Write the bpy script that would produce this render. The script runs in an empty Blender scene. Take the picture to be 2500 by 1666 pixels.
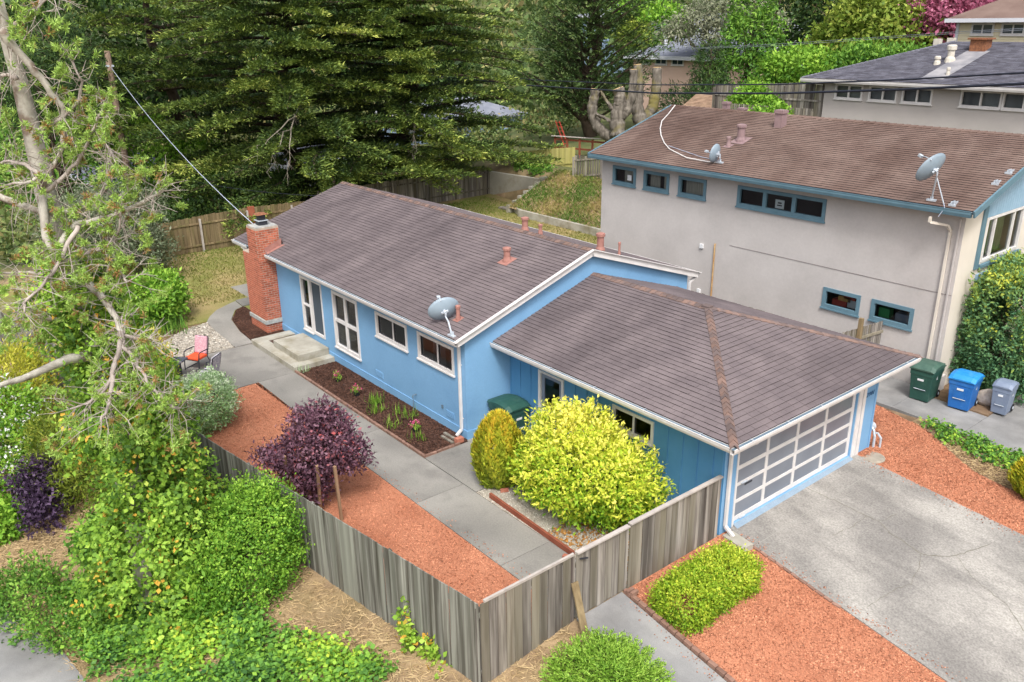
import bpy, bmesh, math, random
import numpy as np
from mathutils import Vector, Matrix
R = math.radians
sc = bpy.context.scene
COL = sc.collection
random.seed(7)

# ---------------------------------------------------------------- camera
cd = bpy.data.cameras.new('camera')
cam = bpy.data.objects.new('camera', cd)
COL.objects.link(cam)
cd.sensor_width = 36.0
cd.lens = 2059.37 * 36 / 2500
cd.clip_end = 2000
_y, _p, _r = R(51.01), R(-20.82), R(-0.69)
_f = Vector((-math.sin(_y) * math.cos(_p), math.cos(_y) * math.cos(_p), math.sin(_p)))
_a = Vector((math.cos(_y), math.sin(_y), 0))
_u = _a.cross(_f)
_rt = _a * math.cos(_r) + _u * math.sin(_r)
_up = -_a * math.sin(_r) + _u * math.cos(_r)
cam.matrix_world = Matrix(((_rt.x, _up.x, -_f.x, 9.687), (_rt.y, _up.y, -_f.y, -13.765), (_rt.z, _up.z, -_f.z, 10.902), (0, 0, 0, 1)))
sc.camera = cam

# ---------------------------------------------------------------- sky, sun, exposure
world = bpy.data.worlds.new('World')
sc.world = world
world.use_nodes = True
wn = world.node_tree
sky = wn.nodes.new('ShaderNodeTexSky')
sky.sky_type = 'NISHITA'
sky.sun_disc = False
SUN_EL, SUN_AZ = 55.0, 128.0          # azimuth: compass angle from +Y towards +X
sky.sun_elevation = R(SUN_EL)
sky.sun_rotation = R(SUN_AZ)
sky.air_density = 1.0
sky.dust_density = 6.0
sky.ozone_density = 1.0
hs = wn.nodes.new('ShaderNodeHueSaturation')
hs.inputs['Saturation'].default_value = 0.45
bg = wn.nodes['Background']
wn.links.new(sky.outputs[0], hs.inputs['Color'])
wn.links.new(hs.outputs[0], bg.inputs['Color'])
bg.inputs['Strength'].default_value = 0.15
ld = bpy.data.lights.new('sun', 'SUN')
ld.energy = 1.4
ld.angle = R(12)
ld.color = (1.0, 0.98, 0.955)
sun = bpy.data.objects.new('sun', ld)
COL.objects.link(sun)
sd = Vector((math.sin(R(SUN_AZ)) * math.cos(R(SUN_EL)), math.cos(R(SUN_AZ)) * math.cos(R(SUN_EL)), math.sin(R(SUN_EL))))
sun.rotation_euler = sd.to_track_quat('Z', 'Y').to_euler()
sun.location = (0, 0, 40)
sc.view_settings.view_transform = 'Standard'
sc.view_settings.look = 'None'
sc.view_settings.gamma = 1.0
sc.view_settings.use_curve_mapping = False
sc.view_settings.exposure = 0.68
sc.cycles.max_bounces = 6
sc.cycles.diffuse_bounces = 3
sc.cycles.transparent_max_bounces = 8

# ---------------------------------------------------------------- helpers
def lin(r, g, b):
    f = lambda c: ((c / 255 + 0.055) / 1.055) ** 2.4 if c / 255 > 0.04045 else c / 255 / 12.92
    return (f(r), f(g), f(b), 1.0)

def thing(name, label=None, cat=None, loc=(0, 0, 0), rz=0.0, group=None, kind=None):
    o = bpy.data.objects.new(name, None)
    o.empty_display_size = 0.2
    COL.objects.link(o)
    o.location = loc
    o.rotation_euler = (0, 0, rz)
    tag(o, label, cat, group, kind)
    return o

def tag(o, label=None, cat=None, group=None, kind=None):
    if label: o['label'] = label
    if cat: o['category'] = cat
    if group: o['group'] = group
    if kind: o['kind'] = kind
    return o

def adopt(o, parent):
    """parent o; its coordinates stay world coordinates when the parent is unrotated"""
    if parent is not None:
        o.parent = parent
        q = parent
        while q.parent is not None: q = q.parent
        if parent.parent is None:
            o.matrix_parent_inverse = Matrix.Translation(-Vector(parent.location))
    return o

def mesh_obj(name, me, mat, parent=None, local=False, loc=(0, 0, 0), rot=None, scale=None):
    o = bpy.data.objects.new(name, me)
    COL.objects.link(o)
    if mat is not None and not me.materials: me.materials.append(mat)
    o.location = loc
    if rot is not None: o.rotation_euler = rot
    if scale is not None: o.scale = scale
    if parent is not None:
        if local: o.parent = parent
        else: adopt(o, parent)
    return o

class MB:
    def __init__(s): s.v = []; s.f = []
    def add(s, vs, fs):
        b = len(s.v); s.v += [tuple(v) for v in vs]; s.f += [tuple(i + b for i in f) for f in fs]; return s
    def box(s, x0, x1, y0, y1, z0, z1):
        vs = [(x0, y0, z0), (x1, y0, z0), (x1, y1, z0), (x0, y1, z0), (x0, y0, z1), (x1, y0, z1), (x1, y1, z1), (x0, y1, z1)]
        return s.add(vs, [(3, 2, 1, 0), (4, 5, 6, 7), (0, 1, 5, 4), (1, 2, 6, 5), (2, 3, 7, 6), (3, 0, 4, 7)])
    def bar(s, a, b, w, h, up=(0, 0, 1)):
        a = Vector(a); b = Vector(b); d = (b - a).normalized(); up = Vector(up)
        sx = d.cross(up)
        if sx.length < 1e-4: sx = d.cross(Vector((1, 0, 0)))
        sx.normalize(); uz = sx.cross(d).normalized()
        vs = []
        for p in (a, b):
            for i, j in ((-1, -1), (1, -1), (1, 1), (-1, 1)): vs.append(p + sx * (i * w / 2) + uz * (j * h / 2))
        return s.add(vs, [(0, 1, 2, 3), (7, 6, 5, 4), (0, 4, 5, 1), (1, 5, 6, 2), (2, 6, 7, 3), (3, 7, 4, 0)])
    def tube(s, pts, rad, n=6, cap=True):
        pts = [Vector(p) for p in pts]
        if not isinstance(rad, (list, tuple)): rad = [rad] * len(pts)
        ref = Vector((0.31, 0.17, 0.93)); vs = []; m = len(pts)
        px = None
        for i, p in enumerate(pts):
            d = (pts[min(i + 1, m - 1)] - pts[max(i - 1, 0)])
            if d.length < 1e-6: d = Vector((0, 0, 1))
            d.normalize()
            sx = d.cross(ref) if px is None else (px - d * px.dot(d))
            if sx.length < 1e-3: sx = d.cross(Vector((1, 0, 0)))
            sx.normalize(); px = sx; sy = d.cross(sx)
            for k in range(n):
                t = 2 * math.pi * k / n
                vs.append(p + sx * (math.cos(t) * rad[i]) + sy * (math.sin(t) * rad[i]))
        fs = [(i * n + k, i * n + (k + 1) % n, (i + 1) * n + (k + 1) % n, (i + 1) * n + k) for i in range(m - 1) for k in range(n)]
        if cap: fs += [tuple(range(n - 1, -1, -1)), tuple((m - 1) * n + k for k in range(n))]
        return s.add(vs, fs)
    def lathe(s, c, prof, n=14, axis=None):
        c = Vector(c); q = Vector((0, 0, 1)).rotation_difference(Vector(axis).normalized()) if axis is not None else None
        vs = []
        for r, z in prof:
            for k in range(n):
                t = 2 * math.pi * k / n; v = Vector((r * math.cos(t), r * math.sin(t), z))
                if q is not None: v = q @ v
                vs.append(c + v)
        m = len(prof)
        fs = [(i * n + k, i * n + (k + 1) % n, (i + 1) * n + (k + 1) % n, (i + 1) * n + k) for i in range(m - 1) for k in range(n)]
        fs += [tuple(range(n - 1, -1, -1)), tuple((m - 1) * n + k for k in range(n))]
        return s.add(vs, fs)
    def prism(s, poly, z0, z1):
        n = len(poly); z0f = z0 if callable(z0) else (lambda x, y: z0); z1f = z1 if callable(z1) else (lambda x, y: z1)
        vs = [(x, y, z0f(x, y)) for x, y in poly] + [(x, y, z1f(x, y)) for x, y in poly]
        return s.add(vs, [tuple(range(n - 1, -1, -1)), tuple(range(n, 2 * n))] + [(i, (i + 1) % n, n + (i + 1) % n, n + i) for i in range(n)])
    def build(s, name, mat, parent=None, smooth=False, local=False, bevel=0):
        me = bpy.data.meshes.new(name)
        me.from_pydata(s.v, [], s.f); me.validate(); me.update()
        if smooth: me.polygons.foreach_set('use_smooth', [True] * len(me.polygons))
        o = mesh_obj(name, me, mat, parent, local)
        if bevel:
            b = o.modifiers.new('bevel', 'BEVEL'); b.width = bevel; b.segments = 2; b.limit_method = 'ANGLE'
        return o

def copy_tree(o, parent=None):
    c = o.copy(); COL.objects.link(c); c.parent = parent
    for ch in list(o.children): copy_tree(ch, c)
    return c

def np_mesh(name, V, F, mat, tint=None):
    """V (n,3); F (m,k) index array"""
    V = np.ascontiguousarray(V, dtype=np.float32); F = np.ascontiguousarray(F, dtype=np.int32)
    me = bpy.data.meshes.new(name)
    me.vertices.add(len(V)); me.vertices.foreach_set('co', V.ravel())
    k = F.shape[1]
    me.loops.add(F.size); me.loops.foreach_set('vertex_index', F.ravel())
    me.polygons.add(len(F)); me.polygons.foreach_set('loop_start', np.arange(0, F.size, k, dtype=np.int32))
    try: me.polygons.foreach_set('loop_total', np.full(len(F), k, dtype=np.int32))
    except Exception: pass
    me.update(calc_edges=True)
    if tint is not None:
        at = me.attributes.new('tint', 'FLOAT', 'POINT'); at.data.foreach_set('value', np.ascontiguousarray(tint, dtype=np.float32))
    if mat is not None: me.materials.append(mat)
    return me

def unit(v):
    return v / (np.linalg.norm(v, axis=-1, keepdims=True) + 1e-9)

def leaf_mesh(name, P, D, Nn, L, W, tint, mat, fold=0.12):
    """one folded rhombus per leaf"""
    n = len(P); D = unit(D); S = unit(np.cross(D, Nn)); Nn = np.cross(S, D)
    L = np.broadcast_to(L, (n,))[:, None]; W = np.broadcast_to(W, (n,))[:, None]
    V = np.empty((n, 4, 3), np.float32)
    V[:, 0] = P; V[:, 2] = P + D * L - Nn * L * fold
    mid = P + D * L * 0.48 + Nn * L * fold * 0.6
    V[:, 1] = mid + S * W / 2; V[:, 3] = mid - S * W / 2
    F = np.arange(n * 4).reshape(n, 4)
    return np_mesh(name, V.reshape(-1, 3), F, mat, np.repeat(tint, 4))

# ---------------------------------------------------------------- materials
def new_mat(name):
    m = bpy.data.materials.new(name); m.use_nodes = True
    nt = m.node_tree; return m, nt, nt.nodes['Principled BSDF']

def N(nt, t, **k):
    n = nt.nodes.new(t)
    for a, v in k.items():
        if a in n.inputs.keys(): n.inputs[a].default_value = v
        else: setattr(n, a, v)
    return n

def mixc(nt, fac, a, b, mode='MIX'):
    m = nt.nodes.new('ShaderNodeMix'); m.data_type = 'RGBA'; m.blend_type = mode
    for sock, v in ((m.inputs[0], fac), (m.inputs[6], a), (m.inputs[7], b)):
        if hasattr(v, 'is_linked') or hasattr(v, 'links'): nt.links.new(v, sock)
        else: sock.default_value = v
    return m.outputs[2]

def ramp(nt, fac, stops):
    r = nt.nodes.new('ShaderNodeValToRGB'); e = r.color_ramp.elements
    while len(e) > 1: e.remove(e[-1])
    e[0].position = stops[0][0]; e[0].color = stops[0][1]
    for p, c in stops[1:]:
        x = e.new(p); x.color = c
    nt.links.new(fac, r.inputs[0]); return r.outputs[0]

def coords(nt, stretch=None, objrand=False):
    g = nt.nodes.new('ShaderNodeNewGeometry'); out = g.outputs['Position']
    if objrand:
        oi = nt.nodes.new('ShaderNodeObjectInfo'); mu = N(nt, 'ShaderNodeMath', operation='MULTIPLY'); mu.inputs[1].default_value = 57.0
        nt.links.new(oi.outputs['Random'], mu.inputs[0]); ad = N(nt, 'ShaderNodeVectorMath', operation='ADD')
        nt.links.new(out, ad.inputs[0]); nt.links.new(mu.outputs[0], ad.inputs[1]); out = ad.outputs[0]
    if stretch:
        mp = nt.nodes.new('ShaderNodeMapping'); mp.inputs['Scale'].default_value = stretch
        nt.links.new(out, mp.inputs[0]); out = mp.outputs[0]
    return out

def noise(nt, vec, scale, detail=4, rough=0.55):
    n = N(nt, 'ShaderNodeTexNoise'); n.inputs['Scale'].default_value = scale; n.inputs['Detail'].default_value = detail; n.inputs['Roughness'].default_value = rough
    nt.links.new(vec, n.inputs['Vector']); return n.outputs['Fac']

def pmat(name, ca, cb=None, scale=4, detail=5, rough=0.8, lo=0.35, hi=0.65, stretch=None, rand=0.0, island=0.0, bump=0.0, bscale=60, spec=0.3, metal=0.0, stain=None, fine=None, shift=None, tone=None):
    """paint / stone / wood: two colours mixed by world-space noise, per-object and per-piece value shift, optional stain (colour, scale, lo, hi) and fine speckle (amount, scale)"""
    m, nt, b = new_mat(name)
    b.inputs['Roughness'].default_value = rough; b.inputs['Metallic'].default_value = metal; b.inputs['Specular IOR Level'].default_value = spec
    shift = (rand > 0) if shift is None else shift
    v = coords(nt, stretch, shift)
    out = None
    if cb is not None:
        out = ramp(nt, noise(nt, v, scale, detail), [(lo, ca), (hi, cb)])
    else:
        rgb = nt.nodes.new('ShaderNodeRGB'); rgb.outputs[0].default_value = ca; out = rgb.outputs[0]
    if stain:
        c, s, l, h = stain[:4]
        v2 = coords(nt, stain[4] if len(stain) > 4 else None, shift)
        f = ramp(nt, noise(nt, v2, s, 6, 0.6), [(l, (0, 0, 0, 1)), (h, (1, 1, 1, 1))])
        out = mixc(nt, f, out, c)
    if tone:
        oi = nt.nodes.new('ShaderNodeObjectInfo'); mm = N(nt, 'ShaderNodeMath', operation='MULTIPLY'); mm.inputs[1].default_value = 7.31; fr = N(nt, 'ShaderNodeMath', operation='FRACT')
        nt.links.new(oi.outputs['Random'], mm.inputs[0]); nt.links.new(mm.outputs[0], fr.inputs[0]); out = mixc(nt, ramp(nt, fr.outputs[0], [(.35, (0, 0, 0, 1)), (1, (.75, .75, .75, 1))]), out, tone)
    if fine:
        f = noise(nt, coords(nt), fine[1], 2)
        k = ramp(nt, f, [(0.3, (1 - fine[0],) * 3 + (1,)), (0.7, (1 + fine[0],) * 3 + (1,))])
        out = mixc(nt, 1.0, out, k, 'MULTIPLY')
    if rand or island:
        hsv = nt.nodes.new('ShaderNodeHueSaturation'); acc = None
        for amt, node, sock in ((rand, 'ShaderNodeObjectInfo', 'Random'), (island, 'ShaderNodeNewGeometry', 'Random Per Island')):
            if amt:
                mr = N(nt, 'ShaderNodeMapRange'); mr.inputs['To Min'].default_value = -amt; mr.inputs['To Max'].default_value = amt
                nt.links.new(nt.nodes.new(node).outputs[sock], mr.inputs['Value'])
                if acc is None: acc = mr.outputs[0]
                else:
                    a2 = N(nt, 'ShaderNodeMath', operation='ADD'); nt.links.new(acc, a2.inputs[0]); nt.links.new(mr.outputs[0], a2.inputs[1]); acc = a2.outputs[0]
        a1 = N(nt, 'ShaderNodeMath', operation='ADD'); a1.inputs[1].default_value = 1.0; nt.links.new(acc, a1.inputs[0])
        nt.links.new(a1.outputs[0], hsv.inputs['Value']); nt.links.new(out, hsv.inputs['Color']); out = hsv.outputs[0]
    nt.links.new(out, b.inputs['Base Color'])
    if bump:
        bn = nt.nodes.new('ShaderNodeBump'); bn.inputs['Strength'].default_value = bump; bn.inputs['Distance'].default_value = 0.02
        nt.links.new(noise(nt, coords(nt, stretch), bscale, 4), bn.inputs['Height']); nt.links.new(bn.outputs[0], b.inputs['Normal'])
    return m

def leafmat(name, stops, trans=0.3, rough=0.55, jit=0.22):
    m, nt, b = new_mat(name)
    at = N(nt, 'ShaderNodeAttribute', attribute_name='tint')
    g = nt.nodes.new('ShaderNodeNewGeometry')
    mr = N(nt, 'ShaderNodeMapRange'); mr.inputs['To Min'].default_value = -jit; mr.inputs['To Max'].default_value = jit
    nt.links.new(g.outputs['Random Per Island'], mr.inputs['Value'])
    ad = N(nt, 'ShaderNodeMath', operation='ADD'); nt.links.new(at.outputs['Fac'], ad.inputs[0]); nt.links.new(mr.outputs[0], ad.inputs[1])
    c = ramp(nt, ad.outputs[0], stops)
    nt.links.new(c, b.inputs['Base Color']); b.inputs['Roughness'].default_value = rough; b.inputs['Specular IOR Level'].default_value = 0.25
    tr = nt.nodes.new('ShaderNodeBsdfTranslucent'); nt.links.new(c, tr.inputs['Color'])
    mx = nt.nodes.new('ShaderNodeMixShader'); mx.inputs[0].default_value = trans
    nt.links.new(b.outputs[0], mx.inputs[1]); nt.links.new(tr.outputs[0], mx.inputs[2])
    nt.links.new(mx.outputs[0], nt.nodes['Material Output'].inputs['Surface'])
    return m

def glassmat(name, tint=(0.75, 0.8, 0.8, 1), refl=1.5):
    m, nt, b = new_mat(name); nt.nodes.remove(b)
    t = N(nt, 'ShaderNodeBsdfTransparent'); t.inputs['Color'].default_value = tint
    g = N(nt, 'ShaderNodeBsdfGlossy'); g.inputs['Roughness'].default_value = 0.02; g.inputs['Color'].default_value = (0.9, 0.95, 1, 1)
    f = N(nt, 'ShaderNodeFresnel'); f.inputs['IOR'].default_value = refl
    mx = nt.nodes.new('ShaderNodeMixShader'); nt.links.new(f.outputs[0], mx.inputs[0]); nt.links.new(t.outputs[0], mx.inputs[1]); nt.links.new(g.outputs[0], mx.inputs[2])
    nt.links.new(mx.outputs[0], nt.nodes['Material Output'].inputs['Surface'])
    return m

M = {}
M['blue'] = pmat('blue_stucco', lin(116, 160, 198), lin(124, 168, 205), 1.2, rough=0.85, bump=0.3, bscale=45, stain=(lin(106, 150, 189), 0.6, 0.48, 0.72), fine=(.04, 30))
M['blue_dark'] = pmat('blue_siding', lin(78, 134, 178), lin(86, 142, 185), 1.5, rough=0.75, bump=0.1, bscale=40)  # darker than the stucco blue, partly eave shade put into the colour
M['white'] = pmat('white_trim', lin(206, 203, 201), lin(218, 215, 213), 3, rough=0.5)
M['gutter_in'] = pmat('gutter_inside', lin(92, 112, 126), lin(106, 124, 138), 6, rough=0.6)
M['door_grey'] = pmat('door_paint', lin(112, 124, 142), lin(120, 132, 150), 2, rough=0.5)
M['screen'] = pmat('screen_mesh', lin(70, 80, 90), rough=0.7)
M['pane_plastic'] = pmat('frosted_panel', lin(112, 118, 129), lin(124, 130, 140), 1.2, rough=0.28, spec=0.5)
M['dark_frame'] = pmat('dark_aluminium', lin(50, 48, 52), rough=0.4, spec=0.5)
M['glass'] = glassmat('window_glass')
M['room'] = pmat('room_paint', lin(112, 103, 94), lin(128, 118, 106), 1.0, rough=0.9)
M['room_floor'] = pmat('wood_floor', lin(140, 108, 76), lin(112, 84, 58), 2, rough=0.6, stretch=(1, 8, 1))
M['shingle'] = pmat('brown_shingle', lin(105, 96, 98), lin(118, 108, 109), 1.2, rough=0.95, shift=False, rand=0.05, island=0.05, stain=(lin(92, 84, 86), 0.4, 0.46, 0.7, (1.4, .5, .5)), fine=(0.14, 70), spec=0.1)
M['butt'] = pmat('shingle_edge', lin(72, 64, 64), rough=1)  # asphalt edge; its dark tone also paints in the course shadow lines
M['cap'] = pmat('ridge_cap_shingle', lin(104, 92, 90), lin(126, 104, 95), 2.5, rough=0.95, rand=0.14, lo=0.42, hi=0.58, fine=(0.15, 120), spec=0.1)
M['deck'] = pmat('roof_underlay', lin(64, 54, 56), rough=0.95)
M['terracotta'] = pmat('vent_paint', lin(148, 104, 95), lin(162, 118, 108), 6, rough=0.8)
M['brick'] = pmat('red_brick', lin(158, 88, 68), lin(182, 108, 84), 6, rough=0.9, rand=0.26, fine=(0.2, 60), bump=0.2)
M['mortar'] = pmat('mortar', lin(182, 165, 150), lin(160, 146, 132), 5, rough=0.95)
M['cement'] = pmat('cement_cap', lin(180, 180, 176), lin(140, 142, 140), 5, rough=0.9)
M['black_metal'] = pmat('black_metal', lin(44, 46, 54), rough=0.5, spec=0.5)
M['rust'] = pmat('rusty_metal', lin(150, 100, 70), lin(110, 74, 56), 12, rough=0.85)
M['metal'] = pmat('galvanised_metal', lin(168, 176, 186), lin(186, 194, 202), 5, rough=0.35, spec=0.6)
M['dish'] = pmat('dish_paint', lin(128, 144, 157), lin(140, 156, 168), 2, rough=0.45, spec=0.5)
M['concrete'] = pmat('walk_concrete', lin(124, 121, 116), lin(150, 147, 140), 1.1, rough=0.92, rand=0.05, bump=0.15, bscale=90, stain=(lin(104, 102, 98), 0.55, 0.45, 0.68), fine=(0.11, 26))
M['drive'] = pmat('drive_concrete', lin(122, 119, 115), lin(166, 162, 155), 0.45, rough=0.93, bump=0.2, bscale=90, stain=(lin(118, 115, 111), 0.8, 0.44, 0.68, (0.6, 1.6, 1)), fine=(0.24, 24))
M['step'] = pmat('step_concrete', lin(150, 146, 134), lin(172, 168, 156), 2, rough=0.92, stain=(lin(128, 120, 96), 1.4, 0.5, 0.75), fine=(0.08, 100))
M['asphalt'] = pmat('old_concrete', lin(126, 126, 126), lin(148, 147, 145), 0.8, rough=0.95, fine=(0.1, 60), stain=(lin(106, 105, 104), 0.5, 0.45, 0.7))
M['crack'] = pmat('crack_dirt', lin(104, 101, 90), lin(118, 114, 98), 5, rough=1)
M['soil'] = pmat('bare_soil', lin(104, 84, 66), lin(134, 112, 88), 2, rough=1, bump=0.4, bscale=30)
M['terrain'] = pmat('bank_earth', lin(128, 108, 84), lin(160, 138, 106), 1.3, rough=1, bump=0.5, bscale=18, stain=(lin(112, 100, 66), 0.35, 0.5, 0.7), fine=(0.15, 25))
def _landcover(m):
    nt = m.node_tree; b = nt.nodes['Principled BSDF']; src = b.inputs['Base Color'].links[0].from_socket
    g = nt.nodes.new('ShaderNodeNewGeometry'); sp = nt.nodes.new('ShaderNodeSeparateXYZ'); nt.links.new(g.outputs['Position'], sp.inputs[0])
    f1 = N(nt, 'ShaderNodeMapRange'); f1.inputs['From Min'].default_value = -34; f1.inputs['From Max'].default_value = -40; nt.links.new(sp.outputs['X'], f1.inputs['Value'])
    f2 = N(nt, 'ShaderNodeMapRange'); f2.inputs['From Min'].default_value = 21; f2.inputs['From Max'].default_value = 24; nt.links.new(sp.outputs['Y'], f2.inputs['Value'])
    mx = N(nt, 'ShaderNodeMath', operation='MAXIMUM'); nt.links.new(f1.outputs[0], mx.inputs[0]); nt.links.new(f2.outputs[0], mx.inputs[1])
    green = ramp(nt, noise(nt, coords(nt), .5, 5), [(.35, lin(66, 78, 44)), (.65, lin(104, 106, 66))])
    nt.links.new(mixc(nt, mx.outputs[0], src, green), b.inputs['Base Color'])
_landcover(M['terrain'])
M['lawn'] = pmat('lawn_ground', lin(116, 118, 62), lin(150, 134, 92), 0.35, rough=1, bump=0.5, bscale=25, fine=(0.2, 22), lo=0.4, hi=0.6)
M['red_rock'] = pmat('red_rock_bed', lin(158, 102, 77), lin(178, 120, 92), .9, rough=1, bump=0.6, bscale=40, fine=(0.25, 45))
M['chip_red'] = pmat('red_lava_chip', lin(172, 112, 84), lin(196, 138, 108), 1.2, rough=1, island=0.34)
M['mulch'] = pmat('bark_mulch_bed', lin(62, 44, 38), lin(78, 56, 48), 4, rough=1, bump=0.7, bscale=40, fine=(0.3, 40))
M['chip_bark'] = pmat('bark_chip', lin(78, 54, 44), lin(96, 68, 56), 1.5, rough=1, island=0.4)
M['pebble_bed'] = pmat('pebble_bed', lin(150, 142, 130), lin(170, 164, 152), 5, rough=1, bump=0.6, bscale=40, fine=(0.3, 40))
M['chip_white'] = pmat('white_pebble', lin(206, 200, 190), lin(170, 160, 146), 6, rough=0.9, island=0.3)
M['fence'] = pmat('grey_fence_wood', lin(108, 102, 95), lin(154, 148, 140), 1.0, detail=6, rough=0.95, lo=.4, hi=.62, stretch=(9, 9, 0.5), rand=0.38, tone=lin(112, 106, 88), stain=(lin(82, 73, 69), 0.9, 0.52, 0.66, (6, 6, 0.25)), bump=0.2, bscale=14)
M['fence_long'] = pmat('lichen_fence_wood', lin(88, 86, 78), lin(142, 142, 134), 1.0, detail=6, rough=0.95, lo=.4, hi=.62, stretch=(10, 10, 0.4), rand=0.26, tone=lin(124, 126, 116), stain=(lin(70, 68, 60), 0.9, 0.5, 0.62, (9, 9, 0.22)), bump=0.2, bscale=14)
M['fence_old'] = pmat('brown_fence_wood', lin(104, 88, 64), lin(138, 122, 92), 1.0, detail=6, rough=0.95, stretch=(8, 8, 0.6), rand=0.25, stain=(lin(96, 92, 56), 0.6, 0.5, 0.7, (3, 3, 0.5)))
M['fence_cap'] = pmat('bleached_wood', lin(164, 156, 150), lin(184, 176, 168), 2, detail=6, rough=0.95, stretch=(2, 2, 2), rand=0.1)
M['redwood'] = pmat('redwood', lin(130, 72, 54), lin(150, 88, 66), 2, rough=0.9, rand=0.15)
M['timber'] = pmat('stake_wood', lin(136, 108, 84), lin(156, 128, 102), 2, rough=0.9, stretch=(4, 4, 0.5))
M['stucco'] = pmat('grey_stucco', lin(182, 177, 174), lin(190, 185, 182), 0.8, rough=0.92, bump=0.3, bscale=35, stain=(lin(172, 167, 164), 0.35, 0.5, 0.75), fine=(.03, 12))
M['stucco_light'] = pmat('pale_stucco', lin(206, 198, 186), lin(216, 208, 196), 0.8, rough=0.92, bump=0.2, bscale=35)
M['stucco_up'] = pmat('upper_stucco', lin(172, 166, 162), lin(180, 174, 170), 0.8, rough=0.92, bump=0.2, bscale=35)
M['teal_trim'] = pmat('blue_grey_trim', lin(90, 120, 134), lin(100, 130, 144), 3, rough=0.6)
M['pale_blue'] = pmat('pale_blue_boards', lin(134, 166, 188), lin(146, 176, 198), 2, rough=0.7)
M['shingle2'] = pmat('weathered_brown_shingle', lin(108, 90, 83), lin(122, 104, 96), 1.0, rough=0.95, shift=False, island=0.05, rand=0.05, stain=(lin(92, 74, 67), 0.35, 0.45, 0.68, (1.4, .5, .5)), fine=(0.14, 100), spec=0.1)
M['shingle3'] = pmat('charcoal_shingle', lin(86, 86, 96), lin(104, 104, 114), 2, rough=0.95, island=0.2, fine=(0.15, 80), spec=0.1)
M['shingle4'] = pmat('grey_shingle', lin(112, 116, 128), lin(126, 130, 140), 1, rough=0.95, island=0.12, spec=0.1)
M['siding'] = pmat('cream_siding', lin(216, 206, 176), lin(224, 214, 186), 2, rough=0.7)
M['pink'] = pmat('salmon_stucco', lin(208, 176, 160), lin(214, 184, 168), 1, rough=0.9)
M['far_blue'] = pmat('far_blue_paint', lin(136, 158, 186), lin(146, 166, 192), 1, rough=0.9)
M['far_white'] = pmat('far_white_paint', lin(196, 200, 208), lin(206, 208, 214), 1, rough=0.9)
M['bin_green'] = pmat('green_plastic', lin(36, 74, 66), lin(44, 82, 72), 4, rough=0.5, spec=0.4, stain=(lin(66, 96, 86), 3, .55, .75), fine=(.06, 20))
M['bin_green2'] = pmat('faded_green_plastic', lin(56, 84, 74), lin(70, 98, 86), 4, rough=0.55, spec=0.4)
M['bin_blue'] = pmat('blue_plastic', lin(30, 98, 172), lin(40, 106, 178), 4, rough=0.5, spec=0.4, stain=(lin(66, 122, 180), 3, .55, .78), fine=(.05, 20))
M['bin_blue_lid'] = pmat('bright_blue_plastic', lin(34, 128, 198), lin(46, 136, 204), 4, rough=0.5, spec=0.4, stain=(lin(84, 152, 204), 3, .55, .78))
M['bin_grey'] = pmat('grey_plastic', lin(112, 124, 146), lin(122, 134, 154), 4, rough=0.5, spec=0.4)
M['rubber'] = pmat('black_rubber', lin(30, 30, 34), rough=0.7)
M['sticker'] = pmat('white_sticker', lin(214, 216, 218), rough=0.6)
M['cushion'] = pmat('orange_cushion', lin(206, 78, 46), lin(216, 90, 56), 6, rough=0.85)
M['cushion_print'] = pmat('printed_cushion', lin(206, 170, 178), lin(186, 140, 152), 26, rough=0.85, lo=0.42, hi=0.52)
M['cushion_grey'] = pmat('grey_print_cushion', lin(206, 202, 206), lin(160, 156, 166), 26, rough=0.85, lo=0.42, hi=0.52)
M['wicker'] = pmat('wicker', lin(206, 150, 84), lin(226, 178, 112), 9, rough=0.7)
M['slate'] = pmat('slate_top', lin(66, 70, 80), lin(78, 82, 92), 5, rough=0.5)
M['bark'] = pmat('grey_bark', lin(112, 104, 92), lin(160, 152, 138), 3, rough=1, stretch=(1, 1, 0.4), bump=0.6, bscale=12)
M['bark_dark'] = pmat('dark_bark', lin(62, 52, 44), lin(84, 72, 60), 3, rough=1, bump=0.5, bscale=10)
M['bark_pale'] = pmat('lichen_bark', lin(148, 142, 132), lin(190, 186, 174), 4, rough=1, bump=0.5, bscale=14, stain=(lin(126, 112, 100), 2.2, 0.52, 0.62))
M['bark_moss'] = pmat('mossy_bark', lin(80, 74, 67), lin(128, 121, 111), 2.5, rough=1, stretch=(2, 2, 0.6), bump=0.8, bscale=9, stain=(lin(118, 110, 66), 0.6, 0.54, 0.66))
M['cut_wood'] = pmat('fresh_cut_wood', lin(214, 186, 140), lin(196, 164, 118), 8, rough=0.9)
M['twig'] = pmat('grey_twig', lin(142, 132, 124), lin(178, 168, 160), 4, rough=1)
M['wire'] = pmat('black_cable', lin(36, 40, 52), rough=0.6)
M['wire_pale'] = pmat('steel_wire', lin(170, 178, 196), rough=0.5)
M['wire_grey'] = pmat('grey_cable', lin(120, 126, 136), rough=0.6)
M['pole'] = pmat('pole_wood', lin(124, 104, 90), lin(148, 128, 112), 2, rough=1, stretch=(8, 8, 0.3), bump=0.3)
M['paver'] = pmat('paver', lin(160, 152, 138), lin(140, 132, 120), 5, rough=0.95)
M['brick_edge'] = pmat('edging_brick', lin(120, 92, 80), lin(142, 112, 98), 6, rough=0.95, rand=0.2)
M['pink_brick'] = pmat('loose_brick', lin(176, 116, 96), lin(160, 98, 80), 6, rough=0.95, rand=0.1)
M['pot'] = pmat('black_pot', lin(34, 36, 38), rough=0.6)
M['curtain_green'] = pmat('green_curtain', lin(116, 132, 92), lin(140, 156, 110), 3, rough=0.9, stretch=(1, 10, 0.3))
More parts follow.
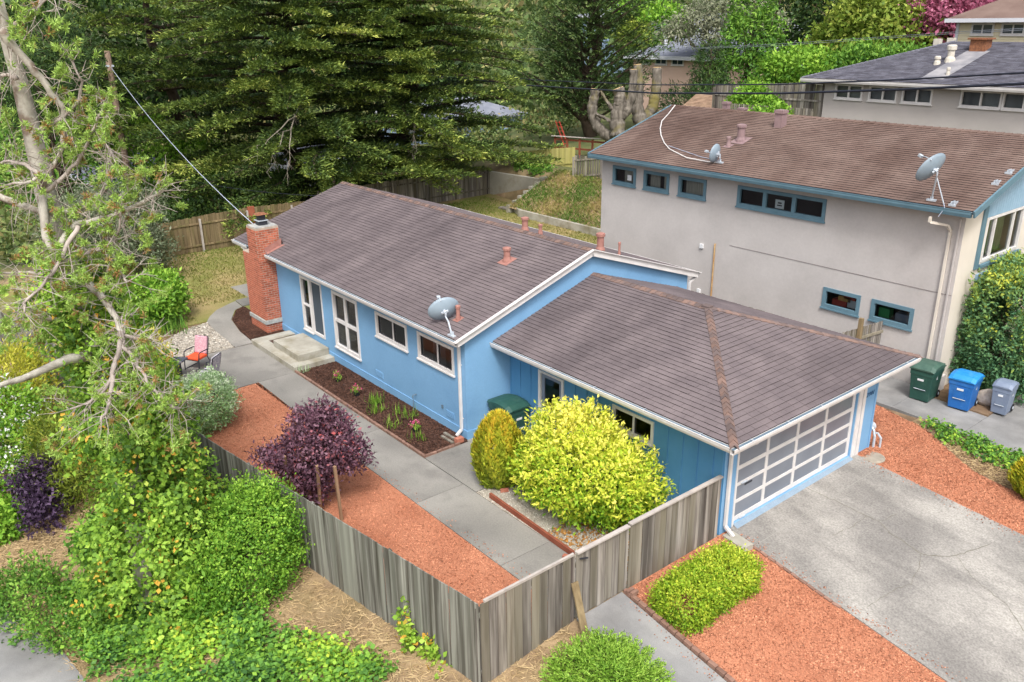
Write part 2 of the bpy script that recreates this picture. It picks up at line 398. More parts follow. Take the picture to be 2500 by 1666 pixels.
M['curtain_pale'] = pmat('pale_curtain', lin(184, 178, 166), lin(150, 146, 138), 5, rough=0.9, stretch=(8, 1, 0.3))
M['red'] = pmat('red_paint', lin(190, 78, 66), rough=0.6)
M['straw'] = pmat('dry_grass', lin(168, 144, 106), lin(192, 170, 130), 2, rough=1, island=0.22)
M['number'] = pmat('number_metal', lin(64, 104, 140), rough=0.5)
# ================================================================ GROUND
def H(x, y):
    """terrain height (numpy friendly)"""
    x = np.asarray(x, dtype=float); y = np.asarray(y, dtype=float)
    xn = np.minimum(x, 0.0)
    yf = -6.7 + 0.139 * np.maximum(xn, -40)
    d = np.maximum(yf - y, 0)
    inside = -0.3 - 0.2 * np.minimum(d, 5.2)
    s = np.clip(0.14 - 0.0098 * (y - 0.35), 0.05, 0.16)
    d2 = np.maximum(-4.6 - y, 0)
    front = -np.minimum(np.maximum(x, 0), 9) * s - 0.143 * np.minimum(d2, 2.1) - 0.2 * np.clip(d2 - 2.1, 0, 5.2)
    z = np.where(x < -0.05, inside, front)
    z = np.where((x < -0.05) & (y > 9.0), np.interp(y, [9.0, 9.3], [-0.3, -0.03]), z)
    back = -np.clip((-35.5 - x) * 0.11, 0, 4.0) + np.where(x < -35.5, 0.0, 0)
    z = z + back
    hill = np.interp(y, [20.8, 21.6, 36, 60, 110, 200, 400], [0, 1.7, 3.6, 5.5, 11, 20, 30])
    fx = np.interp(x, [-130, -70, -36, 400], [0.75, 0.7, 1, 1])
    z = z + hill * fx + np.interp(y, [21.6, 24.5, 40], [0, 4.0, 4.6]) * np.interp(x, [-28, -19], [0, 1])
    dist = np.hypot(x - 9.7, y + 13.8)
    z = z + np.maximum(dist - 95, 0) * 0.13 * (x < 5)
    return z

def Hs(x, y): return float(H(x, y))

def axis(lo, hi, fine):
    a = list(np.arange(fine[0], fine[1] + 1e-6, fine[2]))
    v = fine[0]; st = fine[2] * 1.4
    while v > lo: v -= st; st *= 1.3; a.insert(0, max(v, lo))
    v = fine[1]; st = fine[2] * 1.4
    while v < hi: v += st; st *= 1.3; a.append(min(v, hi))
    return np.array(a)

gx = np.unique(np.concatenate([axis(-700, 500, (-48, 12, 0.8)), [-0.06, -0.04]])); gy = np.unique(np.concatenate([axis(-300, 700, (-20, 40, 0.6)), [9.0, 9.3]]))
GX, GY = np.meshgrid(gx, gy, indexing='ij')
rg = np.random.default_rng(3)
GZ = H(GX, GY) + np.where((GY < -7.6) | (GX < -36), rg.normal(0, 0.025, GX.shape), 0)
idx = np.arange(GX.size).reshape(GX.shape)
F = np.stack([idx[:-1, :-1], idx[1:, :-1], idx[1:, 1:], idx[:-1, 1:]], -1).reshape(-1, 4)
me = np_mesh('ground', np.stack([GX, GY, GZ], -1).reshape(-1, 3), F, M['terrain'])
me.polygons.foreach_set('use_smooth', np.ones(len(F), dtype=bool))
ground = mesh_obj('ground', me, None); tag(ground, 'dry earth bank and hillside under the gardens', 'ground', kind='structure')

def flat(name, poly, z, mat, parent=None, label=None, cat=None, depth=0.3, kind='structure'):
    """poly: xy list; z number or function"""
    o = MB().prism(poly, (lambda x, y: (z(x, y) if callable(z) else z) - depth), z).build(name, mat, parent)
    if parent is None: tag(o, label, cat, kind=kind)
    return o

def strip_poly(x0, x1, ylo, yhi, n):
    xs = np.linspace(x0, x1, n)
    return [(x, ylo(x)) for x in xs] + [(x, yhi(x)) for x in xs[::-1]]

def sheet(name, xs, ylo, yhi, zf, mat, label, cat, ny=4, depth=0.25):
    mb = MB(); xs = list(xs)
    g = {}
    for i, x in enumerate(xs):
        for j in range(ny + 1):
            y = ylo(x) + (yhi(x) - ylo(x)) * j / ny; g[i, j] = len(mb.v); mb.v.append((x, y, zf(x, y)))
    for i in range(len(xs) - 1):
        for j in range(ny): mb.f.append((g[i, j], g[i + 1, j], g[i + 1, j + 1], g[i, j + 1]))
    ring = [g[i, 0] for i in range(len(xs))] + [g[len(xs) - 1, j] for j in range(1, ny + 1)] + [g[i, ny] for i in range(len(xs) - 2, -1, -1)] + [g[0, j] for j in range(ny - 1, 0, -1)]
    b = len(mb.v)
    for r in ring: x, y, z = mb.v[r]; mb.v.append((x, y, z - depth))
    n = len(ring)
    for i in range(n): mb.f.append((ring[(i + 1) % n], ring[i], b + i, b + (i + 1) % n))
    o = mb.build(name, mat); tag(o, label, cat, kind='structure'); return o

# yard base and beds
YF = lambda x: -6.7 + 0.139 * x
flat('yard_soil', [(-0.03, YF(0) + .05), (-0.03, 9.2), (-33.2, 9.2), (-33.2, YF(-33) + .05)], -0.03, M['soil'], label='bare garden soil inside the fence', cat='soil', depth=0.33)
lawn = flat('lawn', [(-22.1, -8.6), (-22.2, 9.0), (-15.4, 9.0), (-15.4, 17.9), (-35.2, 20.9), (-33.0, -11.0)], 0.0, M['lawn'], label='patchy green and dry back lawn behind the chimney', cat='lawn', depth=0.36)
walk = thing('front_walk', 'grey concrete walk between red gravel and dark mulch bed', 'walk', (-7, -3.8, 0), kind='structure')
xs = [-15.08, -9.6, -5.56, -2.28, -0.06]
for a, b in zip(xs[:-1], xs[1:]): flat('slab', [(a + .006, -4.46), (b - .006, -4.46), (b - .006, -3.07), (a + .006, -3.07)], 0.0, M['concrete'], walk, depth=0.12)
patio = thing('patio', 'concrete patio with seats below the front steps', 'patio', (-16.8, -5, 0), kind='structure')
flat('slab', [(-18.62, -3.66), (-18.62, YF(-18.6) + .1), (-15.09, YF(-15) + .1), (-15.09, -3.07), (-18.55, -3.07)], 0.002, M['concrete'], patio, depth=0.12)
flat('slab', [(-18.64, -3.66), (-20.2, -3.62), (-22.02, -3.44), (-22.6, -3.1), (-23.2, -2.6), (-23.71, -1.81), (-23.84, -1.55), (-22.95, -1.62), (-22.72, -2.02), (-21.66, -2.6), (-20.17, -2.88), (-18.64, -2.98)], 0.012, M['concrete'], patio, depth=0.12)
flat('slab', [(-23.84, -1.53), (-23.88, -0.93), (-22.95, -0.93), (-22.95, -1.6)], 0.05, M['concrete'], patio, depth=0.16)
flat('slab', [(-25.97, -0.9), (-25.97, 3.2), (-22.1, 3.2), (-22.1, -0.9)], 0.006, M['concrete'], patio, depth=0.12)
pad = thing('side_door_pad', 'small concrete pad between mulch bed and golden arborvitae', 'pad', (-6.2, -1.5, 0), kind='structure')
flat('slab', [(-7.3, -3.05), (-5.04, -3.05), (-5.04, -2.2), (-4.3, -2.2), (-4.3, -.02), (-7.39, -.02), (-7.39, -1.6), (-7.3, -1.6)], 0.012, M['concrete'], pad, depth=0.12)
red1 = [(-15.06, -4.34), (-15.0, -5.55), (-14.7, YF(-14.7) + .06), (-0.05, YF(0) + .06), (-0.05, -4.48), (-8, -4.48)]
flat('red_gravel_bed', red1, 0.0, M['red_rock'], label='long red gravel strip along the grey fence', cat='gravel bed', depth=.3)
mul1 = [(-15.0, -2.98), (-7.36, -2.98), (-7.36, -1.6), (-7.42, -1.56), (-15.0, -1.56)]
flat('mulch_bed', mul1, 0.02, M['mulch'], label='dark bark mulch bed under the blue front windows', cat='mulch bed')
mul2 = [(-22.9, -1.56), (-22.66, -2.0), (-21.62, -2.56), (-20.17, -2.84), (-18.66, -2.94), (-18.6, -1.56)]
flat('chimney_bed', mul2, 0.02, M['mulch'], label='dark bark mulch bed at the foot of the brick chimney', cat='mulch bed')
peb1 = [(-18.66, -3.7), (-21.93, -3.48), (-21.7, -4.45), (-20.6, -5.85), (-20.4, -9.2), (-18.66, -9.1)]
flat('pebble_bed', peb1, 0.015, M['pebble_bed'], label='white pebble patch behind the patio chair', cat='gravel bed')
peb2 = [(-5.02, -3.05), (-0.06, -3.05), (-0.06, -.03), (-4.28, -.03), (-4.28, -2.2), (-5.02, -2.2)]
flat('shrub_bed', peb2, 0.0, M['pebble_bed'], label='pebble and leaf litter bed around the yellow shrub', cat='gravel bed')

# outside the fence, front
DZ = lambda o: (lambda x, y: Hs(x, y) + o)
sheet('driveway', np.linspace(0.03, 8.5, 12), lambda x: 0.35 - .02 * x, lambda x: 5.75, DZ(0.05), M['drive'], 'wide cracked concrete driveway in front of the garage door', 'driveway', 6)
sheet('red_gravel_front', np.linspace(0.03, 8.5, 10), lambda x: -3.05, lambda x: 0.34 - .02 * x, DZ(0.035), M['red_rock'], 'red gravel bed between driveway and gate path', 'gravel bed', 4)
sheet('gate_path', np.linspace(0.03, 8.5, 10), lambda x: -4.42, lambda x: -3.16, DZ(0.04), M['asphalt'], 'narrow concrete path leading to the wooden gate', 'path', 2)
yb = lambda x: float(np.interp(x, [-3, -1.4, 0.5, 1.0, 1.6, 2.4, 3.2, 9], [9.22, 9.2, 8.62, 8.3, 7.9, 7.45, 7.4, 7.4]))
sheet('red_gravel_side', np.linspace(-3, 0.0, 5), lambda x: 6.42, yb, lambda x, y: 0.0, M['red_rock'], 'red gravel beside the garage side wall', 'gravel bed', 4)
sheet('red_gravel_corner', np.linspace(0.0, 8.5, 12), lambda x: 5.76, yb, DZ(0.04), M['red_rock'], 'red gravel wedge right of the driveway', 'gravel bed', 4)
sheet('planting_strip', np.linspace(-1.3, 8.5, 12), yb, lambda x: 9.24, DZ(0.03), M['soil'], 'soil strip of ivy beside the neighbouring drive', 'soil', 3)
nd = thing('neighbour_drive', 'grey concrete drive where the wheeled bins stand', 'driveway', (1, 10, 0), kind='structure')
for a, b in ((-12, -4.1), (-4.09, -.87), (-.86, 1.2), (1.21, 8)):
    y1 = 11.36 if b < 0 else 10.85 if b < 1.3 else 20
    mb = MB(); n = 4
    p = [(a, 9.26), (b, 9.26), (b, y1), (a, y1)]
    zz = lambda x, y: 0.0 - max(x, 0) * .055 + 0.035
    mb.prism(p, lambda x, y: zz(x, y) - .12, zz).build('slab', M['asphalt'], nd)
flat('weedy_patch', [(-.6, 10.86), (1.2, 10.86), (1.2, 12.6), (-.6, 12.6)], 0.02, M['soil'], label='bare weedy soil behind the blue bin', cat='soil')
flat('sidewalk', [(-40, -16.9), (-16, -14.4), (-9.81, -12.95), (-7.12, -12.2), (-5.9, -12.05), (-4.6, -13), (0, -16), (0, -30), (-40, -30)], -1.17, M['asphalt'], label='grey pavement slab at the foot of the bank', cat='pavement', depth=.3)

# cracks in the driveway: thin dirt-filled ribbons
def crack(name, pts, w, label):
    rr = random.Random(len(name) + len(pts)); P = []
    for (x0, y0), (x1, y1) in zip(pts[:-1], pts[1:]):
        n = max(2, int(math.hypot(x1 - x0, y1 - y0) / .09))
        for i in range(n): t = i / n; P.append((x0 + (x1 - x0) * t + rr.gauss(0, .012), y0 + (y1 - y0) * t + rr.gauss(0, .012)))
    P.append(pts[-1]); mb = MB()
    for i, (x, y) in enumerate(P):
        q = P[min(i + 1, len(P) - 1)]; p = P[max(i - 1, 0)]; dx, dy = q[0] - p[0], q[1] - p[1]; l = math.hypot(dx, dy) + 1e-6
        ww = w * rr.uniform(.5, 1.3) / 2; nx, ny = -dy / l * ww, dx / l * ww
        for s in (1, -1): mb.v.append((x + s * nx, y + s * ny, Hs(x, y) + .0545))
    for i in range(len(P) - 1): mb.f.append((2 * i, 2 * i + 1, 2 * i + 3, 2 * i + 2))
    o = mb.build(name, M['crack']); return o
def _pz(x, y, k=.28):   # shift the points measured on z = 0 down the sloping slab
    z = Hs(x, y); t = z / 10.9; return (x + (9.687 - x) * t * 1.0, y + (-13.765 - y) * t * 1.0)
CR = [[(0.05, 3.27), (.71, 3.21), (1.33, 3.2), (1.76, 3.13), (2.04, 3.16), (2.5, 2.88), (2.97, 2.74), (3.32, 2.61), (3.59, 2.81), (3.84, 3.14), (3.93, 3.52), (4.1, 4.12)],
      [(1.76, 3.13), (1.8, 2.53), (1.7, 1.84)], [(2.04, 3.16), (2.12, 3.25), (2.18, 3.78)], [(3.32, 2.61), (3.52, 2.13), (3.67, 1.45), (3.59, 1.09), (3.5, 0.1)], [(3.84, 3.1), (4.4, 2.6), (5.2, 2.2), (5.9, 1.5)]]
cr = thing('driveway_crack_lines', 'thin branching cracks running across the driveway slab', 'crack', (1, 3, -.1), kind='stuff')
for i, c in enumerate(CR):
    o = crack('crack', [_pz(*p) if p[0] > .2 else p for p in c], 0.018 if i == 0 else 0.011, ''); adopt(o, cr)
adopt(MB().add([(0.72, .4, Hs(.72, .4) + .0545), (0.733, .4, Hs(.733, .4) + .0545), (0.733, 5.7, Hs(.733, 5.7) + .0545), (0.72, 5.7, Hs(.72, 5.7) + .0545)], [(0, 1, 2, 3)]).build('joint', pmat('joint_filler', lin(150, 148, 142), rough=1)), cr)

# loose chips
def inpoly(P, poly):
    x, y = P[:, 0], P[:, 1]; ins = np.zeros(len(P), bool); n = len(poly)
    for i in range(n):
        x0, y0 = poly[i]; x1, y1 = poly[(i + 1) % n]
        c = ((y0 > y) != (y1 > y)) & (x < (x1 - x0) * (y - y0) / (y1 - y0 + 1e-12) + x0); ins ^= c
    return ins

def in_poly_pts(rng, poly, n):
    a = np.array(poly); lo, hi = a.min(0), a.max(0); out = np.zeros((0, 2))
    while len(out) < n:
        p = rng.uniform(lo, hi, (n * 2, 2)); out = np.concatenate([out, p[inpoly(p, poly)]])
    return out[:n]

TET = np.array([[1, 0, -.4], [-.5, .87, -.4], [-.5, -.87, -.4], [0, 0, .8]]); TF = np.array([[0, 1, 3], [1, 2, 3], [2, 0, 3]])
def rand_rot(rng, n):
    q = unit(rng.normal(size=(n, 4))); a, b, c, d = q.T
    return np.stack([np.stack([1 - 2 * (c * c + d * d), 2 * (b * c - a * d), 2 * (b * d + a * c)], -1), np.stack([2 * (b * c + a * d), 1 - 2 * (b * b + d * d), 2 * (c * d - a * b)], -1), np.stack([2 * (b * d - a * c), 2 * (c * d + a * b), 1 - 2 * (b * b + c * c)], -1)], 1)
def chips(name, label, cat, poly, n, zf, size, mat, flatk=(1, 1, .6), seed=1):
    rng = np.random.default_rng(seed); p = in_poly_pts(rng, poly, n); z = zf(p[:, 0], p[:, 1])
    s = size * rng.uniform(.5, 1.4, (n, 1, 1)); T = TET[None] * s * np.array(flatk); Rm = rand_rot(rng, n)
    V = np.einsum('nij,nkj->nki', Rm, T); V[:, :, 2] *= .6
    V += np.concatenate([p, z[:, None] + size * .25], 1)[:, None]
    F = (TF[None] + (np.arange(n) * 4)[:, None, None]).reshape(-1, 3)
    o = mesh_obj(name, np_mesh(name, V.reshape(-1, 3), F, mat), None); tag(o, label, cat, kind='stuff'); return o
const = lambda c: (lambda x, y: np.full(np.shape(x), c))
chips('red_gravel', 'loose red rock chips along the grey fence inside the yard', 'gravel', red1, 42000, const(0.0), .019, M['chip_red'], seed=11)
chips('red_gravel', 'loose red rock chips between driveway and gate path', 'gravel', strip_poly(.05, 6.5, lambda x: -3.0, lambda x: .33 - .02 * x, 6), 24000, lambda x, y: H(x, y) + .035, .022, M['chip_red'], seed=12)
chips('red_gravel', 'loose red rock chips right of the driveway', 'gravel', strip_poly(0.02, 6, lambda x: 5.8, yb, 14), 15000, lambda x, y: H(x, y) + .04, .022, M['chip_red'], seed=13)
chips('red_gravel', 'loose red rock chips beside the garage side wall', 'gravel', strip_poly(-2.8, 0.0, lambda x: 6.45, yb, 8), 6000, const(0.0), .022, M['chip_red'], seed=14)
chips('bark_mulch', 'loose dark bark chips under the front windows', 'mulch', mul1, 16000, const(.02), .03, M['chip_bark'], (1.6, .6, .4), seed=15)
chips('bark_mulch', 'loose dark bark chips around the chimney foot', 'mulch', mul2, 6000, const(.02), .03, M['chip_bark'], (1.6, .6, .4), seed=16)
chips('white_pebbles', 'loose white pebbles behind the patio chair', 'pebbles', peb1, 6000, const(.015), .035, M['chip_white'], seed=17)
chips('mixed_pebbles', 'pale pebbles scattered under the yellow shrub', 'pebbles', peb2, 5000, const(0.0), .022, M['chip_white'], seed=18)
chips('leaf_litter', 'brown fallen leaves under the yellow shrub', 'leaf litter', [(-2.6, -2.9), (-.1, -2.9), (-.1, -1), (-2.6, -1.4)], 1500, const(0.015), .04, pmat('dead_leaf', lin(150, 104, 50), lin(176, 130, 70), 8, rough=1, island=.3), (1, 1, .15), seed=19)

stray = in_poly_pts(np.random.default_rng(77), [(-14, -4.44), (-.2, -4.44), (-.2, -4.1), (-14, -4.36)], 260)
def stray_chips(name, label, p, z, size, mat, seed):
    rng = np.random.default_rng(seed); n = len(p); V = np.einsum('nij,nkj->nki', rand_rot(rng, n), TET[None] * size * rng.uniform(.5, 1.3, (n, 1, 1))); V[:, :, 2] *= .6
    V += np.concatenate([p, z[:, None] + size * .3], 1)[:, None]; F = (TF[None] + (np.arange(n) * 4)[:, None, None]).reshape(-1, 3)
    o = mesh_obj(name, np_mesh(name, V.reshape(-1, 3), F, mat), None); tag(o, label, 'gravel', kind='stuff')
stray_chips('stray_chips', 'stray red chips spilled onto the concrete walk', stray, np.full(len(stray), .002), .018, M['chip_red'], 78)
_r = np.random.default_rng(79); _p = np.concatenate([np.stack([_r.uniform(.3, 6, 260), .36 + np.abs(_r.normal(0, .12, 260))], -1), np.stack([_r.uniform(.3, 6, 260), 5.74 - np.abs(_r.normal(0, .14, 260))], -1), np.stack([_r.uniform(.3, 6, 160), -3.2 - np.abs(_r.normal(0, .12, 160))], -1)])
stray_chips('stray_chips', 'stray red chips along the driveway and gate path edges', _p, H(_p[:, 0], _p[:, 1]) + .055, .018, M['chip_red'], 80)
def blades(name, label, cat, P, z, L, w, mat, seed, lean=.5, tint=None, flatten=0.0):
    rng = np.random.default_rng(seed); n = len(P); a = rng.uniform(0, 2 * np.pi, n)
    D = np.stack([np.cos(a) * lean, np.sin(a) * lean, rng.uniform(.25, 1, n) * (1 - flatten) + .03], -1)
    me = leaf_mesh(name, np.concatenate([P, z[:, None]], 1), D, rng.normal(size=(n, 3)), L * rng.uniform(.5, 1.3, n), w, rng.random(n) if tint is None else tint, mat)
    o = mesh_obj(name, me, None); tag(o, label, cat, kind='stuff'); return o
M['grass'] = leafmat('lawn_blade', [(0, lin(150, 140, 88)), (.45, lin(128, 132, 62)), (1, lin(96, 124, 44))], .3)
M['bankgrass'] = leafmat('slope_blade', [(0, lin(176, 156, 104)), (.5, lin(128, 136, 66)), (1, lin(84, 120, 44))], .3)
rng = np.random.default_rng(5)
lp = in_poly_pts(rng, [(-22.5, -7), (-22.3, 9), (-15.6, 9), (-15.6, 17.4), (-34.5, 20), (-32.7, -6)], 36000)
lp = lp[~inpoly(lp, [(-26, -.95), (-26, 3.3), (-22, 3.3), (-22, -3.6), (-24, -3.6), (-24, -.95)])]
nz = np.sin(lp[:, 0] * .55 + 1) + np.sin(lp[:, 1] * .7 + lp[:, 0] * .3) + rng.normal(0, .5, len(lp)) + np.where(lp[:, 0] < -28, .9, -.5)
blades('lawn_grass', 'short patchy grass on the back lawn', 'grass', lp, np.zeros(len(lp)), .11, .04, M['grass'], 6, tint=np.clip(.45 + nz * .2, 0, 1))
sp = np.stack([rng.uniform(-16, 3, 70000), rng.uniform(-14.5, -4.7, 70000)], -1)
sp = sp[(sp[:, 1] < np.where(sp[:, 0] < 0, YF(sp[:, 0]) - .12, -4.75))]
blades('dry_straw', 'dry straw coloured grass covering the bank', 'grass', sp, H(sp[:, 0], sp[:, 1]) + .01, .24, .016, M['straw'], 8, lean=1.0, flatten=.75)
# ================================================================ BLUE HOUSE
house = thing('blue_house', 'low blue stucco house with brown shingle roof and brick chimney', 'house', (-7.4, 0, 0))
def wall_holes(name, O, U, n, s0, s1, z0, z1, holes, mat, parent, th=0.12, top=None):
    """wall face in the plane O + s U + z Z, outward normal n, with rectangular openings and their reveals"""
    O = Vector(O); U = Vector(U); n = Vector(n); mb = MB()
    ss = sorted({s0, s1} | {h[0] for h in holes} | {h[1] for h in holes}); zs = sorted({z0, z1} | {h[2] for h in holes} | {h[3] for h in holes})
    P = lambda s, z, d=0: O + U * s + Vector((0, 0, z)) - n * d
    flip = U.cross(Vector((0, 0, 1))).dot(n) < 0
    def q(a, b, c, d):
        k = len(mb.v); mb.v += [tuple(a), tuple(b), tuple(c), tuple(d)]; mb.f.append((k, k + 1, k + 2, k + 3) if not flip else (k + 3, k + 2, k + 1, k))
    for i in range(len(ss) - 1):
        for j in range(len(zs) - 1):
            cs, cz = (ss[i] + ss[i + 1]) / 2, (zs[j] + zs[j + 1]) / 2
            if any(h[0] < cs < h[1] and h[2] < cz < h[3] for h in holes): continue
            q(P(ss[i], zs[j]), P(ss[i + 1], zs[j]), P(ss[i + 1], zs[j + 1]), P(ss[i], zs[j + 1]))
    for a, b, c, d in holes:
        q(P(a, c), P(a, d), P(a, d, th), P(a, c, th)); q(P(b, d), P(b, c), P(b, c, th), P(b, d, th))
        q(P(b, c), P(a, c), P(a, c, th), P(b, c, th)); q(P(a, d), P(b, d), P(b, d, th), P(a, d, th))
    # back skin so the wall has thickness from the far side
    return mb.build(name, mat, parent)

class Pl:
    """a wall plane for placing flat joinery: s along U, z up, d outwards"""
    def __init__(s, O, U, n): s.O = Vector(O); s.U = Vector(U); s.n = Vector(n)
    def p(s, a, z, d=0): return s.O + s.U * a + Vector((0, 0, z)) + s.n * d
    def box(s, mb, a0, a1, z0, z1, d0, d1):
        vs = [s.p(a, z, d) for d in (d0, d1) for a, z in ((a0, z0), (a1, z0), (a1, z1), (a0, z1))]
        return mb.add(vs, [(0, 1, 2, 3), (7, 6, 5, 4), (0, 4, 5, 1), (1, 5, 6, 2), (2, 6, 7, 3), (3, 7, 4, 0)])

def window(parent, pl, a0, a1, z0, z1, vs=(), hs=(), fw=0.08, mw=0.06, fmat='white', gmat=None, sill=True, d0=-0.08, d1=0.03, panes=None, name='window', sash=None):
    """frame mesh as the part, one pane per light as sub-parts"""
    mb = MB()
    pl.box(mb, a0, a0 + fw, z0, z1, d0, d1); pl.box(mb, a1 - fw, a1, z0, z1, d0, d1)
    pl.box(mb, a0 + fw, a1 - fw, z0, z0 + fw, d0, d1); pl.box(mb, a0 + fw, a1 - fw, z1 - fw, z1, d0, d1)
    if sill: pl.box(mb, a0 - .03, a1 + .03, z0 - .05, z0 - .002, d0, d1 + .03)
    vv = [a0 + fw] + list(vs) + [a1 - fw]; hh = [z0 + fw] + list(hs) + [z1 - fw]
    for v in vs: pl.box(mb, v - mw / 2, v + mw / 2, z0 + fw, z1 - fw, d0 + .005, d1 - .012)
    for h in hs:
        for i in range(len(vv) - 1):
            pl.box(mb, vv[i] + (mw / 2 if i else 0), vv[i + 1] - (mw / 2 if i < len(vv) - 2 else 0), h - mw / 2, h + mw / 2, d0 + .005, d1 - .02)
    w = mb.build(name, M[fmat], parent)
    k = 0
    for i in range(len(vv) - 1):
        for j in range(len(hh) - 1):
            b = MB(); e0 = mw / 2 if i else 0; e1 = mw / 2 if i < len(vv) - 2 else 0; g0 = mw / 2 if j else 0; g1 = mw / 2 if j < len(hh) - 2 else 0
            dd = d0 + .03 + .012 * (i % 2)
            A0, A1, Z0, Z1 = vv[i] + e0, vv[i + 1] - e1, hh[j] + g0, hh[j + 1] - g1
            if sash:
                s = .035; f = MB()
                pl.box(f, A0, A0 + s, Z0, Z1, dd - .01, dd + .02); pl.box(f, A1 - s, A1, Z0, Z1, dd - .01, dd + .02); pl.box(f, A0 + s, A1 - s, Z0, Z0 + s, dd - .01, dd + .02); pl.box(f, A0 + s, A1 - s, Z1 - s, Z1, dd - .01, dd + .02)
                f.build('sash', M[sash], w)
            b.add([pl.p(A0, Z0, dd), pl.p(A1, Z0, dd), pl.p(A1, Z1, dd), pl.p(A0, Z1, dd)], [(0, 1, 2, 3)])
            b.build('pane', gmat[k % len(gmat)] if isinstance(gmat, list) else (gmat or M['glass']), w); k += 1
    return w

# ---- walls
FP = Pl((0, -1.55, 0), (1, 0, 0), (0, -1, 0))
wA, wB, wC, wD = (-17.24, -15.65, 0.63, 2.62), (-14.88, -13.2, 0.63, 2.62), (-12.08, -10.28, 1.8, 2.6), (-9.72, -7.92, 1.78, 2.6)
sh = lambda w: (w[0] + .04, w[1] - .04, w[2] + .04, w[3] - .04)
wall_holes('wall', (0, -1.55, 0), (1, 0, 0), (0, -1, 0), -22.0, -7.41, 0, 3.06, [sh(w) for w in (wA, wB, wC, wD)], M['blue'], house)
mz = lambda y: 4.66 - 0.328 * abs(y - 3.0)
gz = lambda y: 3.895 - 0.3145 * abs(y - 3.2)
for x, nm in ((-7.41, 'wall'), (-22.0, 'wall')):
    ys = [-1.55, 3.0, 7.55]
    vs = [(x, -1.55, 0), (x, 7.55, 0), (x, 7.55, mz(7.55) - .1), (x, 3.0, mz(3) - .1), (x, -1.55, mz(-1.55) - .1)]
    MB().add(vs, [(0, 1, 2, 3, 4)]).build(nm, M['blue'], house)
MB().add([(-22, 7.55, 0), (-7.41, 7.55, 0), (-7.41, 7.55, 3.1), (-22, 7.55, 3.1)], [(3, 2, 1, 0)]).build('wall', M['blue'], house)
MB().box(-22.02, -7.39, -1.575, -1.4, 0, 0.27).box(-7.5, -7.386, -1.57, -.02, 0.001, 0.262).build('plinth', M['blue'], house)
GP = Pl((0, 0, 0), (1, 0, 0), (0, -1, 0))
dA = (-6.15, -5.2, 0.03, 2.06); dB = (-3.4, -2.05, 1.46, 2.06)
wall_holes('garage_wall', (0, 0, 0), (1, 0, 0), (0, -1, 0), -7.41, 0.0, 0, 2.75, [(dA[0] + .03, dA[1] - .03, .03, 2.03), sh(dB)], M['blue_dark'], house)
XP = Pl((0, 0, 0), (0, 1, 0), (1, 0, 0))
wall_holes('garage_front', (0, 0, 0), (0, 1, 0), (1, 0, 0), 0.0, 6.4, 0, 2.75, [(0.5, 5.46, 0.08, 2.0)], M['blue'], house)
MB().add([(-7.41, 6.4, 0), (0, 6.4, 0), (0, 6.4, 2.75), (-7.41, 6.4, 2.75)], [(3, 2, 1, 0)]).build('garage_wall', M['blue_dark'], house)
x = -7.2
for k, x in enumerate([-7.38, -6.96, -6.52, -4.75, -4.32, -3.88, -1.62, -1.18, -.75, -.32, -.05]):
    MB().box(x - .018, x + .018, -.022, .0, .02, 2.62).build('batten', M['blue_dark'], house)
# interior seen through the glass
MB().add([(-21.9, -1.4, .34), (-7.5, -1.4, .34), (-7.5, 3.2, .34), (-21.9, 3.2, .34)], [(0, 1, 2, 3)]).build('room_floor', M['room_floor'], house)
MB().add([(-21.9, 3.2, .34), (-7.5, 3.2, .34), (-7.5, 3.2, 2.9), (-21.9, 3.2, 2.9)], [(3, 2, 1, 0)]).add([(-21.9, -1.4, 2.85), (-7.5, -1.4, 2.85), (-7.5, 3.2, 2.85), (-21.9, 3.2, 2.85)], [(3, 2, 1, 0)]).add([(-12.7, -1.4, .34), (-12.7, 3.2, .34), (-12.7, 3.2, 2.85), (-12.7, -1.4, 2.85)], [(0, 1, 2, 3)]).build('room_wall', M['room'], house)
# wood cupboards behind the two small windows
MB().box(-9.6, -8.75, 0.35, 0.75, .36, 2.3).build('cupboard', pmat('cupboard_wood', lin(120, 80, 50), lin(136, 94, 60), 3, stretch=(6, 6, .6)), house)
MB().box(-11.9, -11.2, .4, .9, .36, 2.3).build('cupboard', M['far_white'], house)

# ---- windows and doors
a = (wA[0] + wA[1]) / 2 - .08
window(house, FP, wA[0], a, wA[2], wA[3], hs=((wA[2] + wA[3]) / 2 - .05,), fw=.09)
dw = MB(); FP.box(dw, a + .002, a + .09, wA[2], wA[3], -.08, .032); FP.box(dw, wA[1] - .05, wA[1], wA[2], wA[3], -.08, .032); FP.box(dw, a + .09, wA[1] - .05, wA[2], wA[2] + .09, -.08, .032); FP.box(dw, a + .09, wA[1] - .05, wA[3] - .05, wA[3], -.08, .032)
d = dw.build('door', M['white'], house); b = MB(); FP.box(b, a + .09, wA[1] - .05, wA[2] + .09, wA[3] - .05, -.05, -.03); b.build('screen', M['screen'], d)
window(house, FP, *wB, vs=((wB[0] + wB[1]) / 2,), hs=((wB[2] + wB[3]) / 2 - .02,), fw=.11, mw=.11)
window(house, FP, *wC, vs=((wC[0] + wC[1]) / 2 + .1,), fw=.09, mw=.02, sash='dark_frame')
window(house, FP, *wD, vs=((wD[0] + wD[1]) / 2 + .1,), fw=.09, mw=.02, sash='dark_frame')
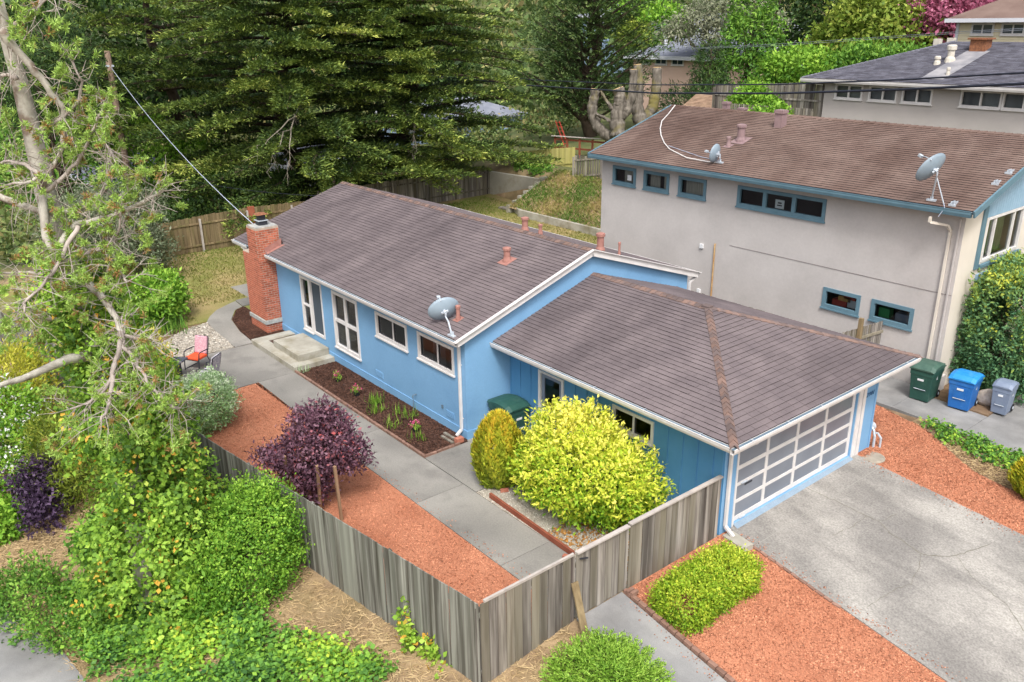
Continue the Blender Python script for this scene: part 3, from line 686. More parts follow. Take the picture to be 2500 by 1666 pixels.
# garage side door
tr = MB(); GP.box(tr, dA[0] - .03, dA[0] + .06, .03, 2.1, -.05, .03); GP.box(tr, dA[1] - .06, dA[1] + .03, .03, 2.1, -.05, .03); GP.box(tr, dA[0] + .06, dA[1] - .06, 2.04, 2.1, -.05, .03)
tr.build('door_trim', M['white'], house)
db = MB(); GP.box(db, dA[0] + .06, dA[1] - .06, .04, 1.02, -.06, -.02); GP.box(db, dA[0] + .06, dA[0] + .18, 1.02, 2.04, -.06, -.02); GP.box(db, dA[1] - .18, dA[1] - .06, 1.02, 2.04, -.06, -.02); GP.box(db, dA[0] + .18, dA[1] - .18, 1.92, 2.04, -.06, -.02)
d = db.build('side_door', M['door_grey'], house); MB().add([GP.p(dA[0] + .18, 1.02, -.045), GP.p(dA[1] - .18, 1.02, -.045), GP.p(dA[1] - .18, 1.92, -.045), GP.p(dA[0] + .18, 1.92, -.045)], [(0, 1, 2, 3)]).build('pane', M['glass'], d)
b = MB().lathe((dA[1] - .12, -.0, .98), [(.03, 0), (.035, .03), (.02, .06)], 8, axis=(0, -1, 0)); b.build('handle', M['metal'], d)
window(house, GP, *dB, vs=(-2.7,), fw=.08, mw=.04, sash='dark_frame')
# ---- sectional garage door
cols = [(.57, 1.64), (1.74, 2.84), (2.94, 4.07), (4.17, 5.32)]; rows = [(.2, .56), (.64, 1.0), (1.08, 1.42), (1.52, 1.87)]
gd = MB(); Y0, Y1, Z0, Z1 = .515, 5.44, .09, 1.97
e = [(Y0, cols[0][0])] + [(cols[i][1], cols[i + 1][0]) for i in range(3)] + [(cols[3][1], Y1)]
for s0, s1 in e: XP.box(gd, s0, s1, Z0, Z1, -.1, -.055)
h = [(Z0, rows[0][0])] + [(rows[i][1], rows[i + 1][0]) for i in range(3)] + [(rows[3][1], Z1)]
for c in cols:
    for z0, z1 in h: XP.box(gd, c[0], c[1], z0, z1, -.1, -.057)
gdo = gd.build('garage_door', M['white'], house)
for c in cols:
    for z0, z1 in rows:
        b = MB(); XP.box(b, c[0], c[1], z0, z1, -.09, -.074); b.build('panel_pane', M['pane_plastic'], gdo)
b = MB(); XP.box(b, .92, 1.2, .91, .955, -.073, -.066); b.build('mail_slot', M['black_metal'], gdo)
b = MB(); XP.box(b, .74, .96, 1.03, 1.05, -.054, -.02); b.build('handle', M['metal'], gdo)
b = MB(); XP.box(b, .78, .98, .1, .125, -.054, -.02); b.build('lift_handle', M['metal'], gdo)
tr = MB(); XP.box(tr, 5.47, 5.54, .0, 2.6, 0, .03); XP.box(tr, 5.56, 5.66, .0, 2.6, 0, .018); XP.box(tr, 5.68, 5.81, .0, 2.6, 0, .035); XP.box(tr, .44, .498, .0, 2.6, 0, .02); XP.box(tr, .5, 5.46, 2.0, 2.2, 0, .02)
tr.build('door_trim', M['white'], house)
th = MB().add([(.0, .5, .085), (.0, 5.46, .085), (.14, 5.46, .03), (.14, .5, .03), (.14, .5, -.05), (.14, 5.46, -.05)], [(3, 2, 1, 0), (5, 2, 3, 4)])
th.build('threshold', pmat('threshold_paint', lin(126, 145, 162), lin(136, 154, 170), 3, rough=.9, fine=(.12, 40)), house)
b = MB(); XP.box(b, 6.33, 6.4, .0, 2.6, .004, .02); b.build('corner_board', M['blue'], house)
tc = bpy.data.curves.new('house_number', 'FONT'); tc.body = '2901'; tc.size = .17; tc.extrude = .006; tc.shear = .3; tc.space_character = 1.15
to = bpy.data.objects.new('house_number', tc); COL.objects.link(to)
dg = bpy.context.evaluated_depsgraph_get(); tm = bpy.data.meshes.new_from_object(to.evaluated_get(dg)); bpy.data.objects.remove(to)
tm.transform(Matrix.Translation((.012, 5.86, 1.66)) @ Matrix(((0, 0, 1, 0), (1, 0, 0, 0), (0, 1, 0, 0), (0, 0, 0, 1))))
tm.materials.clear(); mesh_obj('house_number', tm, M['number'], house)

# ---- roof decks (solid slabs with overhang)
def slab_poly(mb, pts, t):
    n = len(pts); vs = [tuple(p) for p in pts] + [(p[0], p[1], p[2] - t) for p in pts]
    mb.add(vs, [tuple(range(n)), tuple(range(2 * n - 1, n - 1, -1))] + [((i + 1) % n, i, n + i, n + (i + 1) % n) for i in range(n)])
rd = MB()
slab_poly(rd, [(-22.12, -1.88, mz(-1.88)), (-7.28, -1.88, mz(-1.88)), (-7.28, 3.0, 4.66), (-22.12, 3.0, 4.66)], .1)
slab_poly(rd, [(-22.12, 3.0, 4.66), (-7.28, 3.0, 4.66), (-7.28, 7.88, mz(7.88)), (-22.12, 7.88, mz(7.88))], .1)
ge = gz(-.6)
slab_poly(rd, [(-7.4, -.6, ge), (.6, -.6, ge), (-3.2, 3.2, 3.895), (-7.4, 3.2, 3.895)], .09)
slab_poly(rd, [(.6, -.6, ge), (.6, 7.0, ge), (-3.2, 3.2, 3.895)], .09)
slab_poly(rd, [(-7.4, 3.2, 3.895), (-3.2, 3.2, 3.895), (.6, 7.0, ge), (-7.4, 7.0, ge)], .09)
roof = rd.build('roof', M['deck'], house)
# soffits
MB().add([(-22.1, -1.86, mz(-1.88) - .12), (-7.3, -1.86, mz(-1.88) - .12), (-7.3, -1.55, mz(-1.88) - .12), (-22.1, -1.55, mz(-1.88) - .12)], [(3, 2, 1, 0)]).add([(-7.4, -.58, ge - .11), (.58, -.58, ge - .11), (.58, 0, ge - .11), (-7.4, 0, ge - .11)], [(3, 2, 1, 0)]).add([(0, 0.01, ge - .112), (.58, -.0, ge - .112), (.58, 6.9, ge - .112), (0, 6.9, ge - .112)], [(3, 2, 1, 0)]).build('soffit', M['white'], house)

# ---- shingles: every tab is geometry; the nearest ones are pieces of their own
CAM = np.array([9.687, -13.765, 10.902])
def tabs(O, U, V, rows, bounds, e=.145, wtab=.305, seed=0):
    rr = random.Random(seed); O = Vector(O); U = Vector(U).normalized(); V = Vector(V).normalized(); n = U.cross(V).normalized(); out = []
    for r in range(rows):
        v0, v1 = r * e, (r + 1) * e + .012
        l0, r0 = bounds(v0); l1, r1 = bounds(v1)
        s = min(l0, l1) - wtab * ((r * .5) % 1) - rr.uniform(0, .02)
        while s < max(r0, r1):
            a, b = s + .004, s + wtab - .004; s += wtab
            bl, br, tl, tr_ = max(a, l0), min(b, r0), max(a, l1), min(b, r1)
            if br - bl < .02: continue
            if tr_ - tl < .005: m_ = (bl + br) / 2; tl = tr_ = min(max(m_, min(l1, r1)), max(l1, r1)); tl -= .003; tr_ += .003
            h0 = .022 + rr.uniform(-.004, .005)
            P = lambda s_, v_, h_: tuple(O + U * s_ + V * v_ + n * h_)
            vs = [P(bl, v0, h0), P(br, v0, h0), P(tr_, v1, .004), P(tl, v1, .004), P(bl, v0, .0), P(br, v0, .0), P(tr_, v1, -.001), P(tl, v1, -.001)]
            out.append((vs, Vector(vs[0])))
    return out
TF8 = [(0, 1, 2, 3), (1, 0, 4, 5), (2, 1, 5, 6), (0, 3, 7, 4)]
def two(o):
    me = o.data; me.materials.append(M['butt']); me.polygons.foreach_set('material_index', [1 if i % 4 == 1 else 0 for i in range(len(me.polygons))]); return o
sl = math.sqrt(1 + .328 ** 2); gl = math.sqrt(1 + .3145 ** 2)
T = []
T += tabs((-22.14, -1.89, mz(-1.89)), (1, 0, 0), (0, 1, .328), int(4.88 * sl / .145), lambda v: (0, 14.9), seed=1)
Tb = tabs((-7.26, 7.89, mz(7.89)), (-1, 0, 0), (0, -1, .328), int(4.88 * sl / .145), lambda v: (0, 14.9), seed=2)
T1 = tabs((-7.4, -.61, gz(-.61)), (1, 0, 0), (0, 1, .3145), int(3.8 * gl / .145), lambda v: (0, 8.02 - v / gl), seed=3)
T2 = tabs((.61, -.6, gz(-.61)), (0, 1, 0), (-1, 0, .3145), int(3.8 * gl / .145), lambda v: (v / gl, 7.6 - v / gl), seed=4)
T3 = tabs((.6, 7.01, gz(7.01)), (-1, 0, 0), (0, -1, .3145), int(3.8 * gl / .145), lambda v: (v / gl, 8.0), seed=5)
allt = T + T1 + T2
allt.sort(key=lambda t: (t[1] - Vector(CAM)).length)
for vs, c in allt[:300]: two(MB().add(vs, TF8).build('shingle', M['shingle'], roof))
mb = MB()
for vs, c in allt[300:] + Tb + T3: mb.add(vs, TF8)
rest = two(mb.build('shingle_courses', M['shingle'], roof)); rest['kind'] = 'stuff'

# ---- ridge and hip caps
def caps(a, b, sa, sb, n, mat, parent, hw=.14, start=0):
    """a->b along the ridge (from low to high); sa, sb: downhill side vectors"""
    a = Vector(a); b = Vector(b); d = (b - a); L = d.length; d.normalize(); sa = Vector(sa).normalized(); sb = Vector(sb).normalized()
    up = Vector((0, 0, 1)); st = L / n
    vs = [Vector((0, 0, 0))]
    h0, h1 = .045, .022
    v = []
    for l, h in ((0, h0), (st * 1.12, h1)):
        for t in (0, .02):
            v += [d * l + up * (h - t) + sa * hw, d * l + up * (h - t + .012), d * l + up * (h - t) + sb * hw]
    f = [(0, 1, 7, 6), (1, 2, 8, 7), (3, 4, 1, 0), (4, 5, 2, 1), (0, 6, 9, 3), (2, 5, 11, 8)]
    me = bpy.data.meshes.new('ridge_cap'); me.from_pydata([tuple(q) for q in v], [], f); me.update(); me.materials.append(mat)
    for i in range(n): mesh_obj('ridge_cap', me, None, parent, loc=a + d * (st * i))
c1 = (0, -1, -.3145); c2 = (1, 0, -.3145); c3 = (0, 1, -.3145)
caps((.62, -.62, gz(-.62)), (-3.2, 3.2, 3.9), (0, -1, -.3145), (1, 0, -.3145), 30, M['cap'], roof)
caps((.62, 7.02, gz(7.02)), (-3.2, 3.2, 3.9), (1, 0, -.3145), (0, 1, -.3145), 30, M['cap'], roof)
caps((-3.2, 3.2, 3.895), (-7.4, 3.2, 3.895), (0, -1, -.3145), (0, 1, -.3145), 22, M['cap'], roof)
caps((-7.27, 3.0, 4.66), (-22.13, 3.0, 4.66), (0, -1, -.328), (0, 1, -.328), 78, M['cap'], roof, hw=.13)
MB().box(-3.34, -3.1, 3.1, 3.3, 3.9, 3.955).build('peak_cap', M['cap'], roof)

# ---- gutters, rake boards, downspouts
def gutter(a, b, out, w=.11, h=.125, parent=house, mo='white', mi='gutter_in', straps=0):
    """a, b: inner top edge; out: outward horizontal unit vector"""
    a = Vector(a); b = Vector(b); o = Vector(out); z = Vector((0, 0, 1)); mb = MB(); dirn = (b - a).normalized()
    prof = [(0, .0), (0, -h), (w * .75, -h), (w, -h * .45), (w, .0), (w + .012, .0), (w + .012, .012), (w - .012, .012), (w - .012, -h * .4), (w * .72, -h + .012), (.012, -h + .012), (.012, 0)]
    n = len(prof); vs = []
    for p in (a, b):
        for u, v in prof: vs.append(p + o * u + z * v)
    fs = [(i, (i + 1) % n, n + (i + 1) % n, n + i) for i in range(n)] + [tuple(range(n - 1, -1, -1)), tuple(range(n, 2 * n))]
    g = mb.add(vs, fs).build('gutter', M[mo], parent)
    m2 = MB(); dp = z * (h * .06); vs = [a + o * .014 - dp, a + o * (w - .014) - dp, b + o * (w - .014) - dp, b + o * .014 - dp]
    m2.add(vs, [(0, 1, 2, 3)]).build('gutter_trough', M[mi], g)
    L = (b - a).length
    for k in range(straps):
        p = a + dirn * (L * (k + .5) / straps); MB().bar(p + o * .0 + z * .012, p + o * w + z * .016, .03, .005).build('strap', M['metal'], g)
    return g
ez = mz(-1.88)
gutter((-22.14, -1.88, ez - .02), (-20.72, -1.88, ez - .02), (0, -1, 0))
gutter((-19.1, -1.88, ez - .02), (-7.27, -1.88, ez - .02), (0, -1, 0), straps=7)
gutter((-7.4, -.6, ge - .02), (.6, -.6, ge - .02), (0, -1, 0), straps=5)
gutter((.6, -.712, ge - .02), (.6, 7.05, ge - .02), (1, 0, 0), straps=6)
gutter((-22.1, 7.88, ez - .02), (-7.27, 7.88, ez - .02), (0, 1, 0), mo='white')
for x in (-7.262, -22.13):
    for s in (-1, 1):
        y0 = 3 + s * 4.9
        MB().bar((x, 3 + s * .0, 4.66 - .085), (x, y0, mz(y0) - .085), .035, .17, up=(0, 0, 1)).build('rake_board', M['white'], house)
for s in (-1, 1): MB().bar((-7.235, 3, 4.68), (-7.235, 3 + s * 5.0, mz(3 + s * 5.0) + .02), .1, .022).build('drip_edge', M['white'], house)
def spout(pts, name='downspout', w=.075, parent=house, mat='white'):
    mb = MB()
    for p, q in zip(pts[:-1], pts[1:]): mb.bar(p, q, w, w * .8)
    return mb.build(name, M[mat], parent)
spout([(-7.62, -1.93, ez - .14), (-7.62, -1.6, ez - .34), (-7.62, -1.6, .26), (-7.62, -1.78, .12)])
spout([(.66, .13, ge - .14), (.06, .13, ge - .4), (.06, .13, .22), (.3, .13, .06)])
spout([(-21.3, -1.93, ez - .14), (-21.0, -1.85, ez - .3), (-20.75, -1.62, ez - .34), (-20.75, -1.62, .3)])
spout([(-7.35, 7.95, ez - .14), (-7.35, 7.6, ez - .3), (-7.35, 7.6, .3)])
for x in (-7.57,): MB().bar((x, -1.565, 2.2), (x - .16, -1.565, 2.2), .03, .02).bar((x, -1.565, .6), (x - .16, -1.565, .6), .03, .02).build('spout_strap', M['white'], house)
# small fittings
MB().box(.42, .58, .95, 1.3, ge - .24, ge - .115).build('eave_block', M['white'], house)
MB().lathe((.3, .2, ge - .12), [(.05, 0), (.07, -.08), (.045, -.14)], 10).build('eave_lamp', M['metal'], house)
MB().lathe((.2, 6.2, ge - .12), [(.05, 0), (.07, -.08), (.045, -.14)], 10).build('eave_lamp', M['metal'], house)
for x0, x1 in ((-12.3, -11.85), (-8.4, -8.0)):
    m_ = MB(); FP.box(m_, x0, x1, .38, .58, 0, .012)
    for k in range(4): FP.box(m_, x0 + .03, x1 - .03, .4 + k * .042, .425 + k * .042, .012, .018)
    m_.build('foundation_vent', M['blue'], house)
MB().box(-8.62, -8.54, -1.58, -1.552, .56, .66).build('outlet_box', M['gutter_in'], house)
MB().tube([(-9.95, -1.56, .52), (-9.95, -1.68, .52), (-9.95, -1.7, .45)], .018).tube([(-9.95, -1.68, .52), (-9.95, -1.68, .03)], .012).build('spigot', M['gutter_in'], house)

# ---- roof vents
def vent(x, y, z, h, r, name='vent_pipe', mat='terracotta', parent=house, plate=True, slope=.328):
    m_ = MB().lathe((x, y, z - .12), [(r * 1.5, 0), (r * 1.35, .16), (r, .26), (r, .12 + h * .78), (r * 1.3, .12 + h * .8), (r * 1.3, .12 + h * .95), (r * .7, .12 + h)], 12)
    if plate:
        q = 2.2 * r; m_.add([(x - q, y - q, z - q * slope + .024), (x + q, y - q, z - q * slope + .024), (x + q, y + q, z + q * slope + .024), (x - q, y + q, z + q * slope + .024)], [(0, 1, 2, 3)])
    return m_.build(name, M[mat], parent, smooth=False)
vent(-9.36, 1.5, 4.17, .44, .1); vent(-11.2, 3.75, 4.42, .46, .1, plate=False); vent(-10.6, 3.9, 4.4, .32, .06, plate=False); vent(-8.0, 4.05, 4.32, .56, .11, plate=False); vent(-6.95 - .4, 4.2, 4.27, .42, .035, plate=False)
vent(-8.13, -1.22, mz(-1.22), .42, .055)

# ---- steps
fs = thing('front_steps', 'two low concrete landing steps below the front door', 'steps', (-16.6, -2.3, 0))
MB().box(-18.6, -15.06, -3.06, -2.62, -.1, .17).box(-18.6, -18.1, -2.618, -1.56, -.1, .169).box(-15.42, -15.06, -2.618, -1.578, -.1, .169).build('lower_step', M['step'], fs, bevel=.012)
MB().box(-17.4, -15.44, -2.73, -1.578, -.05, .4).build('upper_step', M['step'], fs, bevel=.012)
MB().box(-18.1, -17.41, -2.6, -1.58, -.05, .14).build('planter_soil', M['mulch'], fs)
fs.children[0].location.z = 0

# ---- brick chimney
ch = MB().box(-20.62, -19.2, -2.17, -1.3, 0, 2.96).box(-20.02, -19.2, -2.17, -1.3, 2.96, 4.0).build('chimney', M['mortar'], house)
bu = {}
def brick(cx, cy, cz, lx, ly, lz):
    key = (round(lx, 2), round(ly, 2))
    if key not in bu:
        e = MB().box(-lx / 2, lx / 2, -ly / 2, ly / 2, -lz / 2, lz / 2); me = bpy.data.meshes.new('brick'); me.from_pydata(e.v, [], e.f); me.materials.append(M['brick']); bu[key] = me
    return bu[key], (cx, cy, cz)
bl = []
cz = .04; course = 0; hB = .064; step_ = .083
rr = random.Random(4)
while cz + hB < 3.98:
    if not .36 < cz < .5:
        x0 = -20.62 if cz < 2.9 else -20.02
        off = (course % 2) * .11
        s = x0 - off                      # front face (-Y)
        while s < -19.2:
            a0, a1 = max(s, x0), min(s + .203, -19.2)
            if a1 - a0 > .05: bl.append(brick((a0 + a1) / 2, -2.17 - .0, cz + hB / 2, a1 - a0 - .0, .016 + rr.uniform(0, .004), hB))
            s += .222
        s = -2.17 - (.11 - off)           # side face (+X)
        while s < -1.32:
            a0, a1 = max(s, -2.17), min(s + .203, -1.32)
            if a1 - a0 > .05: bl.append(brick(-19.2, (a0 + a1) / 2, cz + hB / 2, .016, a1 - a0, hB))
            s += .222
    cz += step_; course += 1
bl.sort(key=lambda b: (Vector(b[1]) - Vector(CAM)).length)
# the pieces that show largest are on the side face and the stack
bl.sort(key=lambda b: 0 if abs(b[1][0] + 19.2) < .01 else 1)
for me, p in bl[:300]: mesh_obj('brick', me, None, ch, loc=p)
mb = MB()
for me, p in bl[300:]:
    mb.add([Vector(v.co) + Vector(p) for v in me.vertices], [tuple(q.vertices) for q in me.polygons])
if mb.v: o = mb.build('brick_courses', M['brick'], ch); o['kind'] = 'stuff'
MB().box(-20.66, -19.16, -2.21, -1.3, .36, .5).build('cement_band', M['cement'], ch)
MB().box(-20.0, -19.22, -2.15, -1.32, 3.98, 4.03).build('cement_crown', M['cement'], ch)
MB().box(-19.78, -19.46, -1.9, -1.58, 4.03, 4.16).build('flue_base', M['black_metal'], ch)
MB().box(-19.74, -19.5, -1.86, -1.62, 4.16, 4.42).build('flue_stack', M['black_metal'], ch)
MB().box(-19.82, -19.42, -1.94, -1.54, 4.19, 4.21).build('flue_collar', M['metal'], ch)
MB().add([(-19.85, -1.97, 4.42), (-19.39, -1.97, 4.42), (-19.39, -1.51, 4.42), (-19.85, -1.51, 4.42), (-19.62, -1.74, 4.5)], [(3, 2, 1, 0), (0, 1, 4), (1, 2, 4), (2, 3, 4), (3, 0, 4)]).build('flue_cap', M['rust'], ch)
q = lambda y: mz(y) + .02
MB().add([(-19.18, -1.92, q(-1.92)), (-19.18, -1.26, q(-1.26)), (-19.18, -1.24, q(-1.24) + .24), (-19.18, -1.92, q(-1.92) + .2), (-18.98, -1.92, q(-1.92) + .008), (-18.98, -1.2, q(-1.2) + .008), (-19.18, -1.16, q(-1.16)), (-20.05, -1.16, q(-1.16)), (-20.05, -1.28, q(-1.28) + .2), (-19.18, -1.28, q(-1.28) + .2)], [(0, 1, 2, 3), (0, 4, 5, 1), (6, 7, 8, 9)]).build('flashing', M['terracotta'], ch)

# ---- gas pipes, splash block, paver
g = thing('gas_meter', 'grey meter pipes at the garage corner by the red gravel', 'meter', (.1, 6.5, 0))
MB().tube([(.08, 6.5, -.05), (.08, 6.5, .35), (.02, 6.52, .5), (-.1, 6.55, .62), (-.1, 6.48, .85)], .035, 8).build('pipe', M['metal'], g)
MB().tube([(.2, 6.62, -.05), (.2, 6.62, .3), (.1, 6.6, .42), (.08, 6.5, .45)], .03, 8).build('pipe', M['metal'], g)
MB().lathe((-.12, 6.5, .55), [(.06, 0), (.13, .03), (.13, .16), (.06, .2)], 12, axis=(0, 1, 0)).build('regulator', M['metal'], g)
o = MB().box(-.0, .62, -.02, .3, -.12, .04).build('splash_block', M['step']); o.rotation_euler = (0, 0, R(-8)); o.location = (.1, .02, .02); tag(o, 'weathered concrete splash block under the garage downspout', 'block')
o = MB().lathe((.32, 6.0, -.05), [(.34, 0), (.34, .06), (.3, .075)], 18).build('round_paver', M['paver']); tag(o, 'round stone paver beside the garage door trim', 'paver')
o = MB().box(-7.5, -7.35, -1.95, -1.72, 0.02, .16).build('loose_brick', M['pink_brick']); tag(o, 'pink brick at the blue house corner downspout', 'brick')
o = MB().box(-8.1, -7.4, -1.9, -1.82, 0.03, .08).box(-8.0, -7.45, -2.06, -1.98, .03, .07).build('wood_scrap', M['fence']); tag(o, 'weathered timber scraps at the corner of the mulch bed', 'timber')
# positions measured for the leaning pine, the topped trunks and the cables (metres)
DATA = {
 'stubA': [(-29.01, 26.09, 3.78), (-29.40, 25.74, 4.01), (-29.77, 25.44, 4.46), (-30.03, 25.28, 5.09), (-30.14, 25.27, 5.76), (-30.08, 25.39, 6.29), (-30.07, 25.46, 6.76)],
 'stubB': [(-28.44, 25.96, 3.94), (-28.55, 25.98, 4.69), (-28.59, 26.04, 5.36), (-28.54, 26.16, 5.89), (-28.58, 26.18, 6.42), (-28.71, 26.10, 6.84)],
 'stubB2': [(-28.43, 26.16, 5.14), (-28.23, 26.39, 5.45), (-28.07, 26.65, 6.24), (-28.04, 26.76, 7.12), (-28.08, 26.79, 7.96)],
 'stubB3': [(-28.83, 25.83, 5.54), (-29.10, 25.63, 5.98), (-29.37, 25.42, 6.47), (-29.48, 25.33, 6.73)],
 'stubB4': [(-28.70, 25.85, 4.78), (-28.97, 25.60, 4.92), (-29.29, 25.33, 5.14), (-29.59, 25.04, 5.30)],
 'stubC': [(-29.06, 28.86, 4.19), (-29.28, 28.77, 4.88), (-29.44, 28.70, 5.44), (-29.48, 28.76, 6.26), (-29.51, 28.82, 7.17), (-29.63, 28.78, 8.12)],
 'stubD': [(-29.36, 29.31, 4.46), (-29.17, 29.56, 4.97), (-29.02, 29.76, 5.44), (-28.99, 29.86, 6.09), (-28.96, 29.97, 6.91), (-29.01, 30.00, 7.91)],
 'p_trunk': [(-6.97, -10.37, -0.73), (-7.83, -10.19, 1.00), (-8.53, -10.07, 2.78), (-9.01, -10.08, 4.45), (-9.28, -10.12, 5.86), (-9.41, -10.28, 7.00), (-9.40, -10.36, 7.77), (-9.39, -10.37, 8.90), (-9.32, -10.42, 9.99), (-9.19, -10.51, 10.87), (-9.02, -10.56, 11.77)],
 'p_b1': [(-8.56, -10.69, 10.85), (-8.58, -10.56, 10.61), (-8.58, -10.32, 10.22), (-8.58, -10.13, 9.88), (-8.59, -10.01, 9.65), (-8.60, -9.91, 9.41), (-8.62, -9.96, 8.97), (-8.66, -10.05, 8.65), (-8.71, -10.25, 8.36), (-8.80, -10.66, 8.10), (-8.90, -11.05, 8.07)],
 'p_b2': [(-9.04, -10.56, 10.82), (-8.99, -10.25, 11.00), (-8.93, -9.97, 11.17), (-8.88, -9.76, 11.36), (-8.83, -9.56, 11.57)],
 'p_b3': [(-9.07, -10.51, 7.75), (-8.69, -10.64, 6.69), (-8.51, -10.41, 6.93), (-8.33, -10.11, 7.27), (-8.09, -9.85, 7.33), (-7.84, -9.55, 7.42), (-7.59, -9.22, 7.57), (-7.36, -8.96, 7.75), (-7.13, -8.75, 7.91)],
 'p_b4': [(-9.68, -11.12, 7.76), (-9.42, -10.81, 7.57), (-9.17, -10.55, 7.44), (-8.92, -10.21, 7.43), (-8.68, -9.90, 7.49), (-8.47, -9.56, 7.77), (-8.28, -9.43, 7.95), (-8.13, -9.35, 8.28), (-7.98, -9.33, 8.59), (-7.82, -9.40, 8.70), (-7.70, -9.56, 8.93)],
 'p_b5': [(-9.16, -10.29, 6.79), (-9.37, -10.62, 6.10), (-9.73, -10.89, 6.13), (-10.11, -11.37, 6.13)],
 'p_b6': [(-8.77, -10.24, 6.09), (-8.47, -10.11, 6.00), (-8.15, -9.97, 5.85), (-7.84, -9.94, 5.65), (-7.53, -9.91, 5.49), (-7.23, -9.95, 5.35), (-6.95, -9.96, 5.27), (-6.64, -9.74, 5.24), (-6.38, -9.65, 5.32)],
 'p_b7': [(-8.52, -10.35, 4.50), (-8.30, -10.58, 4.57), (-8.09, -10.85, 4.65), (-7.87, -11.23, 4.67), (-7.64, -11.70, 4.64), (-7.41, -12.12, 4.68), (-7.15, -12.56, 4.65)],
 'p_b8': [(-6.92, -10.01, 5.39), (-6.74, -10.06, 5.13), (-6.56, -9.95, 4.99), (-6.38, -9.94, 4.82), (-6.15, -9.88, 4.55), (-5.93, -9.79, 4.34), (-5.68, -9.63, 4.12), (-5.54, -9.54, 4.11)],
 'p_b9': [(-8.00, -10.16, 7.31), (-7.91, -10.41, 7.00), (-7.81, -10.65, 6.69), (-7.73, -10.83, 6.52), (-7.65, -11.08, 6.32), (-7.57, -11.42, 6.11), (-7.46, -11.45, 5.95)],
 'p_b10': [(-9.01, -10.62, 5.21), (-8.84, -10.93, 5.39), (-8.65, -11.29, 5.54), (-8.41, -11.49, 5.58)],
 'p_b11': [(-8.78, -10.33, 6.45), (-8.50, -10.09, 6.63), (-8.18, -9.78, 6.71), (-7.90, -9.64, 6.83), (-7.68, -9.53, 7.19), (-7.50, -9.39, 7.83)],
 'p_b12': [(-8.97, -10.44, 7.84), (-8.75, -10.15, 8.08), (-8.53, -9.85, 8.39), (-8.33, -9.64, 8.78), (-8.12, -9.43, 9.24), (-7.91, -9.32, 9.55)],
 'p_b13': [(-8.92, -10.45, 8.95), (-8.76, -10.17, 9.10), (-8.61, -9.96, 9.24), (-8.44, -9.66, 9.54), (-8.32, -9.55, 9.91), (-8.24, -9.66, 10.28)],
 'p_b14': [(-9.00, -10.48, 10.00), (-9.03, -10.63, 10.04), (-9.07, -10.91, 9.98)],
 'p_b15': [(-9.02, -10.44, 8.16), (-9.36, -10.62, 8.38), (-9.66, -10.81, 8.40), (-9.96, -11.02, 8.35)],
 'p_b16': [(-6.79, -10.06, 5.27), (-6.65, -10.22, 5.02), (-6.51, -10.35, 4.80), (-6.37, -10.55, 4.57), (-6.28, -10.93, 4.38), (-6.24, -11.26, 4.37)],
 'p_b17': [(-6.50, -10.33, 4.92), (-6.25, -10.48, 4.55), (-6.03, -10.68, 4.27), (-5.86, -10.87, 4.14)],
 'p_b18': [(-8.33, -9.79, 7.28), (-8.03, -9.68, 6.98), (-7.74, -9.68, 6.63), (-7.46, -9.65, 6.39), (-7.21, -9.67, 6.24)],
 'p_b19': [(-7.91, -9.32, 9.55), (-7.88, -9.17, 9.61), (-7.83, -9.01, 9.53)],
 'cable1': [(-62.78, 19.99, 7.78), (-29.79, 19.89, 7.28), (-14.77, 13.85, 8.00), (-7.56, 11.88, 8.49), (-2.50, 10.25, 8.96), (1.26, 8.65, 9.37), (4.85, 6.64, 9.75)],
 'cable2': [(-63.22, 20.27, 8.44), (-30.06, 20.37, 7.56), (-15.46, 14.60, 8.26), (-8.15, 12.71, 8.71), (-2.99, 11.14, 9.16), (0.86, 9.59, 9.56), (4.55, 7.61, 10.00)],
 'cable3': [(-49.47, 32.29, 8.74), (-40.84, 33.18, 8.74), (-30.89, 34.38, 8.94), (-22.34, 33.36, 9.36), (-11.33, 32.69, 10.10), (-6.53, 28.21, 10.32)],
 'cable4': [(-49.47, 32.29, 8.61), (-40.87, 33.20, 8.66), (-30.94, 34.45, 8.88), (-22.39, 33.47, 9.26), (-11.39, 32.84, 10.02), (-6.59, 28.40, 10.25)],
 'far_wire0': [(-50.85, 52.83, 9.92), (-49.03, 54.44, 10.65)],
 'far_wire1': [(-50.84, 52.83, 9.69), (-49.02, 54.45, 10.46)],
 'far_wire2': [(-50.83, 52.84, 9.46), (-49.01, 54.46, 10.27)],
 'far_wire3': [(-50.82, 52.84, 9.23), (-49.00, 54.46, 10.08)],
 'far_wire4': [(-50.81, 52.84, 9.00), (-48.99, 54.47, 9.89)],
}
# ================================================================ NEIGHBOURING HOUSES
nb = thing('grey_house', 'two storey grey stucco house with brown roof behind the blue house', 'house', (-8, 12, 0))
nz_ = lambda y: 7.33 - .316 * abs(y - 15.8)
NP = Pl((0, 11.39, 0), (1, 0, 0), (0, -1, 0)); NX = Pl((-.6, 0, 0), (0, 1, 0), (1, 0, 0))
nw = [(-14.66, -13.39, 4.6, 5.33), (-12.97, -11.66, 4.6, 5.33), (-11.2, -9.88, 4.6, 5.33), (-8.49, -5.0, 4.6, 5.34), (-4.73, -3.39, 1.75, 2.44), (-3.01, -1.62, 1.75, 2.44)]
wall_holes('wall', (0, 11.39, 0), (1, 0, 0), (0, -1, 0), -15.3, -.6, -.1, 5.7, [sh(w) for w in nw], M['stucco'], nb)
gw = (12.9, 15.52, 3.86, 5.22)
wall_holes('wall', (-.6, 0, 0), (0, 1, 0), (1, 0, 0), 11.39, 20.2, -.1, 5.6, [sh(gw)], M['stucco_light'], nb)
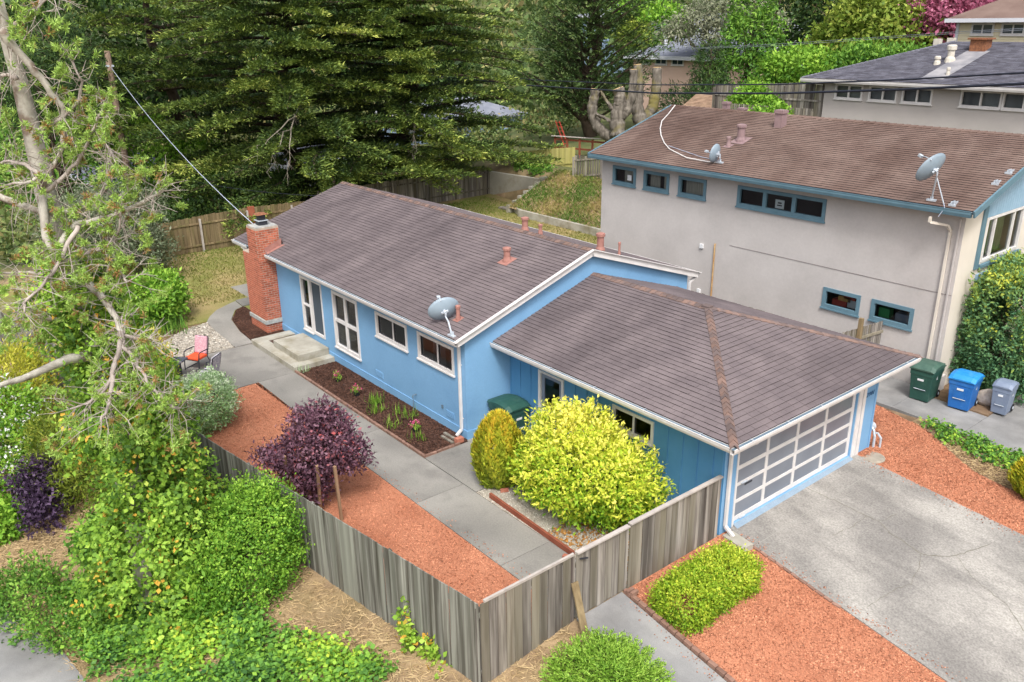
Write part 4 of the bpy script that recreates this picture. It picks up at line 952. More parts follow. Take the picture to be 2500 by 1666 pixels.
MB().add([(-.6, 11.39, 5.6), (-.6, 20.2, 5.6), (-.6, 20.2, nz_(20.2) - .1), (-.6, 15.8, 7.2), (-.6, 11.39, nz_(11.39) - .1)], [(0, 1, 2, 3, 4)]).build('wall', M['pale_blue'], nb)
MB().add([(-15.3, 11.39, 0), (-15.3, 20.2, 0), (-15.3, 20.2, nz_(20.2) - .1), (-15.3, 15.8, 7.2), (-15.3, 11.39, nz_(11.39) - .1)], [(4, 3, 2, 1, 0)]).build('wall', M['stucco'], nb)
MB().add([(-15.3, 20.2, 0), (-.6, 20.2, 0), (-.6, 20.2, 5.8), (-15.3, 20.2, 5.8)], [(3, 2, 1, 0)]).build('wall', M['stucco'], nb)
MB().box(-.9, -.5, 11.28, 11.75, -.1, .5).build('corner_foot', M['stucco'], nb)
k = 12.5
while k < 19.5:
    MB().box(-.597, -.585, k, k + .155, 5.24, min(nz_(k), nz_(k + .155)) - .1).build('gable_board', M['pale_blue'], nb); k += .165
b = MB(); NX.box(b, 12.5, 12.74, 3.7, 5.62, .002, .05); b.build('corner_trim', M['teal_trim'], nb)
b = MB(); NX.box(b, 12.75, 20.2, 3.3, 3.5, .002, .05); b.build('belt_board', M['pale_blue'], nb)
b = MB(); NX.box(b, 12.78, 15.7, 3.7, 3.8, .002, .1); b.build('window_ledge', M['teal_trim'], nb)
window(nb, NX, *gw, vs=(13.5, 14.85), fw=.07, mw=.07, sill=False)
MB().add([(-.85, 13.55, 3.9), (-.85, 14.8, 3.9), (-.85, 14.8, 5.2), (-.85, 13.55, 5.2)], [(0, 1, 2, 3)]).build('curtain', M['curtain_green'], nb)
for i, w_ in enumerate(nw):
    window(nb, NP, *w_, vs=(-7.35, -6.2) if i == 3 else (), fw=.12, mw=.14, fmat='teal_trim', d1=.04)
for x0, x1 in ((-14.2, -13.55), (-12.8, -12.3), (-12.1, -11.8), (-11.0, -10.1)):
    MB().box(x0, x1, 11.6, 11.62, 4.65, 5.3).build('curtain', M['curtain_pale'], nb)
MB().box(-15.2, -.7, 13.2, 13.25, 0, 5.5).build('room_wall', pmat('dim_room', lin(84, 82, 82), rough=.9), nb)
MB().box(-15.2, -.7, 11.5, 13.2, 3.0, 3.05).build('room_floor', M['room_floor'], nb)
b = MB(); NP.box(b, -6.95, -6.6, 4.75, 5.05, -.06, -.045); b.build('paper_notice', M['sticker'], nb)
b = MB(); NP.box(b, -6.85, -6.7, 4.92, 4.97, -.044, -.043); NP.box(b, -6.87, -6.68, 4.84, 4.88, -.044, -.043); b.build('notice_print', M['dark_frame'], nb)
b = MB(); NP.box(b, -13.9, -13.68, 4.8, 5.02, -.06, -.045); b.build('paper_notice', M['sticker'], nb)
for x, z, w_, h_, m_ in ((-4.5, 1.83, .5, .2, 'red'), (-4.3, 2.02, .45, .16, 'wicker'), (-3.95, 1.86, .35, .25, 'far_white'), (-4.1, 2.12, .4, .14, 'red'), (-2.85, 1.84, .35, .3, 'bin_green2'), (-2.3, 1.83, .5, .26, 'bin_grey')):
    MB().box(x, x + w_, 11.62, 11.9, z, z + h_).build('stored_box', pmat('green_box', lin(60, 150, 90)) if m_ == 'bin_green2' else M[m_], nb)
rd = MB()
slab_poly(rd, [(-15.5, 10.88, nz_(10.88)), (-.2, 10.88, nz_(10.88)), (-.2, 15.8, 7.33), (-15.5, 15.8, 7.33)], .1)
slab_poly(rd, [(-15.5, 15.8, 7.33), (-.2, 15.8, 7.33), (-.2, 20.7, nz_(20.7)), (-15.5, 20.7, nz_(20.7))], .1)
nroof = rd.build('roof', M['deck'], nb)
T = tabs((-15.52, 10.86, nz_(10.86)), (1, 0, 0), (0, 1, .316), 36, lambda v: (0, 15.34), seed=9)
T.sort(key=lambda t: (t[1] - Vector(CAM)).length)
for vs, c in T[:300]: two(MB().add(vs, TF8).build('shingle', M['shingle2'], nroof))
mb = MB()
for vs, c in T[300:]: mb.add(vs, TF8)
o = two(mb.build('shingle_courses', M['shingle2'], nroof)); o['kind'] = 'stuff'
gutter((-15.55, 10.88, nz_(10.88) - .02), (-.25, 10.88, nz_(10.88) - .02), (0, -1, 0), w=.11, h=.17, parent=nb, mo='teal_trim', mi='metal')
for s in (-1, 1):
    y1 = 15.8 + s * 5.0
    for x in (-.17, -15.53): MB().bar((x, 15.8, 7.33 - .06), (x, y1, nz_(y1) - .06), .05, .2).build('rake_board', M['teal_trim'], nb)
caps((-.2, 15.8, 7.33), (-15.5, 15.8, 7.33), (0, -1, -.316), (0, 1, -.316), 60, M['shingle2'], nroof)
def rvent(x, y, h, r, sq=False):
    z = nz_(y)
    if sq: return MB().box(x - r, x + r, y - r, y + r, z - .1, z + h * .8).box(x - r * 1.2, x + r * 1.2, y - r * 1.2, y + r * 1.2, z + h * .8, z + h).build('vent_pipe', vp, nb)
    return vent(x, y, z, h, r, mat='rv', parent=nb, slope=.316)
vp = M['rv'] = pmat('vent_mauve', lin(132, 110, 112), lin(146, 124, 124), 5, rough=.8)
rvent(-9.98, 13.36, .62, .14); rvent(-9.3, 14.8, .62, .16, True); rvent(-10.13, 12.83, .36, .07); rvent(-13.2, 16.6, .5, .12, True); rvent(-12.5, 16.8, .35, .14, True)
MB().tube([(-15.28, 15.75, 7.36), (-14.9, 14.9, 7.09), (-14.64, 14.19, 6.86), (-14.1, 13.5, 6.65), (-13.59, 12.98, 6.48), (-12.9, 12.4, 6.3), (-12.23, 11.96, 6.16), (-10.98, 11.5, 6.01), (-9.97, 11.43, 5.99), (-9.46, 11.5, 6.01)], .022, 5).build('roof_cable', M['white'], nb)
MB().tube([(-12.5, 12.2, 6.24), (-11.5, 11.95, 6.16), (-10.5, 11.7, 6.08), (-9.6, 11.6, 6.05)], .01, 4).build('roof_cable', M['wire_pale'], nb)
for x, y in ((-.42, 13.33), (-.45, 12.6), (-.9, 11.09)):
    MB().box(x - .03, x + .0, y - .12, y + .12, nz_(y), nz_(y) + .09).box(x + .05, x + .08, y - .12, y + .12, nz_(y), nz_(y) + .09).box(x - .07, x + .12, y - .16, y - .1, nz_(y) - .03, nz_(y) + .03).build('roof_bracket', M['metal'], nb)
mb = MB(); NP.box(mb, -8.66, -.62, 3.1, 3.116, .0, .012); mb.build('wall_cable', pmat('stucco_line', lin(132, 124, 122)), nb)
MB().tube([(-9.28, 11.34, .2), (-9.28, 11.34, 3.0), (-9.28, 11.36, 3.06)], .03, 8).build('rusty_pipe', pmat('yellow_rust_pipe', lin(196, 166, 120), lin(164, 122, 76), 6, rough=.8), nb)
for x, z in ((-9.9, 2.85), (-9.89, 1.08)):
    b = MB(); NP.box(b, x - .07, x + .07, z - .08, z + .08, 0, .07); b.build('wall_vent', M['sticker'], nb)
spout([(-1.35, 10.8, 5.45), (-1.35, 10.8, 5.3), (-1.0, 11.2, 5.2), (-.95, 11.33, 5.0), (-.95, 11.33, .2)], parent=nb, mat='stucco_light', w=.08)
spout([(-.72, 11.34, 5.4), (-.72, 11.34, .15)], parent=nb, mat='stucco', w=.05)

M['vent_cream'] = pmat('cream_vent_paint', lin(186, 180, 168), lin(200, 194, 182), 6, rough=.8)
up = thing('upper_house', 'grey stucco house with charcoal hip roof and white slider windows', 'house', (-5, 27, 6))
UP = Pl((0, 25, 0), (1, 0, 0), (0, -1, 0))
uw = [(-13.22, -11.8, 7.2, 7.88), (-11.5, -10.12, 7.2, 7.88), (-9.9, -8.5, 7.2, 7.88), (-7.3, -5.6, 7.2, 7.9), (-5.58, -3.9, 7.2, 7.9), (-3.88, -2.2, 7.2, 7.9)]
wall_holes('wall', (0, 25, 0), (1, 0, 0), (0, -1, 0), -13.8, 4.0, 3, 8.15, [sh(w) for w in uw], M['stucco_up'], up)
MB().add([(-13.8, 25, 3), (-13.8, 34, 3), (-13.8, 34, 8.15), (-13.8, 25, 8.15)], [(3, 2, 1, 0)]).build('wall', M['stucco_up'], up)
for w_ in uw: window(up, UP, *w_, vs=((w_[0] + w_[1]) / 2,), fw=.08, mw=.07, d1=.05)
MB().box(-13.7, 4, 25.2, 25.22, 6, 8).build('curtain', pmat('grey_blind', lin(176, 176, 174), lin(110, 110, 112), .8, rough=.9, stretch=(1, 1, .2)), up)
rd = MB(); uz = lambda y: 8.13 + .33 * (y - 24.5)
A = (-14.75, 24.5, 8.13); Bp = (-9.9, 29.35, 9.73)
slab_poly(rd, [A, (5, 24.5, 8.13), (0, 29.35, 9.73), Bp], .1); slab_poly(rd, [A, Bp, (-14.75, 34.2, 8.13)], .1); slab_poly(rd, [(-14.75, 34.2, 8.13), Bp, (0, 29.35, 9.73), (5, 34.2, 8.13)], .1)
ur = rd.build('roof', M['deck'], up); uL = math.sqrt(1 + .33 ** 2)
mb = MB()
for vs, c in tabs((-14.75, 24.48, 8.12), (1, 0, 0), (0, 1, .33), 35, lambda v: (v / uL, 19.7 - v / uL), seed=21): mb.add(vs, TF8)
for vs, c in tabs((-14.77, 34.2, 8.12), (0, -1, 0), (1, 0, .33), 35, lambda v: (v / uL, 9.7 - v / uL), e=.145, seed=22): mb.add(vs, TF8)
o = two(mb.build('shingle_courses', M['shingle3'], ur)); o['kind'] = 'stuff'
caps(A, Bp, (0, -1, -.33), (-1, 0, -.33), 36, M['shingle3'], ur)
gutter((-14.8, 24.5, 8.1), (5, 24.5, 8.1), (0, -1, 0), w=.12, h=.16, parent=up)
MB().tube([(-14.3, 24.45, 8.0), (-14.1, 24.7, 7.85), (-13.9, 24.95, 7.8)], .04).build('downspout', M['white'], up)
def lightvent(x, y, h, r, mat): z = uz(y); MB().lathe((x, y, z - .1), [(r * 1.7, 0), (r * 1.4, .2), (r, .3), (r, h * .75), (r * 1.4, h * .78), (r * 1.4, h), (r, h + .05)], 10).build('vent_pipe', M[mat], up)
lightvent(-8.92, 27.0, .75, .15, 'vent_cream'); lightvent(-9.3, 26.6, .4, .1, 'vent_cream'); lightvent(-8.21, 25.45, .38, .06, 'vent_cream')
MB().box(-8.65, -7.95, 28.1, 28.7, 9.3, 9.85).box(-8.75, -7.85, 28.0, 28.8, 9.85, 9.92).build('rusty_stack', M['rust'], up)
MB().box(-11.2, -10.9, 29.9, 30.2, 9.2, 9.82).build('vent_box', M['vent_cream'], up)
MB().box(-10.6, -10.3, 30.0, 30.3, 9.2, 9.86).build('vent_box', M['vent_cream'], up)
# pale run-off streak below the stacks: worn granules
MB().add([(-9.15, 24.9, uz(24.9) + .025), (-8.15, 24.9, uz(24.9) + .025), (-7.75, 28.2, uz(28.2) + .025), (-8.75, 28.2, uz(28.2) + .025)], [(0, 1, 2, 3)]).build('worn_streak', pmat('worn_granules', lin(150, 148, 150), lin(116, 116, 122), 1.5, rough=.95), ur)

ye = thing('cream_house', 'cream lap sided house at the top right behind the charcoal roof', 'house', (-8, 37, 7))
YP = Pl((0, 36, 0), (1, 0, 0), (0, -1, 0))
MB().box(-12.85, 4, 36.0, 44, 5, 10.6).build('wall', M['siding'], ye)
for k in range(9): MB().add([(-12.86, 35.998, 8.9 + k * .19), (4, 35.998, 8.9 + k * .19), (4, 35.965, 8.9 + k * .19), (-12.86, 35.965, 8.9 + k * .19), (-12.86, 35.998, 9.085 + k * .19), (4, 35.998, 9.085 + k * .19)], [(0, 1, 2, 3), (3, 2, 5, 4)]).build('lap_board', M['siding'], ye)
for x in (-12.15, -10.62, -8.9): window(ye, YP, x, x + 1.17, 9.88, 10.48, vs=(x + .585,), hs=(), fw=.09, mw=.07, d0=.03, d1=.1, gmat=pmat('far_pane', lin(70, 76, 84), rough=.1, spec=.6))
rd = MB(); slab_poly(rd, [(-13.3, 35.4, 10.72), (5, 35.4, 10.72), (5, 40, 12.3), (-10.9, 40, 12.3)], .12); slab_poly(rd, [(-13.3, 35.4, 10.72), (-10.9, 40, 12.3), (-13.3, 44.6, 10.72)], .12)
rd.build('roof', M['shingle2'], ye)
MB().box(-13.35, 5, 35.28, 35.4, 10.52, 10.72).build('fascia', M['far_white'], ye)
MB().box(-12.95, -12.8, 35.9, 36, 8, 10.55).build('corner_board', M['far_white'], ye)

dpane = pmat('far_window_pane', lin(62, 74, 84), rough=.1, spec=.6)
def far_house(name, label, x0, x1, y0, dpt, zb, ze, zr, wallm, roofm, wins, gable_x=None, chim=None):
    t = thing(name, label, 'house', ((x0 + x1) / 2, y0 + dpt / 2, zb))
    MB().box(x0, x1, y0, y0 + dpt, zb, ze).build('wall', M[wallm], t)
    rd = MB(); o_ = .5; ym = y0 + dpt / 2; k = dpt / 2
    slab_poly(rd, [(x0 - o_, y0 - o_, ze), (x1 + o_, y0 - o_, ze), (x1 - k * .9, ym, zr), (x0 + k * .9, ym, zr)], .15)
    slab_poly(rd, [(x0 - o_, y0 + dpt + o_, ze), (x0 - o_, y0 - o_, ze), (x0 + k * .9, ym, zr)], .15)
    slab_poly(rd, [(x1 + o_, y0 - o_, ze), (x1 + o_, y0 + dpt + o_, ze), (x1 - k * .9, ym, zr)], .15)
    slab_poly(rd, [(x1 + o_, y0 + dpt + o_, ze), (x0 - o_, y0 + dpt + o_, ze), (x0 + k * .9, ym, zr), (x1 - k * .9, ym, zr)], .15)
    rr_ = rd.build('roof', M[roofm], t)
    MB().box(x0 - o_ - .1, x1 + o_ + .1, y0 - o_ - .12, y0 - o_ - .002, ze - .3, ze - .02).build('fascia', M['far_white'], t)
    if chim: MB().box(chim[0], chim[0] + .8, ym - .4, ym + .4, zr - .6, zr + chim[1]).build('chimney', M['brick'], rr_)
    pl = Pl((0, y0, 0), (1, 0, 0), (0, -1, 0))
    for a0, a1, z0, z1 in wins: window(t, pl, a0, a1, z0, z1, vs=((a0 + a1) / 2,) if a1 - a0 > 1.1 else (), fw=.1, mw=.08, d0=.01, d1=.08, gmat=dpane)
    return t, rr_
t, rr_ = far_house('salmon_house', 'salmon stucco house with blue grey roof beyond the topped trunks', -43.5, -34, 43.2, 8, 3.0, 8.0, 9.6, 'pink', 'shingle4', [(-43.0, -41.5, 7.25, 7.85), (-40.9, -39.6, 7.25, 7.85), (-39.1, -37.8, 7.25, 7.85)])
for x, y in ((-41.3, 46.2), (-41.6, 45.2)): MB().lathe((x, y, 8.6), [(.2, 0), (.15, .6), (.22, .7), (.2, .95)], 8).build('vent_pipe', M['far_white'], rr_)
far_house('pale_house', 'pale grey house with dark roof glimpsed behind the eucalyptus', -58, -44, 62.5, 9, 4, 9.6, 11.4, 'far_white', 'shingle4', [(-55.5, -54.2, 8.5, 9.3), (-53, -51.4, 8.3, 9.3), (-49.5, -48, 8.3, 9.3)])
far_house('blue_gabled_house', 'distant light blue house with grey roof beside the dark cypress', -75, -67, 67, 8, 4, 11.4, 12.9, 'far_blue', 'shingle4', [(-74, -73, 9.6, 10.6), (-71, -70, 9.6, 10.6)], chim=(-68.8, 1.0))
far_house('valley_house', 'white walled house glimpsed below the big cypress', -62, -50, 17, 8, -4.5, -.2, 1.6, 'far_white', 'shingle4', [(-60, -58.5, -1.8, -.8), (-57, -55.5, -1.8, -.8), (-54, -52.5, -1.8, -.8)])
far_house('valley_house', 'pale blue house glimpsed through gaps of the big cypress', -70, -57, 33, 9, -3.5, 2.2, 4.0, 'far_blue', 'shingle4', [(-68, -66.4, .6, 1.6), (-65, -63.4, .6, 1.6), (-61.5, -60, .6, 1.6)])
far_house('valley_house', 'white house hidden low behind the dark shrubs by the utility pole', -70, -58, 3, 8, -4.5, -.8, 1.0, 'far_white', 'shingle4', [(-68, -66.5, -2.4, -1.4), (-64, -62.5, -2.4, -1.4)])
# roof of a garden shed behind the neighbour's ridge
s_ = thing('shingled_shed', 'small shed with tan shingle roof behind the brown ridge', 'shed', (-22, 27, 5))
MB().box(-23.1, -20.6, 26.2, 28.6, 3.5, 6.1).build('wall', M['fence'], s_)
rd = MB(); slab_poly(rd, [(-23.4, 25.8, 6.0), (-20.2, 25.8, 6.0), (-20.2, 27.3, 6.75), (-23.4, 27.3, 6.75)], .08); slab_poly(rd, [(-20.2, 28.9, 6.0), (-23.4, 28.9, 6.0), (-23.4, 27.3, 6.75), (-20.2, 27.3, 6.75)], .08)
rr_ = rd.build('roof', M['deck'], s_); mb = MB()
for vs, c in tabs((-23.42, 25.78, 6.0), (1, 0, 0), (0, 1.5, .75), 11, lambda v: (0, 3.24), seed=31): mb.add(vs, TF8)
o = mb.build('shingle_courses', pmat('tan_shingle', lin(150, 126, 104), lin(130, 106, 88), 2, rough=.95, island=.15), rr_); o['kind'] = 'stuff'

# ================================================================ FENCES
ub = MB().box(-.5, .5, -.5, .5, 0, 1); ubm = bpy.data.meshes.new('board'); ubm.from_pydata(ub.v, [], ub.f)
def board_mesh(mat):
    k = 'board_' + mat
    if k not in bpy.data.meshes:
        m_ = ubm.copy(); m_.name = k; m_.materials.append(M[mat])
    return bpy.data.meshes[k]
def fence(name, label, p0, p1, zb, zt, bw, mat, cat='fence', gap=.012, rails=(), posts=0, cap=None, seed=1, jz=.012, th=.02, side=1, skip=None, parts='board', postmat=None, group=None):
    rr = random.Random(seed); p0 = Vector(p0 + (0,)); p1 = Vector(p1 + (0,)); d = p1 - p0; L = d.length; d.normalize(); nrm = Vector((-d.y, d.x, 0)) * side; ang = math.atan2(d.y, d.x)
    zbf = zb if callable(zb) else (lambda t: zb); ztf = zt if callable(zt) else (lambda t: zt)
    t = thing(name, label, cat, (p0.x, p0.y, zbf(0)), group=group)
    s = 0; bm_ = board_mesh(mat)
    while s < L - .02:
        w = min(bw * rr.uniform(.9, 1.08), L - s); c = p0 + d * (s + w / 2); u = (s + w / 2) / L
        z0, z1 = zbf(u) + rr.uniform(-.01, .01), ztf(u) + rr.uniform(-jz, jz)
        if not (skip and skip(u)):
            o = mesh_obj(parts, bm_, None, t, loc=(c.x + nrm.x * rr.uniform(-.007, .007), c.y + nrm.y * rr.uniform(-.007, .007), z0), rot=(0, rr.uniform(-.004, .004), ang + rr.uniform(-.03, .03)), scale=(w - gap, th * rr.uniform(.9, 1.1), z1 - z0))
        s += w
    for h in rails:
        a = p0 - nrm * (th * .5 + .025); b = p1 - nrm * (th * .5 + .025)
        MB().bar((a.x, a.y, zbf(0) + h), (b.x, b.y, zbf(1) + h), .04, .085).build('rail', M[mat], t)
    for k in range(posts + 1 if posts else 0):
        c = p0 + d * (L * k / posts) - nrm * (th * .5 + .1)
        MB().box(c.x - .045, c.x + .045, c.y - .045, c.y + .045, zbf(k / posts) - .1, ztf(k / posts) - .12).build('post', M[postmat or mat], t)
    if cap:
        m_ = MB(); n = max(1, int(L / 2.4))
        for k in range(n):
            a = p0 + d * (L * k / n + .004); b = p0 + d * (L * (k + 1) / n - .004)
            MB().bar((a.x, a.y, ztf(k / n) + .03), (b.x, b.y, ztf((k + 1) / n) + .03), .1, .035).build('cap_rail', M[cap], t)
    return t
fence('board_fence', 'long weathered grey board fence along the bank and red gravel', (-.02, -6.72), (-33.0, -11.3), -.36, lambda u: 1.5 - .02 * math.sin(u * 9), .185, 'fence_long', rails=(.35, 1.6), posts=13, seed=2, side=1, jz=.006)
fence('board_fence', 'short grey board fence panel from corner to gate', (.0, -6.7), (.0, -4.46), lambda u: -.36 + .3 * u, lambda u: 1.5, .195, 'fence', rails=(.3, 1.55), posts=2, seed=3, side=-1, jz=.008)
gt = fence('board_gate', 'grey board gate with pale cap rail at the path', (.0, -4.43), (.0, -3.0), .03, 1.49, .19, 'fence', cat='gate', rails=(.25, 1.2), seed=4, side=-1, cap='fence_cap', jz=.004)
MB().bar((.03, -4.36, 1.38), (.06, -4.18, 1.34), .03, .02).build('latch', M['black_metal'], gt)
fence('board_fence', 'grey board fence between gate and garage wall', (.0, -2.98), (.0, -.08), .0, 1.52, .185, 'fence', rails=(.3, 1.2), posts=2, seed=5, side=-1, cap='fence_cap', jz=.008)
o = MB().bar((.02, -4.48, .9), (.42, -4.55, -.06), .16, .03, up=(1, 0, 0)).build('leaning_plank', M['fence_old']); tag(o, 'greenish plank leaning against the fence by the gate', 'plank')
o = MB().bar((.0, -6.62, 1.53), (.0, -4.5, 1.53), .05, .05).build('top_rail', M['fence_cap']); tag(o, 'pale rail lying along the top of the corner fence panel', 'rail')
fence('back_fence', 'brown plank back fence with red post behind the chimney', (-33.0, -7.0), (-33.0, 8.0), -.05, lambda u: 1.78 - .1 * math.sin(u * 7), .2, 'fence_old', rails=(.4, 1.5), posts=6, seed=6, side=1, postmat='fence_cap', jz=.03)
fence('back_fence', 'grey plank fence at the rear of the side lawn', (-35.3, 8.2), (-35.3, 20.8), -.05, 1.75, .18, 'fence', rails=(.4, 1.5), posts=5, seed=7, side=1, jz=.03)
o = MB().box(-32.98, -32.85, 3.05, 3.4, 0, 1.95).build('fence_post', M['redwood']); tag(o, 'reddish post standing proud of the back fence', 'post')
fence('picket_fence', 'grey gapped picket fence on top of the grassy slope', (-27.9, 21.7), (-19, 22.6), lambda u: Hs(-27.9 + 8.9 * u, 21.7 + .9 * u) - .05, lambda u: Hs(-27.9 + 8.9 * u, 21.7 + .9 * u) + 1.6, .2, 'fence', gap=.07, rails=(.35, 1.3), posts=4, seed=8, jz=.05, parts='picket')
fence('yard_fence', 'yellowish plank fence panel above the retaining wall', (-35.4, 23.6), (-28.6, 23.9), lambda u: 1.0 + .9 * u, lambda u: 2.3 + .8 * u, .18, 'fence_yellow' if 'fence_yellow' in M else 'fence_old', rails=(.4,), seed=9) if False else None
M['fence_yellow'] = pmat('new_fence_wood', lin(170, 164, 96), lin(190, 182, 116), 1.0, rough=.95, stretch=(8, 8, .5), rand=.15)
fence('yard_fence', 'yellowish plank fence panel above the retaining wall', (-35.4, 23.6), (-30.2, 23.9), lambda u: 1.0 + .9 * u, lambda u: 2.5 + .8 * u, .18, 'fence_yellow', rails=(.4,), seed=9)
fence('yard_fence', 'dark plank fence hidden between garage and grey house', (-14.5, 9.3), (-2.8, 9.3), -.02, 1.82, .16, 'fence_dark' if 'fence_dark' in M else 'fence', rails=(.4, 1.5), seed=10)
fence('side_gate', 'slatted grey gate beside the grey house lower windows', (-2.75, 9.32), (-2.5, 11.3), .0, lambda u: 1.85, .1, 'fence', cat='gate', gap=.03, rails=(.4, 1.5), seed=11, parts='slat')
o = MB().box(-2.62, -2.5, 9.95, 10.07, 0, 2.2).build('gate_post', M['fence_old']); tag(o, 'brown gate post in front of the grey house wall', 'post')
fence('hill_fence', 'tall grey plank fence beside the upper grey house', (-20.5, 25.2), (-13.9, 25.2), 5.2, lambda u: 7.5 + .4 * u, .2, 'fence', rails=(.5, 1.8), posts=3, seed=12)
fence('hill_fence', 'low grey picket fence behind the brown ridge', (-18.6, 23.6), (-13.6, 23.9), 5.0, 6.75, .14, 'fence', gap=.05, rails=(1.4,), posts=3, seed=13, parts='picket')
dk = thing('deck_railing', 'redwood deck railing in front of the topped trunks', 'railing', (-31, 26, 2.5))
for z in (2.75, 3.3): MB().bar((-34, 25.6, z), (-27.5, 26.4, z + .15), .05, .12).build('rail', M['redwood'], dk)
for k in range(7): x = -34 + k * 1.08; MB().box(x - .05, x + .05, 25.6 + k * .13 - .05, 25.6 + k * .13 + .05, 1.9, 3.45 + .02 * k).build('post', M['redwood'], dk)
MB().bar((-34.2, 25.5, 3.5), (-27.3, 26.35, 3.7), .18, .04).build('cap_rail', M['fence_cap'], dk)
o = MB().box(-29.2, -25.5, 29.2, 29.4, 2.0, 4.6).build('red_fence_panel', M['redwood']); tag(o, 'dark red board panel beside the topped trunks', 'fence')

# ================================================================ RETAINING WALLS
wallc = pmat('stained_concrete', lin(168, 164, 154), lin(188, 184, 172), .8, rough=.95, stain=(lin(132, 124, 106), .8, .45, .7), fine=(.08, 40))
o = MB().prism([(-35.3, 20.75), (-30.3, 21.35), (-30.3, 21.6), (-35.3, 21.0)], -.05, 1.5).build('retaining_wall', wallc); tag(o, 'pale concrete retaining wall at the back of the yard', 'wall')
st = thing('stepped_wall', 'concrete wall stepping down beside the grassy slope', 'wall', (-29.9, 20, 0))
for k in range(7):
    y0 = 21.4 - k * .5; MB().box(-30.25 + k * .07, -29.95 + k * .07, y0 - .5, y0 - .004, -.05, 1.72 - k * .21).build('block', M['step'], st)
cb = thing('garden_curb', 'low stained concrete curb at the foot of the grassy slope', 'wall', (-22, 17.8, 0))
MB().box(-28.4, -22.0, 17.68, 17.88, -.05, .42).build('curb_block', M['step'], cb); MB().box(-21.99, -15.4, 17.68, 17.88, -.05, .42).build('curb_block', M['step'], cb)
MB().bar((-28.4, 17.8, .2), (-29.6, 18.4, .2), .2, .44).build('curb_block', M['step'], cb)
sx = np.linspace(-29.7, -15.35, 20); sy = np.linspace(17.88, 22.2, 10); mb = MB()
SZ = lambda x, y: float(np.interp(y, [17.88, 21.8, 22.3], [.34, 2.05, 2.1]))
for x in sx:
    for y in sy: mb.v.append((x, y, SZ(x, y)))
for i in range(19):
    for j in range(9): mb.f.append((i * 10 + j, (i + 1) * 10 + j, (i + 1) * 10 + j + 1, i * 10 + j + 1))
o = mb.build('grassy_slope', M['terrain'], smooth=True); tag(o, 'grassy slope between the curb and the picket fence', 'slope', kind='structure')
rng = np.random.default_rng(41); gp = np.stack([rng.uniform(-29.6, -15.4, 16000), rng.uniform(17.9, 22.1, 16000)], -1)
tt = np.clip(.68 + .35 * np.sin(gp[:, 0] * 1.7 + gp[:, 1]) + .3 * np.sin(gp[:, 1] * 2.1 - gp[:, 0] * .6) + rng.normal(0, .2, len(gp)), 0, 1)
blades('slope_grass', 'green and straw grass tufts on the slope', 'grass', gp, np.interp(gp[:, 1], [17.88, 21.8, 22.3], [.34, 2.05, 2.1]), .24, .04, M['bankgrass'], 42, tint=tt, lean=.6)

